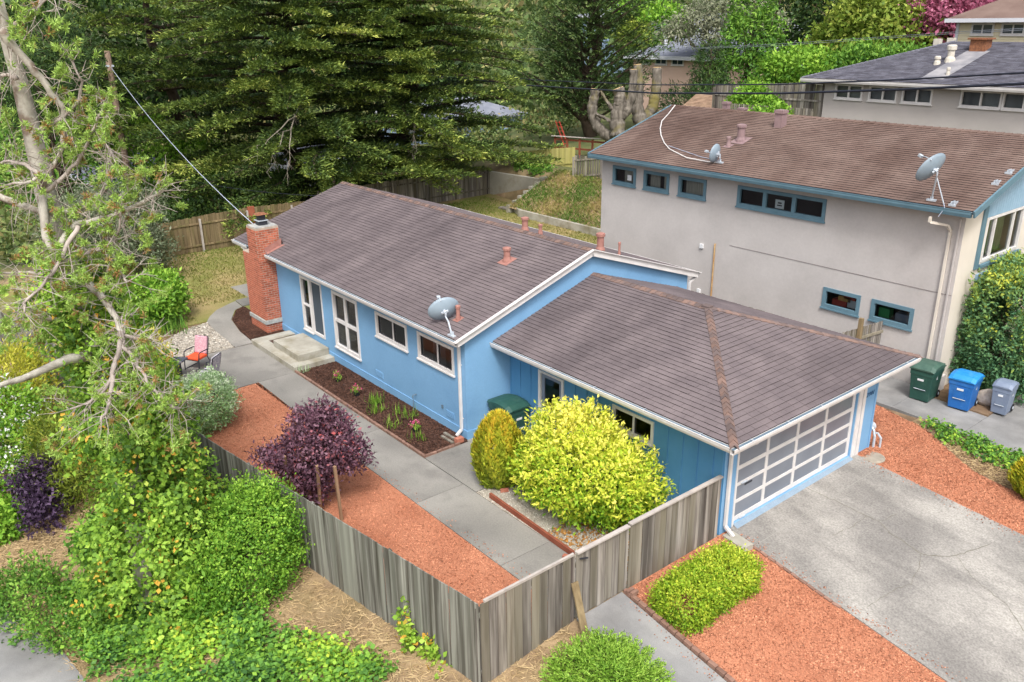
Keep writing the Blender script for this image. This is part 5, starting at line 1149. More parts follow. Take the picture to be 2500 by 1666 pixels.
# ================================================================ BINS
def wheelie(name, label, loc, rz, w, d, h, body, lid, group='wheeled bins', sticker=True):
    t = thing(name, label, 'bin', loc, rz, group)
    k = .8; hb = h * .88; m_ = MB()
    def ring(wx, dy0, dy1, z): return [(-wx / 2, dy0, z), (wx / 2, dy0, z), (wx / 2, dy1, z), (-wx / 2, dy1, z)]
    vs = ring(w * k, -d * .40, d * .36, 0.02) + ring(w * .93, -d * .485, d * .46, hb * .80) + ring(w * .98, -d * .5, d * .48, hb * .82) + ring(w, -d * .5, d * .5, hb)
    m_.add(vs, [(3, 2, 1, 0)] + [(i * 4 + j, i * 4 + (j + 1) % 4, i * 4 + 4 + (j + 1) % 4, i * 4 + 4 + j) for i in range(3) for j in range(4)] + [(12, 13, 14, 15)])
    m_.build('body', M[body], t, local=True, bevel=.02)
    l = MB(); n = 7; lv = []
    for i in range(n):
        u = i / (n - 1); y = -d * .54 + u * d * 1.08; z = hb + .02 + (h - hb) * (math.sin(math.pi * min(u * .9 + .08, 1)) ** .6)
        if i == 0: z = hb + .03
        for x in (-w * .53, -w * .36, w * .36, w * .53): lv.append((x, y, z - (.05 if abs(x) > w * .5 else 0)))
    b0 = len(lv); lv += [(p[0], p[1], hb - .015) for p in lv[:b0]]
    lf = [(i * 4 + j, i * 4 + j + 1, (i + 1) * 4 + j + 1, (i + 1) * 4 + j) for i in range(n - 1) for j in range(3)]
    lf += [(j + 1, j, b0 + j, b0 + j + 1) for j in range(3)] + [((n - 1) * 4 + j, (n - 1) * 4 + j + 1, b0 + (n - 1) * 4 + j + 1, b0 + (n - 1) * 4 + j) for j in range(3)]
    lf += [(i * 4, (i + 1) * 4, b0 + (i + 1) * 4, b0 + i * 4) for i in range(n - 1)] + [((i + 1) * 4 + 3, i * 4 + 3, b0 + i * 4 + 3, b0 + (i + 1) * 4 + 3) for i in range(n - 1)]
    lo = l.add(lv, lf).build('lid', M[lid], t, local=True, bevel=.012)
    MB().box(-w * .2, w * .2, -d * .12, -d * .02, h + .005, h + .018).build('lid_rib', M[lid], lo, local=True); MB().box(-w * .2, w * .2, d * .06, d * .14, h + .0, h + .016).build('lid_rib', M[lid], lo, local=True)
    MB().tube([(-w * .42, d * .5, hb - .02), (-w * .42, d * .62, hb), (w * .42, d * .62, hb), (w * .42, d * .5, hb - .02)], .018, 6).build('handle', M[body], t, local=True)
    yf = lambda z: -d * (.40 + .085 * z / (hb * .8))
    zc = hb * .6
    p = MB().add([(-w * .24, yf(zc - .2) - .012, zc - .2), (w * .24, yf(zc - .2) - .012, zc - .2), (w * .24, yf(zc + .16) - .012, zc + .16), (-w * .24, yf(zc + .16) - .012, zc + .16), (-w * .24, yf(zc - .2) + .02, zc - .2), (w * .24, yf(zc - .2) + .02, zc - .2), (w * .24, yf(zc + .16) + .02, zc + .16), (-w * .24, yf(zc + .16) + .02, zc + .16)], [(0, 1, 2, 3), (0, 4, 5, 1), (1, 5, 6, 2), (2, 6, 7, 3), (3, 7, 4, 0)]).build('front_panel', M[body], t, local=True)
    MB().tube([(-w * .25, yf(zc - .22) - .02, zc - .22), (w * .25, yf(zc - .22) - .02, zc - .22)], .012, 6).build('lift_bar', M['metal'], t, local=True)
    if sticker:
        MB().box(-w * .13, w * .13, yf(zc + .1) - .022, yf(zc + .1) - .013, zc + .06, zc + .12).build('sticker', M['sticker'], p, local=True)
        xs_ = w * .452; MB().add([(xs_ + .006, -.06, hb * .66), (xs_ + .006, .04, hb * .66), (xs_ + .012, .0, hb * .78)], [(0, 1, 2)]).build('recycling_mark', M['sticker'], t, local=True)
    for s in (-1, 1):
        wh = MB().lathe((s * w * .4, d * .42, .11), [(.11, -.03), (.11, .03)], 14, axis=(1, 0, 0)).build('wheel', M['rubber'], t, local=True)
        MB().lathe((s * (w * .4 + .02), d * .42, .11), [(.05, -.02), (.05, .02)], 8, axis=(1, 0, 0)).build('hub', M['metal'], wh, local=True)
    return t
wheelie('wheelie_bin', 'tall dark green wheeled bin at the grey house corner', (-.6, 10.62, .035), R(4), .68, .86, 1.16, 'bin_green', 'bin_green2')
wheelie('wheelie_bin', 'bright blue wheeled bin between green and grey bins', (.42, 10.9, .02), R(6), .7, .8, 1.08, 'bin_blue', 'bin_blue_lid')
wheelie('wheelie_bin', 'small slate grey wheeled bin near the tall hedge', (1.32, 11.42, Hs(1.3, 11.4) + .07), R(4), .5, .62, .98, 'bin_grey', 'bin_grey')
wheelie('wheelie_bin', 'dark green wheeled bin against the blue house corner', (-6.85, -.52, .012), R(90), .74, .92, 1.12, 'bin_green', 'bin_green')
bm = bmesh.new(); bmesh.ops.create_icosphere(bm, subdivisions=3, radius=.3)
rr = random.Random(3)
for v in bm.verts: v.co *= 1 + .12 * math.sin(v.co.x * 9 + 1) * math.sin(v.co.y * 8) + rr.uniform(-.02, .02); v.co.z = v.co.z * .9 + .2
me = bpy.data.meshes.new('boulder'); bm.to_mesh(me); bm.free(); o = mesh_obj('boulder', me, pmat('pale_rock', lin(150, 140, 132), lin(176, 166, 158), 6, rough=1, bump=.5, bscale=20)); o.location = (.85, 11.6, 0.02); tag(o, 'pale rounded boulder behind the blue bin', 'boulder')

# ================================================================ SATELLITE DISHES
def dish(name, label, foot, c, nrm, major, a, b, slope_foot=True):
    t = thing(name, label, 'satellite dish', foot, group='roof satellite dishes')
    c = Vector(c); n = Vector(nrm).normalized(); mj = Vector(major); mj = (mj - n * mj.dot(n)).normalized(); mn = n.cross(mj)
    m_ = MB(); rings, seg = 6, 28; vs = []
    for side in (0, 1):
        for i in range(rings + 1):
            r_ = i / rings
            for k in range(seg):
                th_ = 2 * math.pi * k / seg; vs.append(c + mj * (a * r_ * math.cos(th_)) + mn * (b * r_ * math.sin(th_)) + n * (.13 * r_ * r_ * a / .45 - .014 * side))
    fs_ = []; S = (rings + 1) * seg
    for i in range(rings):
        for k in range(seg):
            q = (i * seg + k, i * seg + (k + 1) % seg, (i + 1) * seg + (k + 1) % seg, (i + 1) * seg + k)
            fs_ += [q, tuple(S + z for z in q[::-1])]
    for k in range(seg): q0, q1 = rings * seg + k, rings * seg + (k + 1) % seg; fs_.append((q0, q1, S + q1, S + q0))
    m_.add(vs, fs_).build('reflector', M['dish'], t, smooth=True)
    bk = c - n * .06
    MB().bar(bk - mj * .1, bk + mj * .1, .05, .05, up=n).bar(bk + n * .05, bk - n * .08, .1, .06, up=mj).build('bracket', M['metal'], t)
    f = Vector(foot)
    mid = f + Vector((0, 0, .0)) + (bk - n * .08 - f) * .55; mid.z = f.z + .12 + (bk.z - f.z) * .35
    MB().tube([f, f * .5 + mid * .5, mid, Vector((bk.x - n.x * .08, bk.y - n.y * .08, bk.z - .12)), bk - n * .08], .024, 8).build('mast', M['metal'], t)
    MB().box(f.x - .13, f.x + .13, f.y - .06, f.y + .06, f.z - .03, f.z + .02).bar(f, f + Vector((0, 0, .1)), .1, .05).build('foot_plate', M['metal'], t)
    tip = c + n * (a * 1.05) - mn * (b * .5)
    MB().tube([c - mn * b * .92 + n * .05, c - mn * (b * .8) + n * a * .6, tip], .014, 6).build('feed_arm', M['metal'], t)
    MB().bar(tip - n * .07, tip + n * .05, .09, .07).build('feed_horn', M['metal'], t)
    return t
L_ = Vector((-.629, -.777, 0)); A_ = Vector((-.777, .629, 0)); U_ = Vector((0, 0, 1))
dish('satellite_dish', 'grey oval satellite dish at the front corner of the blue house roof', (-7.62, -1.8, 3.1), (-8.3, -1.55, 3.56), (A_ * .9 + U_ * .22 + L_ * .3), L_ * -1 + U_ * .22, .44, .34)
o_ = dish('satellite_dish', 'small pale satellite dish on the left of the brown roof', (-9.46, 11.5, 6.02), (-9.5, 11.35, 6.33), (A_ * .7 + U_ * .12 + L_ * .6), U_ * .9 + L_ * -.2, .34, .3)
t2 = dish('satellite_dish', 'large grey satellite dish on braced mast at the right roof end', (-1.53, 11.08, 5.88), (-1.45, 10.75, 6.8), (A_ * .8 + U_ * .36 + L_ * .36), L_ * -.85 + U_ * .5, .5, .4)
MB().tube([(-1.42, 10.95, 6.55), (-1.11, 10.97, 5.83)], .018, 6).build('brace', M['metal'], t2); MB().tube([(-1.11, 10.97, 5.85), (-1.0, 10.8, 5.75), (-1.1, 10.72, 5.5)], .01, 5).build('cable', M['wire_pale'], t2)

# ================================================================ PATIO FURNITURE
tb = thing('fire_table', 'square dark slate fire table on the patio', 'table', (-17.25, -6.4, 0), R(42))
MB().box(-.44, .44, -.44, .44, .56, .61).build('table_top', M['slate'], tb, local=True, bevel=.01)
MB().box(-.24, .24, -.24, .24, .611, .62).build('burner_cover', M['black_metal'], tb, local=True)
MB().box(-.26, .26, -.26, .26, .0, .56).build('base', M['black_metal'], tb, local=True)
wv = thing('wicker_lantern', 'round tan wicker lantern standing on the dark table', 'lantern', (-17.28, -6.42, .62))
c = Vector((-17.28, -6.42, .84))
for k in range(8):
    th = math.pi * k / 8; pts = []
    for j in range(25):
        a_ = 2 * math.pi * j / 24; pts.append(c + Vector((math.cos(th) * math.cos(a_), math.sin(th) * math.cos(a_), 0)) * .2 + Vector((0, 0, .2 * math.sin(a_))))
    if k in (0, 2, 4, 6): MB().tube(pts, .014, 5, cap=False).build('band', M['wicker'], wv)
for z, r_ in ((.69, .13), (.76, .185), (.92, .185), (.985, .14), (1.03, .09), (1.07, .095), (.645, .11)):
    MB().tube([(c.x + r_ * math.cos(t_ * math.pi / 10), c.y + r_ * math.sin(t_ * math.pi / 10), z) for t_ in range(21)], .016, 5, cap=False).build('hoop', M['wicker'], wv)
def chair(name, label, loc, rz, seatm, backm):
    t = thing(name, label, 'chair', loc, rz, 'patio chairs')
    for s in (-1, 1):
        MB().tube([(s * .3, -.3, .0), (s * .3, -.26, .38), (s * .31, -.22, .62), (s * .31, -.1, .65), (s * .3, .26, .64)], .018, 6).build('arm', M['black_metal'], t, local=True)
        MB().tube([(s * .28, .36, .02), (s * .27, .2, .38), (s * .27, .3, .7), (s * .26, .38, 1.02)], .018, 6).build('leg', M['black_metal'], t, local=True)
        MB().tube([(s * .3, -.3, .03), (s * .29, .36, .03)], .014, 6).build('runner', M['black_metal'], t, local=True)
    MB().tube([(-.26, .38, 1.02), (.26, .38, 1.02)], .018, 6).build('back_rail', M['black_metal'], t, local=True)
    MB().tube([(-.28, -.24, .36), (.28, -.24, .36)], .018, 6).build('seat_rail', M['black_metal'], t, local=True)
    MB().box(-.27, .27, -.27, .24, .37, .46).build('seat_cushion', M[seatm], t, local=True, bevel=.03)
    MB().bar((0, .22, .46), (0, .36, 1.03), .5, .09, up=(0, 1, 0)).build('back_cushion', M[backm], t, local=True, bevel=.03)
    return t
chair('patio_chair', 'patio chair with orange seat and pink printed back cushion', (-17.6, -5.38, 0), R(30), 'cushion', 'cushion_print')
chair('patio_chair', 'patio chair with pale grey printed cushion turned to the table', (-15.95, -5.6, 0), R(-50), 'cushion_grey', 'cushion_grey')

# ================================================================ POLE AND CABLES
pp = thing('utility_pole', 'bare wooden utility pole rising beyond the back fence', 'pole', (-42.6, 0.05, -1.2))
MB().tube([(-42.5, .0, -1.5), (-42.9, .1, 3), (-43.47, .27, 9.55)], [.2, .18, .16], 12).build('shaft', M['pole'], pp)
MB().box(-43.55, -43.25, .05, .45, 8.7, 8.8).build('cross_bracket', M['metal'], pp)
def wire(name, label, pts, r_, mat, group=None):
    o = MB().tube(pts, r_, 5).build(name, M[mat], smooth=True); tag(o, label, 'cable', group); return o
def sag(a, b, s, n=14):
    a = Vector(a); b = Vector(b); return [a.lerp(b, i / n) - Vector((0, 0, s * 4 * (i / n) * (1 - i / n))) for i in range(n + 1)]
wire('service_wire', 'pale wire slanting from utility pole to chimney', sag((-43.2, .25, 8.7), (-20.06, -1.9, 4.02), .5), .016, 'wire_pale')
wire('service_wire', 'thin dark wire running low behind the blue ridge', sag((-42.9, .1, 3.4), (-21, 3.2, 4.2), .5), .012, 'wire')
for k, lb in (('cable1', 'thick lower black overhead cable crossing the grey house wall'), ('cable2', 'upper black overhead cable above the brown ridge')): wire('overhead_cable', lb, DATA[k], .036 if k == 'cable1' else .026, 'wire', 'overhead cables')
for k, lb in (('cable3', 'higher thin grey cable crossing the far trees'), ('cable4', 'lower thin grey cable crossing the far trees')): wire('overhead_cable', lb, DATA[k], .011, 'wire_grey', 'overhead cables')
for i in range(5): wire('far_cable', '%s thin grey cable strung over the distant gardens' % ('topmost', 'second', 'third', 'fourth', 'lowest')[i], DATA['far_wire%d' % i], .018, 'wire_grey', 'distant cables')

# ================================================================ SMALL YARD THINGS
o = MB().bar((-4.6, -2.94, .07), (-1.5, -3.05, .07), .06, .13).build('timber_edging', M['redwood']); tag(o, 'reddish timber edging board beside the walk', 'edging')
for i, (x, y, a_) in enumerate(((-1.55, -3.2, 20), (-4.6, -2.5, 60), (-1.3, -2.0, 10), (-.9, -1.7, 70))):
    o = MB().box(-.1, .1, -.05, .05, 0, .07).build('loose_brick', M['pink_brick']); o.location = (x, y, .005); o.rotation_euler = (0, 0, R(a_))
    tag(o, ['pink brick at the end of the timber edging', 'brick beside the golden arborvitae foot', 'brick half under the yellow shrub', 'brick near the fence under the yellow shrub'][i], 'brick')
ed = thing('bed_edging', 'scalloped brick edging round the dark mulch bed', 'edging', (-11, -3.02, 0))
em = MB().box(-.09, .09, -.035, .035, 0, .07); eme = bpy.data.meshes.new('edging_brick'); eme.from_pydata(em.v, [], em.f); eme.materials.append(M['brick_edge'])
k = -15.0
while k < -7.3: mesh_obj('brick', eme, None, ed, loc=(k, -3.03, .0), rot=(0, 0, random.uniform(-.12, .12))); k += .195
k = -2.95
while k < -1.9: mesh_obj('brick', eme, None, ed, loc=(-7.33, k, .0), rot=(0, 0, R(90) + random.uniform(-.1, .1))); k += .195
ed = thing('path_edging', 'row of dark edging bricks beside the gate path', 'edging', (3, -3.1, -.3))
k = .15
while k < 6: z = Hs(k, -3.1); mesh_obj('brick', eme, None, ed, loc=(k, -3.1, z + .03), rot=(0, .13, random.uniform(-.08, .08)), scale=(1, 1.3, 1.2)); k += .195
for k in range(4): mesh_obj('brick', eme, None, ed, loc=(.12 + .05 * k, -3.08 + k * .01, Hs(.2, -3.1) + .03 + .07 * (k % 2)), rot=(0, 0, R(90 * (k % 2))))
ed = thing('drive_edging', 'half buried bricks between red gravel and driveway', 'edging', (1, .3, -.1))
k = .6
while k < 3.0: z = Hs(k, .3); mesh_obj('brick', eme, None, ed, loc=(k, .31 - .02 * k, z - .005), rot=(0, .13, random.uniform(-.15, .15))); k += .2
for i, (b, t_, nm) in enumerate((((-7.7, -6.72, .0), (-6.95, -7.05, 1.62), 'stake leaning over the fence left of the plum tree'), ((-6.75, -6.4, 0), (-6.35, -6.55, 1.45), 'upright stake in front of the plum tree trunk'), ((-6.05, -6.22, 0), (-5.98, -6.3, 1.5), 'upright stake right of the plum tree on the gravel'))):
    o = MB().bar(b, t_, .06, .06, up=(1, 0, 0)).build('tree_stake', M['timber']); tag(o, 'brown wooden ' + nm, 'stake', 'plum tree stakes')
ld_ = thing('red_ladder', 'red ladder propped in the yard below the cypress', 'ladder', (-35.5, 27.9, 2))
for s in (-.2, .2): MB().bar((-35.2 + s, 27.9, 2.2), (-36.0 + s, 27.6, 4.2), .06, .05).build('rail', M['red'], ld_)
for k in range(7): u = k / 7; MB().bar((-35.2 - .8 * u - .2, 27.9 - .3 * u, 2.35 + 2 * u), (-35.2 - .8 * u + .2, 27.9 - .3 * u, 2.35 + 2 * u), .04, .04).build('rung', M['red'], ld_)
o = MB().box(-30.6, -30.2, 19.6, 19.9, 0, .6).build('grey_box', M['bin_grey']); tag(o, 'small grey box at the foot of the stepped wall', 'box')
o = MB().box(-31.0, -30.1, 18.2, 18.6, 0.0, .12).build('timber_block', M['fence']); tag(o, 'grey timber lying at the curb corner', 'timber')
# ================================================================ PLANTS
G = lambda *s: [(p, lin(*c)) for p, c in s]
LM = {
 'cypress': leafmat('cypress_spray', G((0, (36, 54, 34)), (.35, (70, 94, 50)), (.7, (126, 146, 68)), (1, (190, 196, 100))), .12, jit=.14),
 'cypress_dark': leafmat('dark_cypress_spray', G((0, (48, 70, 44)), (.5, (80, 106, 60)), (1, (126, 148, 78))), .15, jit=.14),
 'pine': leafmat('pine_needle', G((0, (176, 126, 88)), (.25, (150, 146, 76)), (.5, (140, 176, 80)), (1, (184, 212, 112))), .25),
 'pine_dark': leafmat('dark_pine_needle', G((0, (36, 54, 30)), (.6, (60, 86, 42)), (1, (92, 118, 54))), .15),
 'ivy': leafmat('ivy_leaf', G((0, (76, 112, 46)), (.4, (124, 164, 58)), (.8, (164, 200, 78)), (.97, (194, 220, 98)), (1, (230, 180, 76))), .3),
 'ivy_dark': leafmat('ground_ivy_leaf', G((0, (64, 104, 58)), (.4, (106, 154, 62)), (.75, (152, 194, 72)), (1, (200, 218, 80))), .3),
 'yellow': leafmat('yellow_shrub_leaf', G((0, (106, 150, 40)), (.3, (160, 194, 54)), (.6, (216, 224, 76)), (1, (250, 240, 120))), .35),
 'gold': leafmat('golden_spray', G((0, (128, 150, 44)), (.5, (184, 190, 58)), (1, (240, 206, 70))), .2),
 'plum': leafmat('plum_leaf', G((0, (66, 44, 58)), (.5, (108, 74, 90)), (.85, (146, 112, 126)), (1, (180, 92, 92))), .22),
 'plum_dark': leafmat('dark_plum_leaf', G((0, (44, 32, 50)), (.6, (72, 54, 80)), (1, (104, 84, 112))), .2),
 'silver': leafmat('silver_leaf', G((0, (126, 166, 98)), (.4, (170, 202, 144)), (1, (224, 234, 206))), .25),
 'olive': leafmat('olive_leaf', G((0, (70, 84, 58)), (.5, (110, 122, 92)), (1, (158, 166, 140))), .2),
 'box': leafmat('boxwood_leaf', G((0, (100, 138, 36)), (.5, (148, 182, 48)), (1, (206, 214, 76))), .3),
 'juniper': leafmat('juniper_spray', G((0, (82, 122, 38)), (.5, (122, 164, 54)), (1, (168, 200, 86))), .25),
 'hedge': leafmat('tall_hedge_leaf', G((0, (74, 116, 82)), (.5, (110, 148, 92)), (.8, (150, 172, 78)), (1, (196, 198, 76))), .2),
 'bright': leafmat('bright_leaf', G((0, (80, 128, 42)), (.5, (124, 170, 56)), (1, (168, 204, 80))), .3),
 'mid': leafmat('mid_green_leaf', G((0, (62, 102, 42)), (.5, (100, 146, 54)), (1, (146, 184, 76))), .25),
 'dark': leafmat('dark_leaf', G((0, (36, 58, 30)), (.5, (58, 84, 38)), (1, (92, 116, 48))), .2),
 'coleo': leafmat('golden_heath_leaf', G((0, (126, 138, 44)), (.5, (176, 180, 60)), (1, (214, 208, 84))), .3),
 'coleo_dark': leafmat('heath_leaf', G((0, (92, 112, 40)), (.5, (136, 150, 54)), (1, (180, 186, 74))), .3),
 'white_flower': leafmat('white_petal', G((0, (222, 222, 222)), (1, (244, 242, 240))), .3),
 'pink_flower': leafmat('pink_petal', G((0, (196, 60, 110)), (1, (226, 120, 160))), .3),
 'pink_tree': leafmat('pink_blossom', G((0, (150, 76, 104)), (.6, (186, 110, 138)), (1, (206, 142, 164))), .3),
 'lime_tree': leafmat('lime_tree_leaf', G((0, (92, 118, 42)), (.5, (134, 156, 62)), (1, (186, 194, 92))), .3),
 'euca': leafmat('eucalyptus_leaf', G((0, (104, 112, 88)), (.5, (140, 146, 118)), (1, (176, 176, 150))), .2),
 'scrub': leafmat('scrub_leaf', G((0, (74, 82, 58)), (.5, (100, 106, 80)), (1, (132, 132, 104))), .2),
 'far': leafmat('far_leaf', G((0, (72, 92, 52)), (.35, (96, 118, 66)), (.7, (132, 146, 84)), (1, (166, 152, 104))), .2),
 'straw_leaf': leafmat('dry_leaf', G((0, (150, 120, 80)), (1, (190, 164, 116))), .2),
}

def bumpdir(rng, D, amp, k=4.0):
    f = np.zeros(len(D))
    for _ in range(5):
        kv = rng.normal(size=3) * k; f += np.sin(D @ kv + rng.uniform(0, 6.28))
    return 1 + amp * f / 3

def blob_pts(rng, blobs, n, shell, amp, zmin=None, sq=None):
    """points in the outer shell of a union of ellipsoids (c, r)"""
    C = np.array([b[0] for b in blobs], float); Rr = np.array([b[1] for b in blobs], float)
    area = (Rr[:, 0] * Rr[:, 1] + Rr[:, 0] * Rr[:, 2] + Rr[:, 1] * Rr[:, 2]); pr = area / area.sum()
    Pn, Nn = [], []; got = 0
    seeds = rng.integers(1 << 30, size=len(blobs))
    while got < n:
        m = n * 2; k = rng.choice(len(blobs), m, p=pr); D = unit(rng.normal(size=(m, 3)))
        f = np.ones(m)
        for j in range(len(blobs)):
            s = k == j
            if s.any(): f[s] = bumpdir(np.random.default_rng(seeds[j]), D[s], amp)
        u = rng.uniform(shell[0] ** 2, shell[1] ** 2, m) ** .5
        Dq = D if sq is None else D / (np.sum(np.abs(D) ** sq, 1) ** (1 / sq))[:, None]
        P = C[k] + Dq * Rr[k] * (f * u)[:, None]; Nr = unit(D / Rr[k])
        ok = np.ones(m, bool)
        for j in range(len(blobs)):
            q = np.linalg.norm((P - C[j]) / Rr[j], axis=1) if sq is None else np.sum(np.abs((P - C[j]) / Rr[j]) ** sq, 1) ** (1 / sq); ok &= ~((k != j) & (q < .72))
        if zmin is not None: ok &= P[:, 2] > (zmin(P[:, 0], P[:, 1]) if callable(zmin) else zmin)
        Pn.append(P[ok]); Nn.append(Nr[ok]); got += ok.sum()
    return np.concatenate(Pn)[:n], np.concatenate(Nn)[:n]

def foliage(seed, blobs, nclump, per, cr, L, W, up=.25, outw=.8, jit=.7, shell=(.78, 1.02), amp=.12, zmin=None, hi=0.0, tb=.45, cvar=.22, flat=1.0, down=0.0, sq=None):
    """returns leaf arrays: position, direction, normal, length, width, tint"""
    rng = np.random.default_rng(seed)
    P, Nr = blob_pts(rng, blobs, nclump, shell, amp, zmin, sq)
    n = nclump * per
    Q = np.repeat(P, per, 0); NQ = np.repeat(Nr, per, 0)
    off = rng.normal(size=(n, 3)) * cr; off[:, 2] *= flat
    Q = Q + off
    D = NQ * outw + rng.normal(size=(n, 3)) * jit + np.array([0, 0, up - down])
    NN = NQ + rng.normal(size=(n, 3)) * .6 + np.array([0, 0, .5])
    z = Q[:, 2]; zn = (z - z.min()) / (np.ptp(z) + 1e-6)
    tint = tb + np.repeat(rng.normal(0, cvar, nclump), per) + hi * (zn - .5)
    if zmin is not None:
        zz_ = zmin(Q[:, 0], Q[:, 1]) if callable(zmin) else zmin
        Q[:, 2] = np.maximum(Q[:, 2], zz_ + .02)
    return [Q, D, NN, L * rng.uniform(.45, 1.4, n), W * rng.uniform(.5, 1.35, n), np.clip(tint + rng.normal(0, .07, n), .02, .98)]

def cat_(*a): return [np.concatenate([x[i] for x in a]) for i in range(6)]
def leaf_part(name, arr, mat, parent, kind=None):
    o = mesh_obj(name, leaf_mesh(name, *arr, LM[mat] if isinstance(mat, str) else mat), None, parent)
    return o

def limb(rng, a, b, n=5, wob=.06):
    a = np.array(a, float); b = np.array(b, float); L = np.linalg.norm(b - a)
    return [tuple(a + (b - a) * i / n + (rng.normal(size=3) * wob * L * (0 < i < n))) for i in range(n + 1)]

def shoots(seed, blobs, n, ln, L, W, m=18, tb=.6, zmin=None):
    rng = np.random.default_rng(seed); out = []
    P0, N0 = blob_pts(rng, blobs, n, (.9, 1.0), .1, zmin)
    for p, nn in zip(P0, N0):
        d = unit((nn + rng.normal(size=3) * .35 + np.array([0, 0, .45]))[None])[0]; u = rng.random(m); l = ln * rng.uniform(.5, 1.3)
        P = p + d * (u * l)[:, None] + rng.normal(size=(m, 3)) * .015
        out.append([P, d * .5 + rng.normal(size=(m, 3)) * .7, rng.normal(size=(m, 3)) * .6 + np.array([0, 0, 1.0]), L * rng.uniform(.5, 1.2, m), W * rng.uniform(.6, 1.2, m), np.clip(tb + rng.normal(0, .12) + .2 * u, 0, 1)])
    return cat_(*out)
def shrub(name, label, cat, base, blobs, mat, seed, nclump, per, cr, L, W, stems=5, extra=None, sh=None, **k):
    t = thing(name, label, cat, base)
    arr = foliage(seed, blobs, nclump, per, cr, L, W, **k)
    if sh: arr = cat_(arr, shoots(seed + 3, blobs, sh[0], sh[1], L, W, zmin=k.get('zmin'), tb=k.get('tb', .5) + .12))
    leaf_part('foliage', arr, mat, t)
    if extra: leaf_part(extra[0], foliage(seed + 7, blobs, extra[2], extra[3], extra[4], extra[5], extra[6], shell=(.97, 1.08), tb=.5, zmin=k.get('zmin')), extra[1], t)
    if stems:
        rng = np.random.default_rng(seed + 1); mb = MB(); b = np.array(base, float)
        for i in range(stems):
            c, r = blobs[i % len(blobs)]; tip = np.array(c) + rng.normal(size=3) * np.array(r) * .45
            mb.tube(limb(rng, b + rng.normal(size=3) * np.array([.06, .06, 0]), tip, 4), [.035, .03, .022, .016, .01], 5)
        mb.build('stem', M['bark_dark'], t)
    return t

def tree(name, label, base, top, blobs, mat, seed, nclump, per, cr, L, W, tr=.25, limbs=8, bark='bark_dark', cat='tree', group=None, **k):
    t = thing(name, label, cat, base, group=group)
    leaf_part('crown', foliage(seed, blobs, nclump, per, cr, L, W, **k), mat, t)
    rng = np.random.default_rng(seed + 1); mb = MB(); tp = limb(rng, base, top, 6, .02)
    mb.tube(tp, [tr * (1 - .75 * i / 6) for i in range(7)], 9)
    for i in range(limbs):
        c, r = blobs[i % len(blobs)]; s = np.array(tp[1 + i % 5]); tip = np.array(c) + rng.normal(size=3) * np.array(r) * .5
        mb.tube(limb(rng, s, tip, 4), [tr * .45, tr * .35, tr * .25, tr * .15, tr * .06], 6)
    mb.build('trunk', M[bark], t, smooth=True)
    return t

# ---- garden shrubs near the house
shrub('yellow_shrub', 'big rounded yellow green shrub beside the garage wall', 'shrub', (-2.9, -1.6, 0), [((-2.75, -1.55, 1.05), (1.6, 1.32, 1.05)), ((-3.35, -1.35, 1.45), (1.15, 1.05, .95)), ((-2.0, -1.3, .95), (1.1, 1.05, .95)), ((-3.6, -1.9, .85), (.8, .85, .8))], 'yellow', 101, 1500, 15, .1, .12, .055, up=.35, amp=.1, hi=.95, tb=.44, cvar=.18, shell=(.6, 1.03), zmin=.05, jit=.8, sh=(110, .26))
def columnar(name, label, base, h, r, seed, mat='gold', n=9000, hi=.5):
    """egg-shaped conifer of upright flat sprays"""
    rng = np.random.default_rng(seed); t = thing(name, label, 'shrub', base)
    z = rng.beta(1.15, 1.1, n) * h; prof = lambda q: r * np.clip(np.sin(np.pi * np.clip(.13 + .87 * q, 0, 1)) ** .62, .05, 1) * np.where(q > .5, 1 - .12 * (q - .5), 1)
    a = rng.uniform(0, 2 * np.pi, n); lob = 1 + .09 * np.sin(a * 7 + z * 2) + .06 * np.sin(a * 3 + z * 5); rad = prof(z / h) * lob * rng.uniform(.72, 1.03, n) ** .7
    D = np.stack([np.cos(a) * .45, np.sin(a) * .45, np.full(n, .9)], -1) + rng.normal(size=(n, 3)) * .28
    P = np.stack([base[0] + rad * np.cos(a), base[1] + rad * np.sin(a), base[2] + z], -1)
    Nn = np.stack([np.cos(a), np.sin(a), np.full(n, .2)], -1) + rng.normal(size=(n, 3)) * .3
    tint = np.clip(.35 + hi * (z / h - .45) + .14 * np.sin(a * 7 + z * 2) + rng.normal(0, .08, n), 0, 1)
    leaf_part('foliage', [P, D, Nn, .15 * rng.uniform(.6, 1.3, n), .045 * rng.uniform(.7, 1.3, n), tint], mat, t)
    MB().tube([(base[0], base[1], base[2] - .02), (base[0], base[1], base[2] + h * .6)], [.05, .03], 6).build('stem', M['bark_dark'], t)
    return t
columnar('golden_arborvitae', 'egg shaped golden arborvitae left of the yellow shrub', (-5.0, -2.35, 0), 1.9, .62, 102, hi=.75)
columnar('golden_arborvitae', 'small golden globe conifer at the right picture edge', (3.75, 7.6, Hs(3.75, 7.6)), 1.05, .55, 103, n=6000, hi=.8)
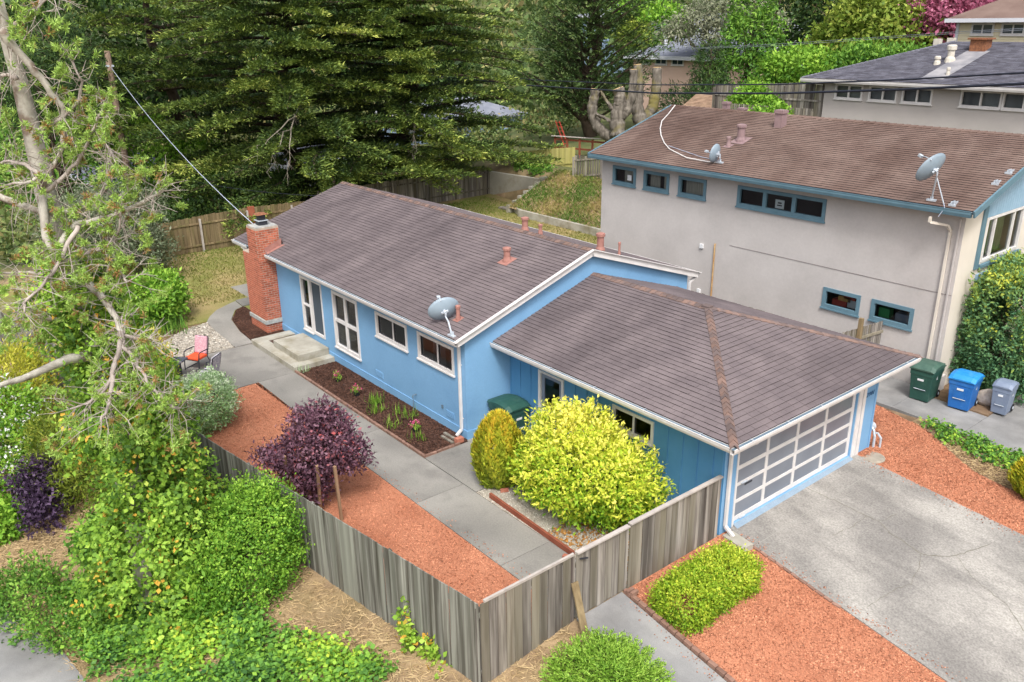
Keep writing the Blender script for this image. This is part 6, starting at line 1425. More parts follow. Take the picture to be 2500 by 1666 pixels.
# ---- purple plum
pt = thing('plum_tree', 'dark purple leaved plum tree on the red gravel by the fence', 'tree', (-6.95, -6.35, 0))
pb = [((-7.05, -6.3, 1.5), (.75, .75, .8)), ((-6.75, -5.95, 1.8), (.6, .6, .6)), ((-7.5, -6.5, 1.25), (.55, .55, .45)), ((-6.95, -6.35, .8), (.42, .42, .55)), ((-7.95, -7.0, 1.1), (.45, .3, .2)), ((-6.65, -5.65, 1.35), (.5, .5, .45)), ((-7.4, -6.1, 1.95), (.45, .45, .4)), ((-6.95, -6.0, 2.2), (.3, .3, .4))]
arr = foliage(104, pb, 950, 12, .09, .095, .06, up=.2, amp=.25, tb=.5, cvar=.22, shell=(.4, 1.1), zmin=.25)
rng = np.random.default_rng(105); sprig = []
mbt = MB().tube(limb(rng, (-6.95, -6.35, 0), (-7.0, -6.25, 1.6), 4), [.07, .06, .045, .035, .02], 7)
for i in range(60):
    c, r = pb[i % len(pb)]; d = unit(rng.normal(size=(1, 3)) + np.array([0, 0, .6]))[0]; a = np.array(c) + d * np.array(r) * .6; b = np.array(c) + d * np.array(r) * (rng.uniform(1.1, 1.45) + (.45 if d[2] > .75 and i % 3 == 0 else 0))
    pts = np.array(limb(rng, a, b, 4)); mbt.tube(limb(rng, (-6.95, -6.3, .7), a, 3), [.03, .022, .016, .01], 5); mbt.tube(pts, [.01, .008, .006, .004, .002], 4)
    m = 26; s = rng.integers(0, 5, m); P = pts[s] + rng.normal(size=(m, 3)) * .05
    sprig.append([P, rng.normal(size=(m, 3)) + d, rng.normal(size=(m, 3)) + np.array([0, 0, .6]), .085 * rng.uniform(.7, 1.2, m), .05 * np.ones(m), np.clip(rng.normal(.5, .2, m), 0, 1)])
leaf_part('crown', cat_(arr, *sprig), 'plum', pt); mbt.build('trunk', M['bark_dark'], pt)
shrub('silver_shrub', 'round silvery green clipped shrub at the end of the red gravel', 'shrub', (-13.1, -6.9, 0), [((-13.0, -6.85, .75), (.95, .92, .8)), ((-13.2, -6.6, .85), (.7, .7, .66)), ((-12.8, -7.2, .7), (.8, .7, .7))], 'silver', 106, 900, 15, .08, .09, .035, up=.3, amp=.07, tb=.4, hi=.55, zmin=.05, shell=(.75, 1.02))
shrub('boxwood', 'low clipped yellow green boxwood nearest the gate path', 'shrub', (1.08, -2.45, Hs(1.08, -2.45)), [((1.12, -2.45, .1), (.5, .55, .4)), ((1.06, -1.95, .12), (.46, .5, .36))], 'box', 107, 1000, 15, .055, .06, .035, up=.3, sq=6, amp=.07, tb=.45, hi=.4, zmin=lambda x, y: H(x, y) + .03, shell=(.8, 1.02), stems=0)
shrub('boxwood', 'low clipped bright boxwood nearer the driveway', 'shrub', (1.05, -1.15, Hs(1.05, -1.15)), [((1.1, -1.3, .13), (.5, .56, .4)), ((1.1, -.95, .1), (.46, .36, .36))], 'box', 108, 1000, 15, .055, .06, .035, up=.3, sq=6, amp=.07, tb=.6, hi=.4, zmin=lambda x, y: H(x, y) + .03, shell=(.8, 1.02))
# ---- juniper: arching plumes
jt = thing('juniper', 'spreading feathery green juniper in front of the fence corner', 'shrub', (1.76, -5.18, Hs(1.76, -5.18)))
rng = np.random.default_rng(109); A = []
for i in range(620):
    a = rng.uniform(0, 6.28); rad = 1.4 * rng.uniform(.1, 1) ** .6; hgt = .74 * (1 - (rad / 1.6) ** 2) + .12; x, y = 1.76 + math.cos(a) * rad, -5.18 + math.sin(a) * rad * .9
    z0 = Hs(x, y); tip = np.array([x, y, z0 + hgt * rng.uniform(.75, 1.08)]); ax = unit(np.array([[math.cos(a) * .8, math.sin(a) * .8, .35 + .5 * (1 - rad / 1.4)]]) + rng.normal(size=(1, 3)) * .18)[0]
    m = 34; u = rng.uniform(0, 1, m); P = tip - ax * (u * .42)[:, None] + rng.normal(size=(m, 3)) * .018
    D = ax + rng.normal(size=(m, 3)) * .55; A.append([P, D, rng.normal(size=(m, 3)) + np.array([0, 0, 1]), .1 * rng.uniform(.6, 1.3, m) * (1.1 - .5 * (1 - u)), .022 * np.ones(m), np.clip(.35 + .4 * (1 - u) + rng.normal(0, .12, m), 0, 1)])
leaf_part('foliage', cat_(*A), 'juniper', jt); MB().tube([(1.76, -5.18, -.5), (1.76, -5.18, .2)], [.07, .03], 6).build('stem', M['bark_dark'], jt)
# ---- tall hedge of the neighbour
shrub('tall_hedge', 'tall clipped dark green hedge against the grey house front', 'hedge', (.4, 13.4, 0), [((.35, 12.75, 1.75), (.85, .72, 2.0)), ((.4, 13.8, 1.8), (.9, .8, 2.05)), ((.45, 15.1, 1.8), (.9, .9, 2.05)), ((1.2, 13.2, 1.7), (.8, .9, 2.0))], 'hedge', 110, 2700, 14, .085, .13, .065, up=.35, amp=.08, tb=.35, hi=.75, zmin=.08, cvar=.2, shell=(.82, 1.03), sq=5)
# ---- green bush on the lawn, strappy leaves, olive shrub tree
shrub('lawn_bush', 'rounded mid green bush at the lawn edge by the pebbles', 'shrub', (-23.2, -5.0, 0), [((-23.2, -5.0, .95), (1.15, 1.1, .95)), ((-23.7, -4.5, 1.1), (.8, .8, .75)), ((-22.9, -5.6, .7), (.8, .8, .7))], 'bright', 111, 650, 14, .13, .17, .09, up=.2, amp=.14, tb=.4, hi=.4, zmin=.03)
def straps(name, label, c, n, L, seed, mat='bright', spread=.25, cat='plant', w=.035):
    rng = np.random.default_rng(seed); a = rng.uniform(0, 6.28, n); P = np.array(c) + np.stack([rng.normal(0, spread, n), rng.normal(0, spread, n), np.zeros(n)], -1)
    D = np.stack([np.cos(a) * .6, np.sin(a) * .6, rng.uniform(.5, 1.2, n)], -1)
    o = mesh_obj(name, leaf_mesh(name, P, D, np.stack([np.cos(a), np.sin(a), np.full(n, .8)], -1), L * rng.uniform(.6, 1.2, n), w * np.ones(n), rng.random(n), LM[mat], fold=.35), None); tag(o, label, cat); return o
straps('strap_leaf_plant', 'clump of dark strap leaves beside the pebble patch', (-21.9, -4.95, 0), 160, .6, 112, 'mid', .35)
tree('olive_tree', 'grey green shrubby tree in front of the back fence', (-30.6, -4.2, 0), (-30.6, -3.8, 3.2), [((-30.8, -3.6, 2.9), (1.9, 1.8, 1.3)), ((-29.6, -4.6, 2.3), (1.7, 1.6, 1.3)), ((-31.5, -5.2, 2.6), (1.8, 1.7, 1.4)), ((-29.3, -3.4, 1.6), (1.2, 1.2, .9))], 'olive', 113, 1500, 12, .2, .16, .07, tr=.13, limbs=14, bark='bark', amp=.2, tb=.45, hi=.3, shell=(.6, 1.05), up=.3)
# ---- bank: golden heath shrubs, flowering shrub, purple shrub, mounds
hz_ = lambda x, y: H(x, y) + .05
def bankshrub(name, label, x, y, blobs, mat, seed, nclump, per, cr, L, W, extra=None, **k):
    z = Hs(x, y); bl = [((x + b[0][0], y + b[0][1], z + b[0][2]), b[1]) for b in blobs]
    return shrub(name, label, 'shrub', (x, y, z), bl, mat, seed, nclump, per, cr, L, W, zmin=hz_, extra=extra, **k)
bankshrub('golden_heath', 'golden heath shrub behind the ivy trunk by the fence', -11.8, -8.9, [((0, 0, 1.3), (1.5, 1.2, 1.4)), ((1.4, -.2, .9), (1.2, 1.0, 1.0)), ((-1.4, .1, 1.5), (1.4, 1.1, 1.3))], 'coleo_dark', 121, 1100, 16, .13, .15, .035, up=.6, amp=.15, tb=.4, hi=.5, jit=.5, shell=(.6, 1.05))
bankshrub('golden_heath', 'bright golden heath tips beside the silvery shrub', -14.6, -8.1, [((0, 0, 1.4), (1.2, .9, 1.5)), ((.6, .3, 1.0), (.9, .7, .9))], 'coleo', 122, 800, 16, .13, .15, .035, up=.7, amp=.15, tb=.5, hi=.4, jit=.5, shell=(.6, 1.05))
bankshrub('golden_heath', 'golden heath shrub near the far left fence', -18.6, -10.6, [((0, 0, 1.3), (1.2, 1.0, 1.3)), ((1.0, -.4, 1.0), (.9, .9, .9))], 'coleo', 123, 700, 16, .13, .15, .035, up=.7, amp=.15, tb=.55, hi=.4, jit=.5, shell=(.6, 1.05))
bankshrub('golden_heath', 'golden heath mass above the patio pebbles', -20.3, -7.9, [((0, 0, 1.0), (1.3, .9, 1.1)), ((-1.2, .3, 1.2), (1.1, .8, 1.0)), ((1.2, -.3, .8), (1.0, .7, .9))], 'coleo', 124, 800, 16, .13, .15, .035, up=.7, amp=.15, tb=.5, hi=.4, jit=.5, shell=(.6, 1.05))
bankshrub('dark_shrub', 'dark leafy shrub in the shade below the pine', -13.4, -10.2, [((0, 0, .9), (1.5, 1.2, 1.2)), ((1.3, .2, .6), (1.2, 1.0, .9))], 'coleo_dark', 125, 700, 15, .15, .16, .04, up=.5, amp=.15, tb=.25, hi=.3, shell=(.6, 1.05))
bankshrub('white_flowering_shrub', 'leafy shrub dotted with white flowers at the left edge', -15.2, -11.9, [((0, 0, .9), (1.5, 1.2, 1.1)), ((1.2, -.3, .5), (1.1, 1.0, .9)), ((-1.2, .3, 1.3), (1.3, 1.2, 1.2))], 'bright', 126, 800, 14, .13, .13, .07, amp=.15, tb=.45, hi=.4, extra=('blossom', 'white_flower', 240, 9, .09, .09, .07))
bankshrub('purple_shrub', 'dark purple shrub below the white flowers', -12.5, -11.3, [((-.2, 0, .8), (.6, .5, .5)), ((.5, -.1, .45), (.55, .45, .4)), ((-.6, .2, 1.1), (.35, .35, .35))], 'plum_dark', 127, 260, 12, .11, .1, .07, amp=.35, tb=.45, shell=(.4, 1.1), sh=(50, .35))
bankshrub('ivy_mound', 'small bright ivy mound on the dry bank', -12.6, -12.3, [((0, 0, .35), (.6, .5, .5))], 'bright', 128, 150, 12, .1, .12, .1, amp=.12, tb=.5, hi=.4)
bankshrub('ivy_mound', 'low dark ivy mound beside the ivy trunk', -9.6, -10.6, [((0, 0, .3), (.8, .6, .55))], 'mid', 129, 200, 12, .1, .12, .1, amp=.12, tb=.35, hi=.4)
bankshrub('rose_bush', 'low rose bush with orange tipped leaves by the pavement', -8.9, -12.3, [((0, 0, .3), (1.0, .75, .6)), ((.9, .2, .2), (.8, .7, .5)), ((-.6, -.2, .3), (.7, .6, .5)), ((1.6, .6, .2), (.7, .6, .5))], 'mid', 130, 480, 12, .12, .085, .05, amp=.3, tb=.45, hi=.3, cvar=.28, shell=(.45, 1.1), sh=(70, .3), extra=('blossom', 'straw_leaf', 40, 4, .05, .06, .04))
bankshrub('privet_bush', 'dense rounded green bush outside the long fence', -5.95, -8.35, [((0, 0, .95), (1.15, .9, 1.1)), ((.35, -.3, .6), (1.0, .9, .9)), ((-.5, .3, 1.1), (.9, .75, .9)), ((.2, .3, 1.3), (.8, .6, .8))], 'bright', 131, 1500, 14, .1, .07, .045, amp=.16, tb=.36, hi=.45, cvar=.28, shell=(.5, 1.08), jit=.9, sh=(90, .35))
bankshrub('privet_bush', 'looser green bush between ivy trunk and rounded bush', -7.4, -8.75, [((0, 0, .7), (.9, .8, .95)), ((-.5, -.3, .35), (.8, .7, .6)), ((.4, -.5, .3), (.7, .6, .5))], 'mid', 132, 800, 14, .11, .08, .05, amp=.2, tb=.42, hi=.4, cvar=.28, shell=(.5, 1.08), jit=.9, sh=(70, .35))
bankshrub('fern_clump', 'bright ferny clump below the rounded bush', -6.2, -9.5, [((0, 0, .35), (.9, .6, .6)), ((-.8, -.2, .3), (.7, .6, .5))], 'bright', 133, 500, 14, .09, .14, .05, amp=.2, tb=.35, hi=.3, up=.7)
# ground ivy: leaves over a lumpy carpet
rng = np.random.default_rng(140)
gc = in_poly_pts(rng, [(-8.9, -11.9), (-6.2, -11.8), (-3.2, -12.2), (-.6, -9.6), (-.5, -8.0), (-1.6, -7.7), (-2.6, -8.15), (-4.6, -8.9), (-6.6, -9.6), (-8.6, -10.6)], 2600)
def lump(x, y): return .14 + .13 * np.sin(x * 2.3 + y) * np.sin(y * 2.7 - x * .8) + .1 * np.sin(x * 5 + 1) * np.sin(y * 4.2)
gn = lump(gc[:, 0], gc[:, 1]); keep = (gn + rng.normal(0, .03, len(gn))) > .06; gc = gc[keep]; gn = gn[keep]
per = 13; n = len(gc) * per; P = np.repeat(np.concatenate([gc, (H(gc[:, 0], gc[:, 1]) + np.maximum(gn, .03))[:, None]], 1), per, 0) + rng.normal(size=(n, 3)) * np.array([.13, .13, .09])
P[:, 2] = np.maximum(P[:, 2], H(P[:, 0], P[:, 1]) + .03)
D = rng.normal(size=(n, 3)) * np.array([1, 1, .4]) + np.array([.1, -.3, .2]); tn = np.clip(np.repeat(.42 + .3 * np.sin(gc[:, 0] * 1.3 + 2) * np.sin(gc[:, 1] * 1.7) + rng.normal(0, .14, len(gc)), per), 0, 1)
o = mesh_obj('ground_ivy', leaf_mesh('ground_ivy', P, D, rng.normal(size=(n, 3)) * .5 + np.array([0, 0, 1.0]), .1 * rng.uniform(.5, 1.35, n), .09 * rng.uniform(.5, 1.35, n), tn, LM['ivy_dark']), None); tag(o, 'ivy carpet spreading over the bank below the fence', 'ground cover', kind='stuff')
# ivy strip by the neighbouring drive
sp = in_poly_pts(rng, strip_poly(.2, 6.5, lambda x: max(yb(x) + .1, 8.2 if x > 1.2 else 0), lambda x: 9.25, 14), 420); per = 9; n = len(sp) * per
P = np.repeat(np.concatenate([sp, (H(sp[:, 0], sp[:, 1]) + .12)[:, None]], 1), per, 0) + rng.normal(size=(n, 3)) * np.array([.09, .09, .04])
o = mesh_obj('strip_ivy', leaf_mesh('strip_ivy', P, rng.normal(size=(n, 3)), rng.normal(size=(n, 3)) * .5 + np.array([0, 0, 1.0]), .1 * rng.uniform(.6, 1.3, n), .08, np.clip(np.repeat(rng.normal(.4, .2, len(sp)), per), 0, 1), LM['ivy_dark']), None); tag(o, 'ivy along the edge of the neighbouring drive', 'ground cover', kind='stuff')
sp = in_poly_pts(rng, strip_poly(.9, 6.5, lambda x: yb(x) + .02, lambda x: 8.6, 14), 5000)
blades('dead_twigs', 'dry brown twigs in the strip beside the red gravel', 'twigs', sp, H(sp[:, 0], sp[:, 1]) + .04, .14, .016, M['straw'], 141, lean=1, flatten=.7)
# small vines on the outside of the fence
for i, (x, lb) in enumerate(((-1.95, 'yellow green vine shoot climbing the long fence near the corner'), (-1.25, 'lower vine shoot on the long fence right of its neighbour'))):
    y = YF(x) - .1; c = [((x, y, .15 - .35 * i), (.16, .06, .38)), ((x + .25, y - .05, -.15 - .2 * i), (.22, .1, .2))]; o = mesh_obj('fence_vine', leaf_mesh('fence_vine', *foliage(150 + i, c, 40, 6, .06, .12, .1, amp=.2, tb=.7), LM['ivy']), None); tag(o, lb, 'vine')
# bedding plants in the mulch
def potted(x, y, lb, seed):
    t = thing('potted_flower', lb, 'flower pot', (x, y, .02)); MB().lathe((x, y, .02), [(.07, 0), (.09, .13), (.095, .14), (.08, .14)], 10).build('pot', M['pot'], t)
    leaf_part('foliage', foliage(seed, [((x, y, .22), (.12, .12, .07))], 30, 5, .03, .07, .025, tb=.7, amp=.2), 'bright', t); leaf_part('blossom', foliage(seed + 1, [((x, y, .28), (.11, .11, .06))], 14, 5, .03, .05, .04, tb=.5), 'pink_flower', t)
potted(-13.4, -2.35, 'pink flowers in a black pot nearest the steps', 160); potted(-12.0, -2.45, 'small flowering plant in a black pot in mid bed', 162); potted(-8.75, -2.4, 'pink flower clump near the house corner in the mulch', 164)
for i, (x, y, n, lb) in enumerate(((-11.1, -2.3, 70, 'larger clump of pale strap leaves in the mulch'), (-10.6, -2.6, 50, 'strap leaf clump toward the walk in the mulch'), (-10.0, -2.15, 26, 'thin strap leaf plant near the blue wall'), (-9.4, -2.75, 26, 'sparse strap leaves by the brick edging'), (-8.3, -2.6, 30, 'strap leaf clump nearest the house corner'), (-9.6, -2.0, 26, 'strap leaves by the garden tap'))): straps('bulb_plant', lb, (x, y, .03), n, .34, 170 + i, 'juniper', .1, w=.02)
o = straps('daffodil', 'small yellow daffodil clump at the step corner', (-14.85, -2.85, .03), 20, .3, 180, 'silver', .06, w=.02)
# ---- leaning pine with bare limbs
pn = thing('leaning_pine', 'leaning pine with lichen grey bare limbs and sparse needle tufts', 'tree', tuple(DATA['p_trunk'][0]))
tp = [np.array(p) for p in DATA['p_trunk']]; tr_ = [.3, .28, .27, .25, .24, .22, .2, .18, .15, .12, .1]
MB().tube(tp, tr_, 10).build('trunk', M['bark_pale'], pn, smooth=True)
rng = np.random.default_rng(200); tufts = []; tw = MB()
def needle_tuft(c, d, m, L):
    u = rng.random(m); P = c - d * (u * .1)[:, None]; D = d * .45 + rng.normal(size=(m, 3)) * .6
    tt = rng.random() ; tufts.append([P, D, rng.normal(size=(m, 3)), L * rng.uniform(.7, 1.2, m), .02 * np.ones(m), np.clip((.15 if tt < .16 else .62) + rng.normal(0, .12, m), 0, 1)])
for k, v in DATA.items():
    if not k.startswith('p_b') or k == 'p_b19': continue
    pts = [np.array(p) for p in v]; m = len(pts); r0 = {'p_b7': .12, 'p_b3': .085, 'p_b6': .085, 'p_b1': .08, 'p_b4': .065}.get(k, .045)
    fine = []
    for i in range(m - 1):
        for j in range(3): fine.append(pts[i] * (1 - j / 3) + pts[i + 1] * (j / 3) + rng.normal(size=3) * .012)
    fine.append(pts[-1])
    MB().tube(fine, [r0 * (1 - .8 * i / len(fine)) + .006 for i in range(len(fine))], 7).build('limb', M['bark_pale'] if r0 > .06 else M['twig'], pn, smooth=True)
    if k == 'p_b7': continue
    for i in range(2, len(fine)):
        for _ in range(3 if i > len(fine) * .5 else 2):
            d = unit((fine[i] - fine[i - 1])[None] * 3 + rng.normal(size=(1, 3)) * 1.0 + np.array([[0, 0, -.15]]))[0]; Lw = rng.uniform(.3, .95) * (.55 if k in ('p_b12', 'p_b13') else 1)
            q = [fine[i], fine[i] + d * Lw * .5 + rng.normal(size=3) * .05, fine[i] + d * Lw + np.array([0, 0, -.08 * Lw]) + rng.normal(size=3) * .06]
            tw.tube(q, [.010, .006, .003], 4, cap=False)
            for s in range(2):
                d2 = unit((d + rng.normal(size=3) * .8)[None])[0]; e = q[1] + d2 * rng.uniform(.12, .35); tw.tube([q[1], e], [.006, .003], 3, cap=False)
                if rng.random() < .1: needle_tuft(e, d2, 26, .1)
            if rng.random() < .4:
                for s in range(5): needle_tuft(q[2] + rng.normal(size=3) * .07, unit((d + np.array([0, 0, .5]) + rng.normal(size=3) * .4)[None])[0], 30, .1)
tw.build('twigs', M['twig'], pn)['kind'] = 'stuff'
# extra tufts on the upper left
for i in range(70):
    s = rng.uniform(4.5, 10); j = int(s); c = tp[min(j, 9)] * (1 - (s - j)) + tp[min(j + 1, 10)] * (s - j) + unit(rng.normal(size=(1, 3)))[0] * rng.uniform(.3, 2.0) * np.array([1, 1, .8]); needle_tuft(c, unit(rng.normal(size=(1, 3)) + np.array([[0, 0, .6]]))[0], 36, .13)
leaf_part('needles', cat_(*tufts), 'pine', pn)['kind'] = 'stuff'
# ivy climbing the pine
iv = thing('trunk_ivy', 'bright green ivy column covering the lower pine trunk', 'ivy', tuple(DATA['p_trunk'][0])); A = []
for i in range(4):
    a, b = tp[i], tp[i + 1]; rr_ = [1.15, 1.1, .92, .66, .52, .4][i]; sh_ = np.array([.22, .27, 0]) * [1, 1.2, .6, -.3, -.3, 0][i]; nb_ = 5
    bl = [(tuple(sh_ + a * (1 - u) + b * u + rng.normal(size=3) * np.array([.18, .18, .1])), (rr_, rr_, .75)) for u in np.linspace(.0, .9, nb_)]
    A.append(foliage(210 + i, bl, [520, 520, 430, 300, 220, 110][i], 17, .11, .105, .095, amp=.38, tb=.48, cvar=.28, down=.5, up=.1, shell=(.5, 1.12), zmin=hz_, jit=.6))
leaf_part('foliage', cat_(*A), 'ivy', iv)
MB().tube([tp[0], tp[1], tp[2]], [.08, .06, .04], 6).build('stem', M['bark_dark'], iv)

# ---- topped trunks
tk = thing('topped_tree', 'left topped trunk with thick mossy curved limbs', 'tree', DATA['stubB'][0])
def stub(name, pts, r0, r1, parent, cut=True):
    m = len(pts); rs = np.random.default_rng(m + int(r0 * 100)); fp = [np.array(pts[i]) * (1 - j / 6) + np.array(pts[i + 1]) * j / 6 for i in range(m - 1) for j in range(6)] + [np.array(pts[-1])]; mb = MB().tube(fp, [(r0 + (r1 - r0) * i / (len(fp) - 1)) * (1 + .1 * math.sin(i * 1.7) * math.sin(i * .6)) for i in range(len(fp))], 14)
    mb.v = [tuple(np.array(v) + rs.normal(size=3) * .022) for v in mb.v]; mb.build(name, M['bark_moss'], parent, smooth=True)
    if cut: p, q = Vector(pts[-1]), Vector(pts[-2]); MB().lathe(p, [(r1 * .98, .0), (r1 * .95, .03)], 12, axis=(p - q)).build('cut_face', M['cut_wood'], parent)
stub('trunk', DATA['stubB'], .5, .36, tk); stub('limb', DATA['stubB2'], .32, .22, tk); stub('limb', DATA['stubB3'], .12, .06, tk, False); stub('limb', DATA['stubB4'], .13, .07, tk, False); stub('limb', DATA['stubA'], .36, .29, tk)
tk = thing('topped_tree', 'right topped trunk with two upright cut stems', 'tree', DATA['stubC'][0])
stub('trunk', DATA['stubC'], .5, .27, tk); stub('limb', DATA['stubD'], .42, .28, tk)

# ---- big Monterey-type cypress: layered flat sprays on long limbs
def cypress(name, label, base, height, seed, rmax, mat, zlo, lean=.16, dens=1.0, prof=None, per=4, gap=.85, tuft=.27, spread=.8, face=-.46, sweep=.2):
    rng = np.random.default_rng(seed); t = thing(name, label, 'tree', base); b = np.array(base, float); A = []; mb = MB(); lb = MB()
    tpts = [b + np.array([math.sin(i * 1.3 + seed) * .45, math.cos(i * 1.1 + seed) * .45, height * i / 9]) for i in range(10)]
    mb.tube(tpts, [.5 * (1 - .85 * i / 9) + .03 for i in range(10)], 10)
    h = zlo
    while h < height - .3:
        u = (h - zlo) / (height - zlo); a0 = rng.uniform(-.5, .5)
        for l in range(per):
            Lm = (prof(u) if prof else rmax * (1 - u) ** .5) * rng.uniform(.62, 1.06) + .6
            a = face + (l - (per - 1) / 2) * spread + a0 + rng.normal(0, .15); d = np.array([math.cos(a), math.sin(a), 0]); side = np.array([-d[1], d[0], 0])
            st = b + np.array([0, 0, h + rng.normal(0, .12)]); ln = lean + rng.normal(0, .05)
            q = np.array([st + d * Lm * s + side * Lm * .12 * math.sin(s * 3 + seed + l) + np.array([0, 0, Lm * (ln * 1.3 * s - sweep * s * s)]) for s in np.linspace(0, 1, 9)])
            lb.tube(list(q), [.13 * (1 - .85 * i / 8) * (.5 + Lm / rmax * .6) + .012 for i in range(9)], 5, cap=False)
            lt = rng.normal(0, .1); nf = int(Lm * .78 / .3)
            for k in range(nf + 1):
                s = .24 + .76 * k / nf; x = s * 8; jx = min(int(x), 7); c = q[jx] * (1 - (x - jx)) + q[jx + 1] * (x - jx)
                sg = 1 if k % 2 else -1; tip = k == nf
                fl = (1.9 * (1.1 - .62 * s) * rng.uniform(.7, 1.25)) if not tip else 1.0
                ax = unit((d * (.75 if not tip else 1) + side * sg * (0 if tip else rng.uniform(.35, .9)) + np.array([0, 0, .16 + rng.normal(0, .07)]))[None])[0]; sx = unit(np.cross(ax, [0, 0, 1])[None])[0]
                m = int((24 + 20 * fl) * dens); v = rng.uniform(0, 1, m) ** .85; w_ = rng.normal(0, 1, m) * (.20 * fl * (1 - .8 * v) + .06)
                P = c + ax * (v * fl)[:, None] + sx * w_[:, None] + np.array([0, 0, 1.0]) * (np.abs(rng.normal(0, .1, m)) - .22 * v * v * fl - .25 * np.abs(w_))[:, None]
                D = ax * .85 + sx * (np.sign(w_) * .35)[:, None] + rng.normal(size=(m, 3)) * .3 + np.array([0, 0, .25])
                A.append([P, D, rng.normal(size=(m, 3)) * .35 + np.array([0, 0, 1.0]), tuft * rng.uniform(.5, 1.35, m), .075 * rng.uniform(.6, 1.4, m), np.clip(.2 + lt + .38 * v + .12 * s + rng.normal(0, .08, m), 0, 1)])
        h += gap * rng.uniform(.75, 1.3) * (1 - .25 * u)
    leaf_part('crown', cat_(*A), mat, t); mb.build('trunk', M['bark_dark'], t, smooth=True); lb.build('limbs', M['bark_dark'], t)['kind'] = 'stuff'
    return t
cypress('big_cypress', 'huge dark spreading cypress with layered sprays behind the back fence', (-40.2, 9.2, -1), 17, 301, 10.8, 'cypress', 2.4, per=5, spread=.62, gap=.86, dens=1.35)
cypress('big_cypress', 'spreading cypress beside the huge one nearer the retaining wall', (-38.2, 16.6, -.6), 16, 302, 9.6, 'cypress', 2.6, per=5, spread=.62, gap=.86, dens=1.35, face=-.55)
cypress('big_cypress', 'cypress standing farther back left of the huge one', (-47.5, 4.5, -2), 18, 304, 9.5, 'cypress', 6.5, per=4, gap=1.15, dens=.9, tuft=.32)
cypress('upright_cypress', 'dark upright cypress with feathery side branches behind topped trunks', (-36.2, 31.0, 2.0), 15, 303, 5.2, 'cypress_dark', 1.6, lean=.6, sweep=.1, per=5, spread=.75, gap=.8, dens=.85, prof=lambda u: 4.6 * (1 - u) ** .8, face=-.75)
# dead grey branches on the cypress
rng = np.random.default_rng(310)
for lb, segs in (('bare grey dead branch drooping from the big cypress', (((-36.5, 8.6, 7.0), (-33.4, 6.4, 6.2)), ((-33.5, 6.5, 6.3), (-31.2, 3.6, 3.9)), ((-33.4, 6.4, 6.2), (-31.6, 2.9, 4.6)), ((-33.5, 6.5, 6.3), (-31, 4.6, 3.8)))), ('thin bare branch hanging below the cypress near the ridge', (((-34.5, 14.2, 5.9), (-32.9, 13.6, 5.5)), ((-32.9, 13.6, 5.5), (-32.6, 13.2, 3.4)), ((-32.9, 13.6, 5.5), (-32.5, 13.4, 3.8))))):
    db_ = MB()
    for s0, e0 in segs:
        L = limb(rng, s0, e0, 8, .02); db_.tube(L, [.032 * (1 - i / 9) + .005 for i in range(9)], 5, cap=False)
        for p in L[3:]:
            for _ in range(3): db_.tube([p, np.array(p) + rng.normal(size=3) * .22 + np.array([0, 0, -.25])], [.008, .003], 3, cap=False)
    o = db_.build('dead_branch', M['bark']); tag(o, lb, 'branch')
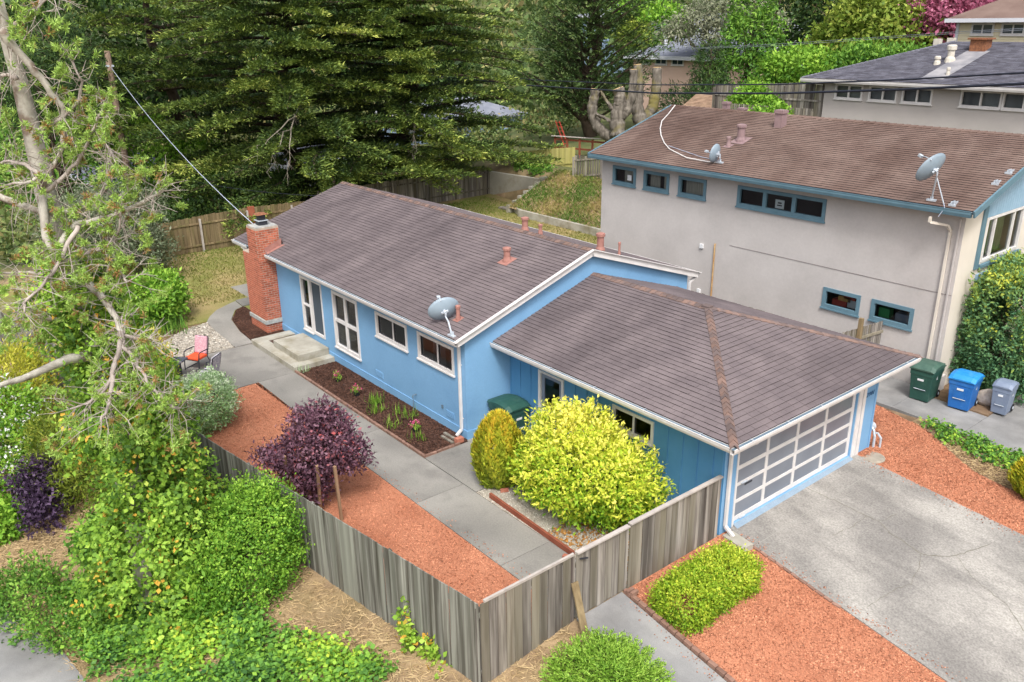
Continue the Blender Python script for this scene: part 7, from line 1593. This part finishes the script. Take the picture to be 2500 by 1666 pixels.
# ---- understory and background trees
BG = [
 ('dark_pine', 'dark round pine left of the utility pole', (-37, -5.4, -1), (-35.4, -4.7, 9), [((-35.4, -4.3, 9.4), (1.9, 1.7, 2.0)), ((-35.3, -5.6, 8.4), (1.7, 1.7, 1.6)), ((-35.6, -4.3, 7.4), (1.7, 1.5, 1.4))], 'pine_dark', 900, 12, .22, .3, .05, .2),
 ('leafy_shrub', 'bright green leafy tree behind the utility pole', (-47, 3.2, -2), (-47, 3.2, 3), [((-47, 2.6, 3.6), (2.8, 2.6, 2.4)), ((-47.5, 5.6, 2.4), (2.4, 2.4, 2.1)), ((-46.2, 3.4, 1.2), (2.4, 2.4, 1.8))], 'bright', 900, 12, .25, .26, .14, .12),
 ('leafy_shrub', 'green tree above the far left fence', (-46.5, -2.2, -2), (-46.5, -2.2, 4), [((-46.5, -1.6, 5.2), (2.6, 2.4, 2.2)), ((-45.2, -4.6, 4.4), (2.6, 2.4, 2.6)), ((-46, -1.0, 2.4), (2.6, 2.4, 2.0))], 'mid', 900, 12, .25, .26, .14, .12),
 ('dark_shrub', 'dark shrub mass behind the brown back fence', (-36.5, 3.4, -.8), (-36.5, 3.4, 1.5), [((-36.5, 3.4, 1.2), (1.6, 2.2, 1.6)), ((-37.0, 6.4, 1.5), (1.8, 2.0, 1.8)), ((-36.0, 1.0, .8), (1.3, 1.5, 1.4))], 'dark', 800, 12, .22, .22, .1, .1),
 ('dark_shrub', 'dark shrub under the cypress by the grey plank fence', (-37.6, 12.4, -.8), (-37.6, 12.4, 1.5), [((-37.6, 11.0, 1.2), (1.6, 2.0, 1.5)), ((-37.8, 14.5, 1.4), (1.7, 2.2, 1.6)), ((-37.4, 18, 1.2), (1.5, 1.8, 1.4))], 'dark', 800, 12, .22, .22, .1, .1),
 ('scrub_tree', 'grey brown scrubby tree far behind the utility pole', (-66, 6, -2), (-66, 8, 7), [((-67, 8.5, 9.5), (5, 5, 3.5)), ((-64, 3.5, 8), (4.5, 4, 3.5)), ((-66, 13, 7), (4, 4, 4)), ((-65, 7, 4.5), (5, 5, 3))], 'scrub', 800, 10, .5, .5, .2, .3),
 ('backdrop_tree', 'dark evergreen crown filling in behind the huge cypress', (-55, 9, -3), (-55, 9, 8), [((-55, 8, 9), (4, 6, 5)), ((-56, 2, 10), (4, 5, 4.5)), ((-54, 13, 7), (3.5, 4, 4))], 'dark', 900, 12, .5, .5, .26, .3),
 ('backdrop_tree', 'dark evergreen crown filling in behind the nearer cypress', (-52, 22.5, -2), (-52, 22.5, 8), [((-52, 21, 9), (4, 4.5, 4.5)), ((-51, 27, 8), (3.5, 4, 4))], 'dark', 800, 12, .5, .5, .26, .3),
 ('light_conifer', 'tall light green conifer left of the yellow green tree', (-28.8, 39.6, 3.6), (-28.9, 39.7, 12), [((-28.8, 39.6, 6.6), (2.9, 2.6, 2.4)), ((-28.9, 39.7, 9.4), (2.3, 2.1, 2.3)), ((-29.0, 39.7, 12.2), (1.6, 1.5, 2.2)), ((-27.2, 38.6, 5.6), (1.7, 1.6, 1.6))], 'mid', 1100, 12, .24, .3, .12, .25),
 ('dark_conifer', 'dark pointed pine in front of the salmon house', (-29.8, 36.4, 3.4), (-29.8, 36.4, 9), [((-29.8, 36.4, 5.6), (1.8, 1.7, 1.8)), ((-29.9, 36.4, 7.8), (1.1, 1.0, 1.6)), ((-30.8, 34.6, 5.0), (1.3, 1.3, 1.3))], 'pine_dark', 800, 12, .2, .28, .06, .18),
 ('dark_conifer', 'dark green bushy pine behind the brown ridge', (-27.2, 33.6, 3.8), (-27.2, 33.6, 7), [((-27.2, 33.6, 5.6), (1.7, 1.6, 1.4)), ((-25.2, 33.2, 5.4), (1.5, 1.5, 1.2)), ((-24.0, 31.4, 5.4), (1.5, 1.4, 1.2))], 'pine_dark', 800, 12, .2, .28, .06, .15),
 ('lime_tree', 'broad yellow green tree behind the charcoal roof', (-21.6, 44.5, 6), (-21.6, 44.5, 10), [((-21.8, 44.2, 10.6), (3.6, 3.0, 2.4)), ((-19.4, 44.0, 9.4), (2.6, 2.4, 1.9)), ((-24.2, 44.2, 9.2), (2.2, 2.2, 1.8))], 'lime_tree', 1300, 12, .3, .34, .2, .25),
 ('dark_tree', 'dark evergreen crown behind the conifer and yellow tree', (-32, 54, 6), (-32, 54, 12), [((-32.5, 54, 12), (4, 3.6, 4)), ((-28.5, 53, 11), (3, 3, 3)), ((-36, 55, 10.5), (3, 3, 3))], 'dark', 900, 12, .4, .4, .2, .3),
 ('pink_tree', 'pink blossoming tree beside the cream house', (-17.2, 44.5, 6.5), (-17.0, 44.5, 10), [((-17.0, 44.3, 10.9), (2.3, 2.1, 1.9)), ((-15.4, 44.0, 10.4), (1.6, 1.6, 1.5))], 'pink_tree', 800, 12, .25, .28, .18, .2),
 ('bright_shrub', 'bright green shrub mass left of the charcoal roof', (-20.8, 35.2, 7), (-20.8, 35.2, 8), [((-21.0, 35.2, 7.9), (2.0, 1.8, 1.2)), ((-23.6, 36.4, 7.6), (1.6, 1.6, 1.1))], 'bright', 700, 12, .2, .24, .13, .1),
 ('bright_shrub', 'bright green shrub behind the charcoal hip', (-17.6, 35.8, 7), (-17.6, 35.8, 8), [((-17.8, 35.6, 8.0), (2.1, 1.8, 1.3)), ((-15.6, 36.0, 8.0), (1.4, 1.4, 1.0))], 'mid', 700, 12, .2, .24, .13, .1),
 ('round_shrub', 'rounded green shrub in front of the tall hill fence', (-17.6, 24.5, 5.6), (-17.6, 24.5, 6.4), [((-17.6, 24.6, 6.9), (1.15, .8, .75)), ((-16.6, 24.5, 6.5), (.7, .6, .5))], 'bright', 420, 12, .13, .16, .1, .06),
 ('round_shrub', 'small bright shrub behind the brown ridge by the picket fence', (-16.0, 22.9, 5.0), (-16.0, 22.9, 6), [((-16.0, 22.9, 6.15), (.8, .6, .45)), ((-14.9, 23.0, 6.4), (.6, .5, .4))], 'bright', 300, 12, .13, .16, .1, .06),
 ('round_shrub', 'green shrub at the far side of the retaining wall', (-33.5, 22.6, 1.6), (-33.5, 22.6, 2), [((-33.5, 22.6, 2.0), (.9, .7, .6)), ((-31.6, 22.3, 1.9), (.7, .6, .4))], 'mid', 260, 12, .14, .16, .1, .06),
 ('gold_tree', 'small golden shrub tree beside the distant blue house', (-52, 52, 3), (-52, 52, 8), [((-52, 52, 9.0), (1.6, 1.5, 1.8))], 'lime_tree', 300, 12, .3, .34, .2, .15),
 ('light_tree', 'pale lime tree beyond the dark upright cypress', (-58, 60.5, 4), (-58, 60, 10), [((-58, 60, 10.4), (3.4, 3, 2.6)), ((-55, 60.4, 9.6), (2.6, 2.4, 2.2))], 'bright', 700, 12, .4, .42, .25, .25),
]
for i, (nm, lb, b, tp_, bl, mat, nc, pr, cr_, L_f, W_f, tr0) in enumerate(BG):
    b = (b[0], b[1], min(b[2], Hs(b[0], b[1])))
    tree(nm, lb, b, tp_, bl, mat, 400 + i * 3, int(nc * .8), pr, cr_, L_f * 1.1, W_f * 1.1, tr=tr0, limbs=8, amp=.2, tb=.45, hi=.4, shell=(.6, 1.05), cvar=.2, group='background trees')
# eucalyptus with pale stems
eu = thing('eucalyptus', 'pale grey eucalyptus with bare white stems behind the pines', 'tree', (-33.4, 43.9, 3.5), group='background trees')
ebl = [((-35.6, 42.6, 11.0), (2.0, 1.8, 1.6)), ((-33.2, 43.6, 11.6), (2.0, 1.8, 1.6)), ((-37.4, 41.6, 10.0), (1.4, 1.3, 1.1)), ((-34.2, 42.4, 9.6), (1.0, .9, .7)), ((-31.4, 44.4, 10.6), (1.6, 1.5, 1.4))]
leaf_part('crown', foliage(480, ebl, 620, 11, .3, .34, .12, amp=.3, tb=.5, shell=(.3, 1.05), down=.4, cvar=.2), 'euca', eu)
rng = np.random.default_rng(481); mb = MB(); mb.tube(limb(rng, (-33.2, 43.9, 3.4), (-33.8, 43.2, 7.6), 4, .02), [.3, .26, .22, .2, .17], 8)
for c, r in ebl: mb.tube(limb(rng, (-33.8, 43.2, 7.6), c, 5, .05), [.15, .12, .1, .08, .06, .03], 6)
mb.build('trunk', M['bark_pale'], eu, smooth=True)
# ---- far wooded hillside: one mass
rng = np.random.default_rng(500); bl = []
for i in range(520):
    d = rng.uniform(88, 240); a = R(51.0) + rng.uniform(-.62, .62); x = 9.7 - math.sin(a) * d; y = -13.8 + math.cos(a) * d; s = rng.uniform(1.8, 4.2) * (1 + d / 300)
    z = Hs(x, y)
    if any(abs(x - hx) < 7 and abs(y - hy) < 7 for hx, hy in ((-51, 66), (-71, 71), (-52, 61))): continue
    bl.append(((x, y, z + s * .7), (s, s, s * rng.uniform(.8, 1.4))))
A = []
for i in range(0, len(bl), 20): A.append(foliage(510 + i, bl[i:i + 20], 430, 8, .65, 1.0, .7, amp=.2, tb=.45 + .0 * i, cvar=.25, shell=(.75, 1.05)))
for q in A: q[5] = np.clip(q[5] + .25 * np.sin(q[0][:, 0] * .07 + q[0][:, 1] * .05) + .12 * np.sin(q[0][:, 0] * .31), .02, .98)
o = leaf_part('hillside_wood', cat_(*A), 'far', None); tag(o, 'wooded hillside filling the distance', 'woods', kind='stuff')
# scrub on the valley side below the cypress
bl = []
for i in range(120):
    x = rng.uniform(-75, -41); y = rng.uniform(-14, 40); s = rng.uniform(.8, 1.8)
    if any(x0 - 1.5 < x < x1 + 1.5 and y0 - 5 < y < y0 + 9 for x0, x1, y0 in ((-62, -50, 17), (-70, -57, 33), (-70, -58, 3))): continue
    bl.append(((x, y, Hs(x, y) + s * .5), (s * 1.3, s * 1.3, s)))
o = leaf_part('valley_scrub', cat_(*[foliage(700 + i, bl[i:i + 20], 500, 10, .35, .4, .22, amp=.2, tb=.5, cvar=.25) for i in range(0, len(bl), 20)]), 'far', None); tag(o, 'green scrub on the valley side below the cypress', 'scrub', kind='stuff')
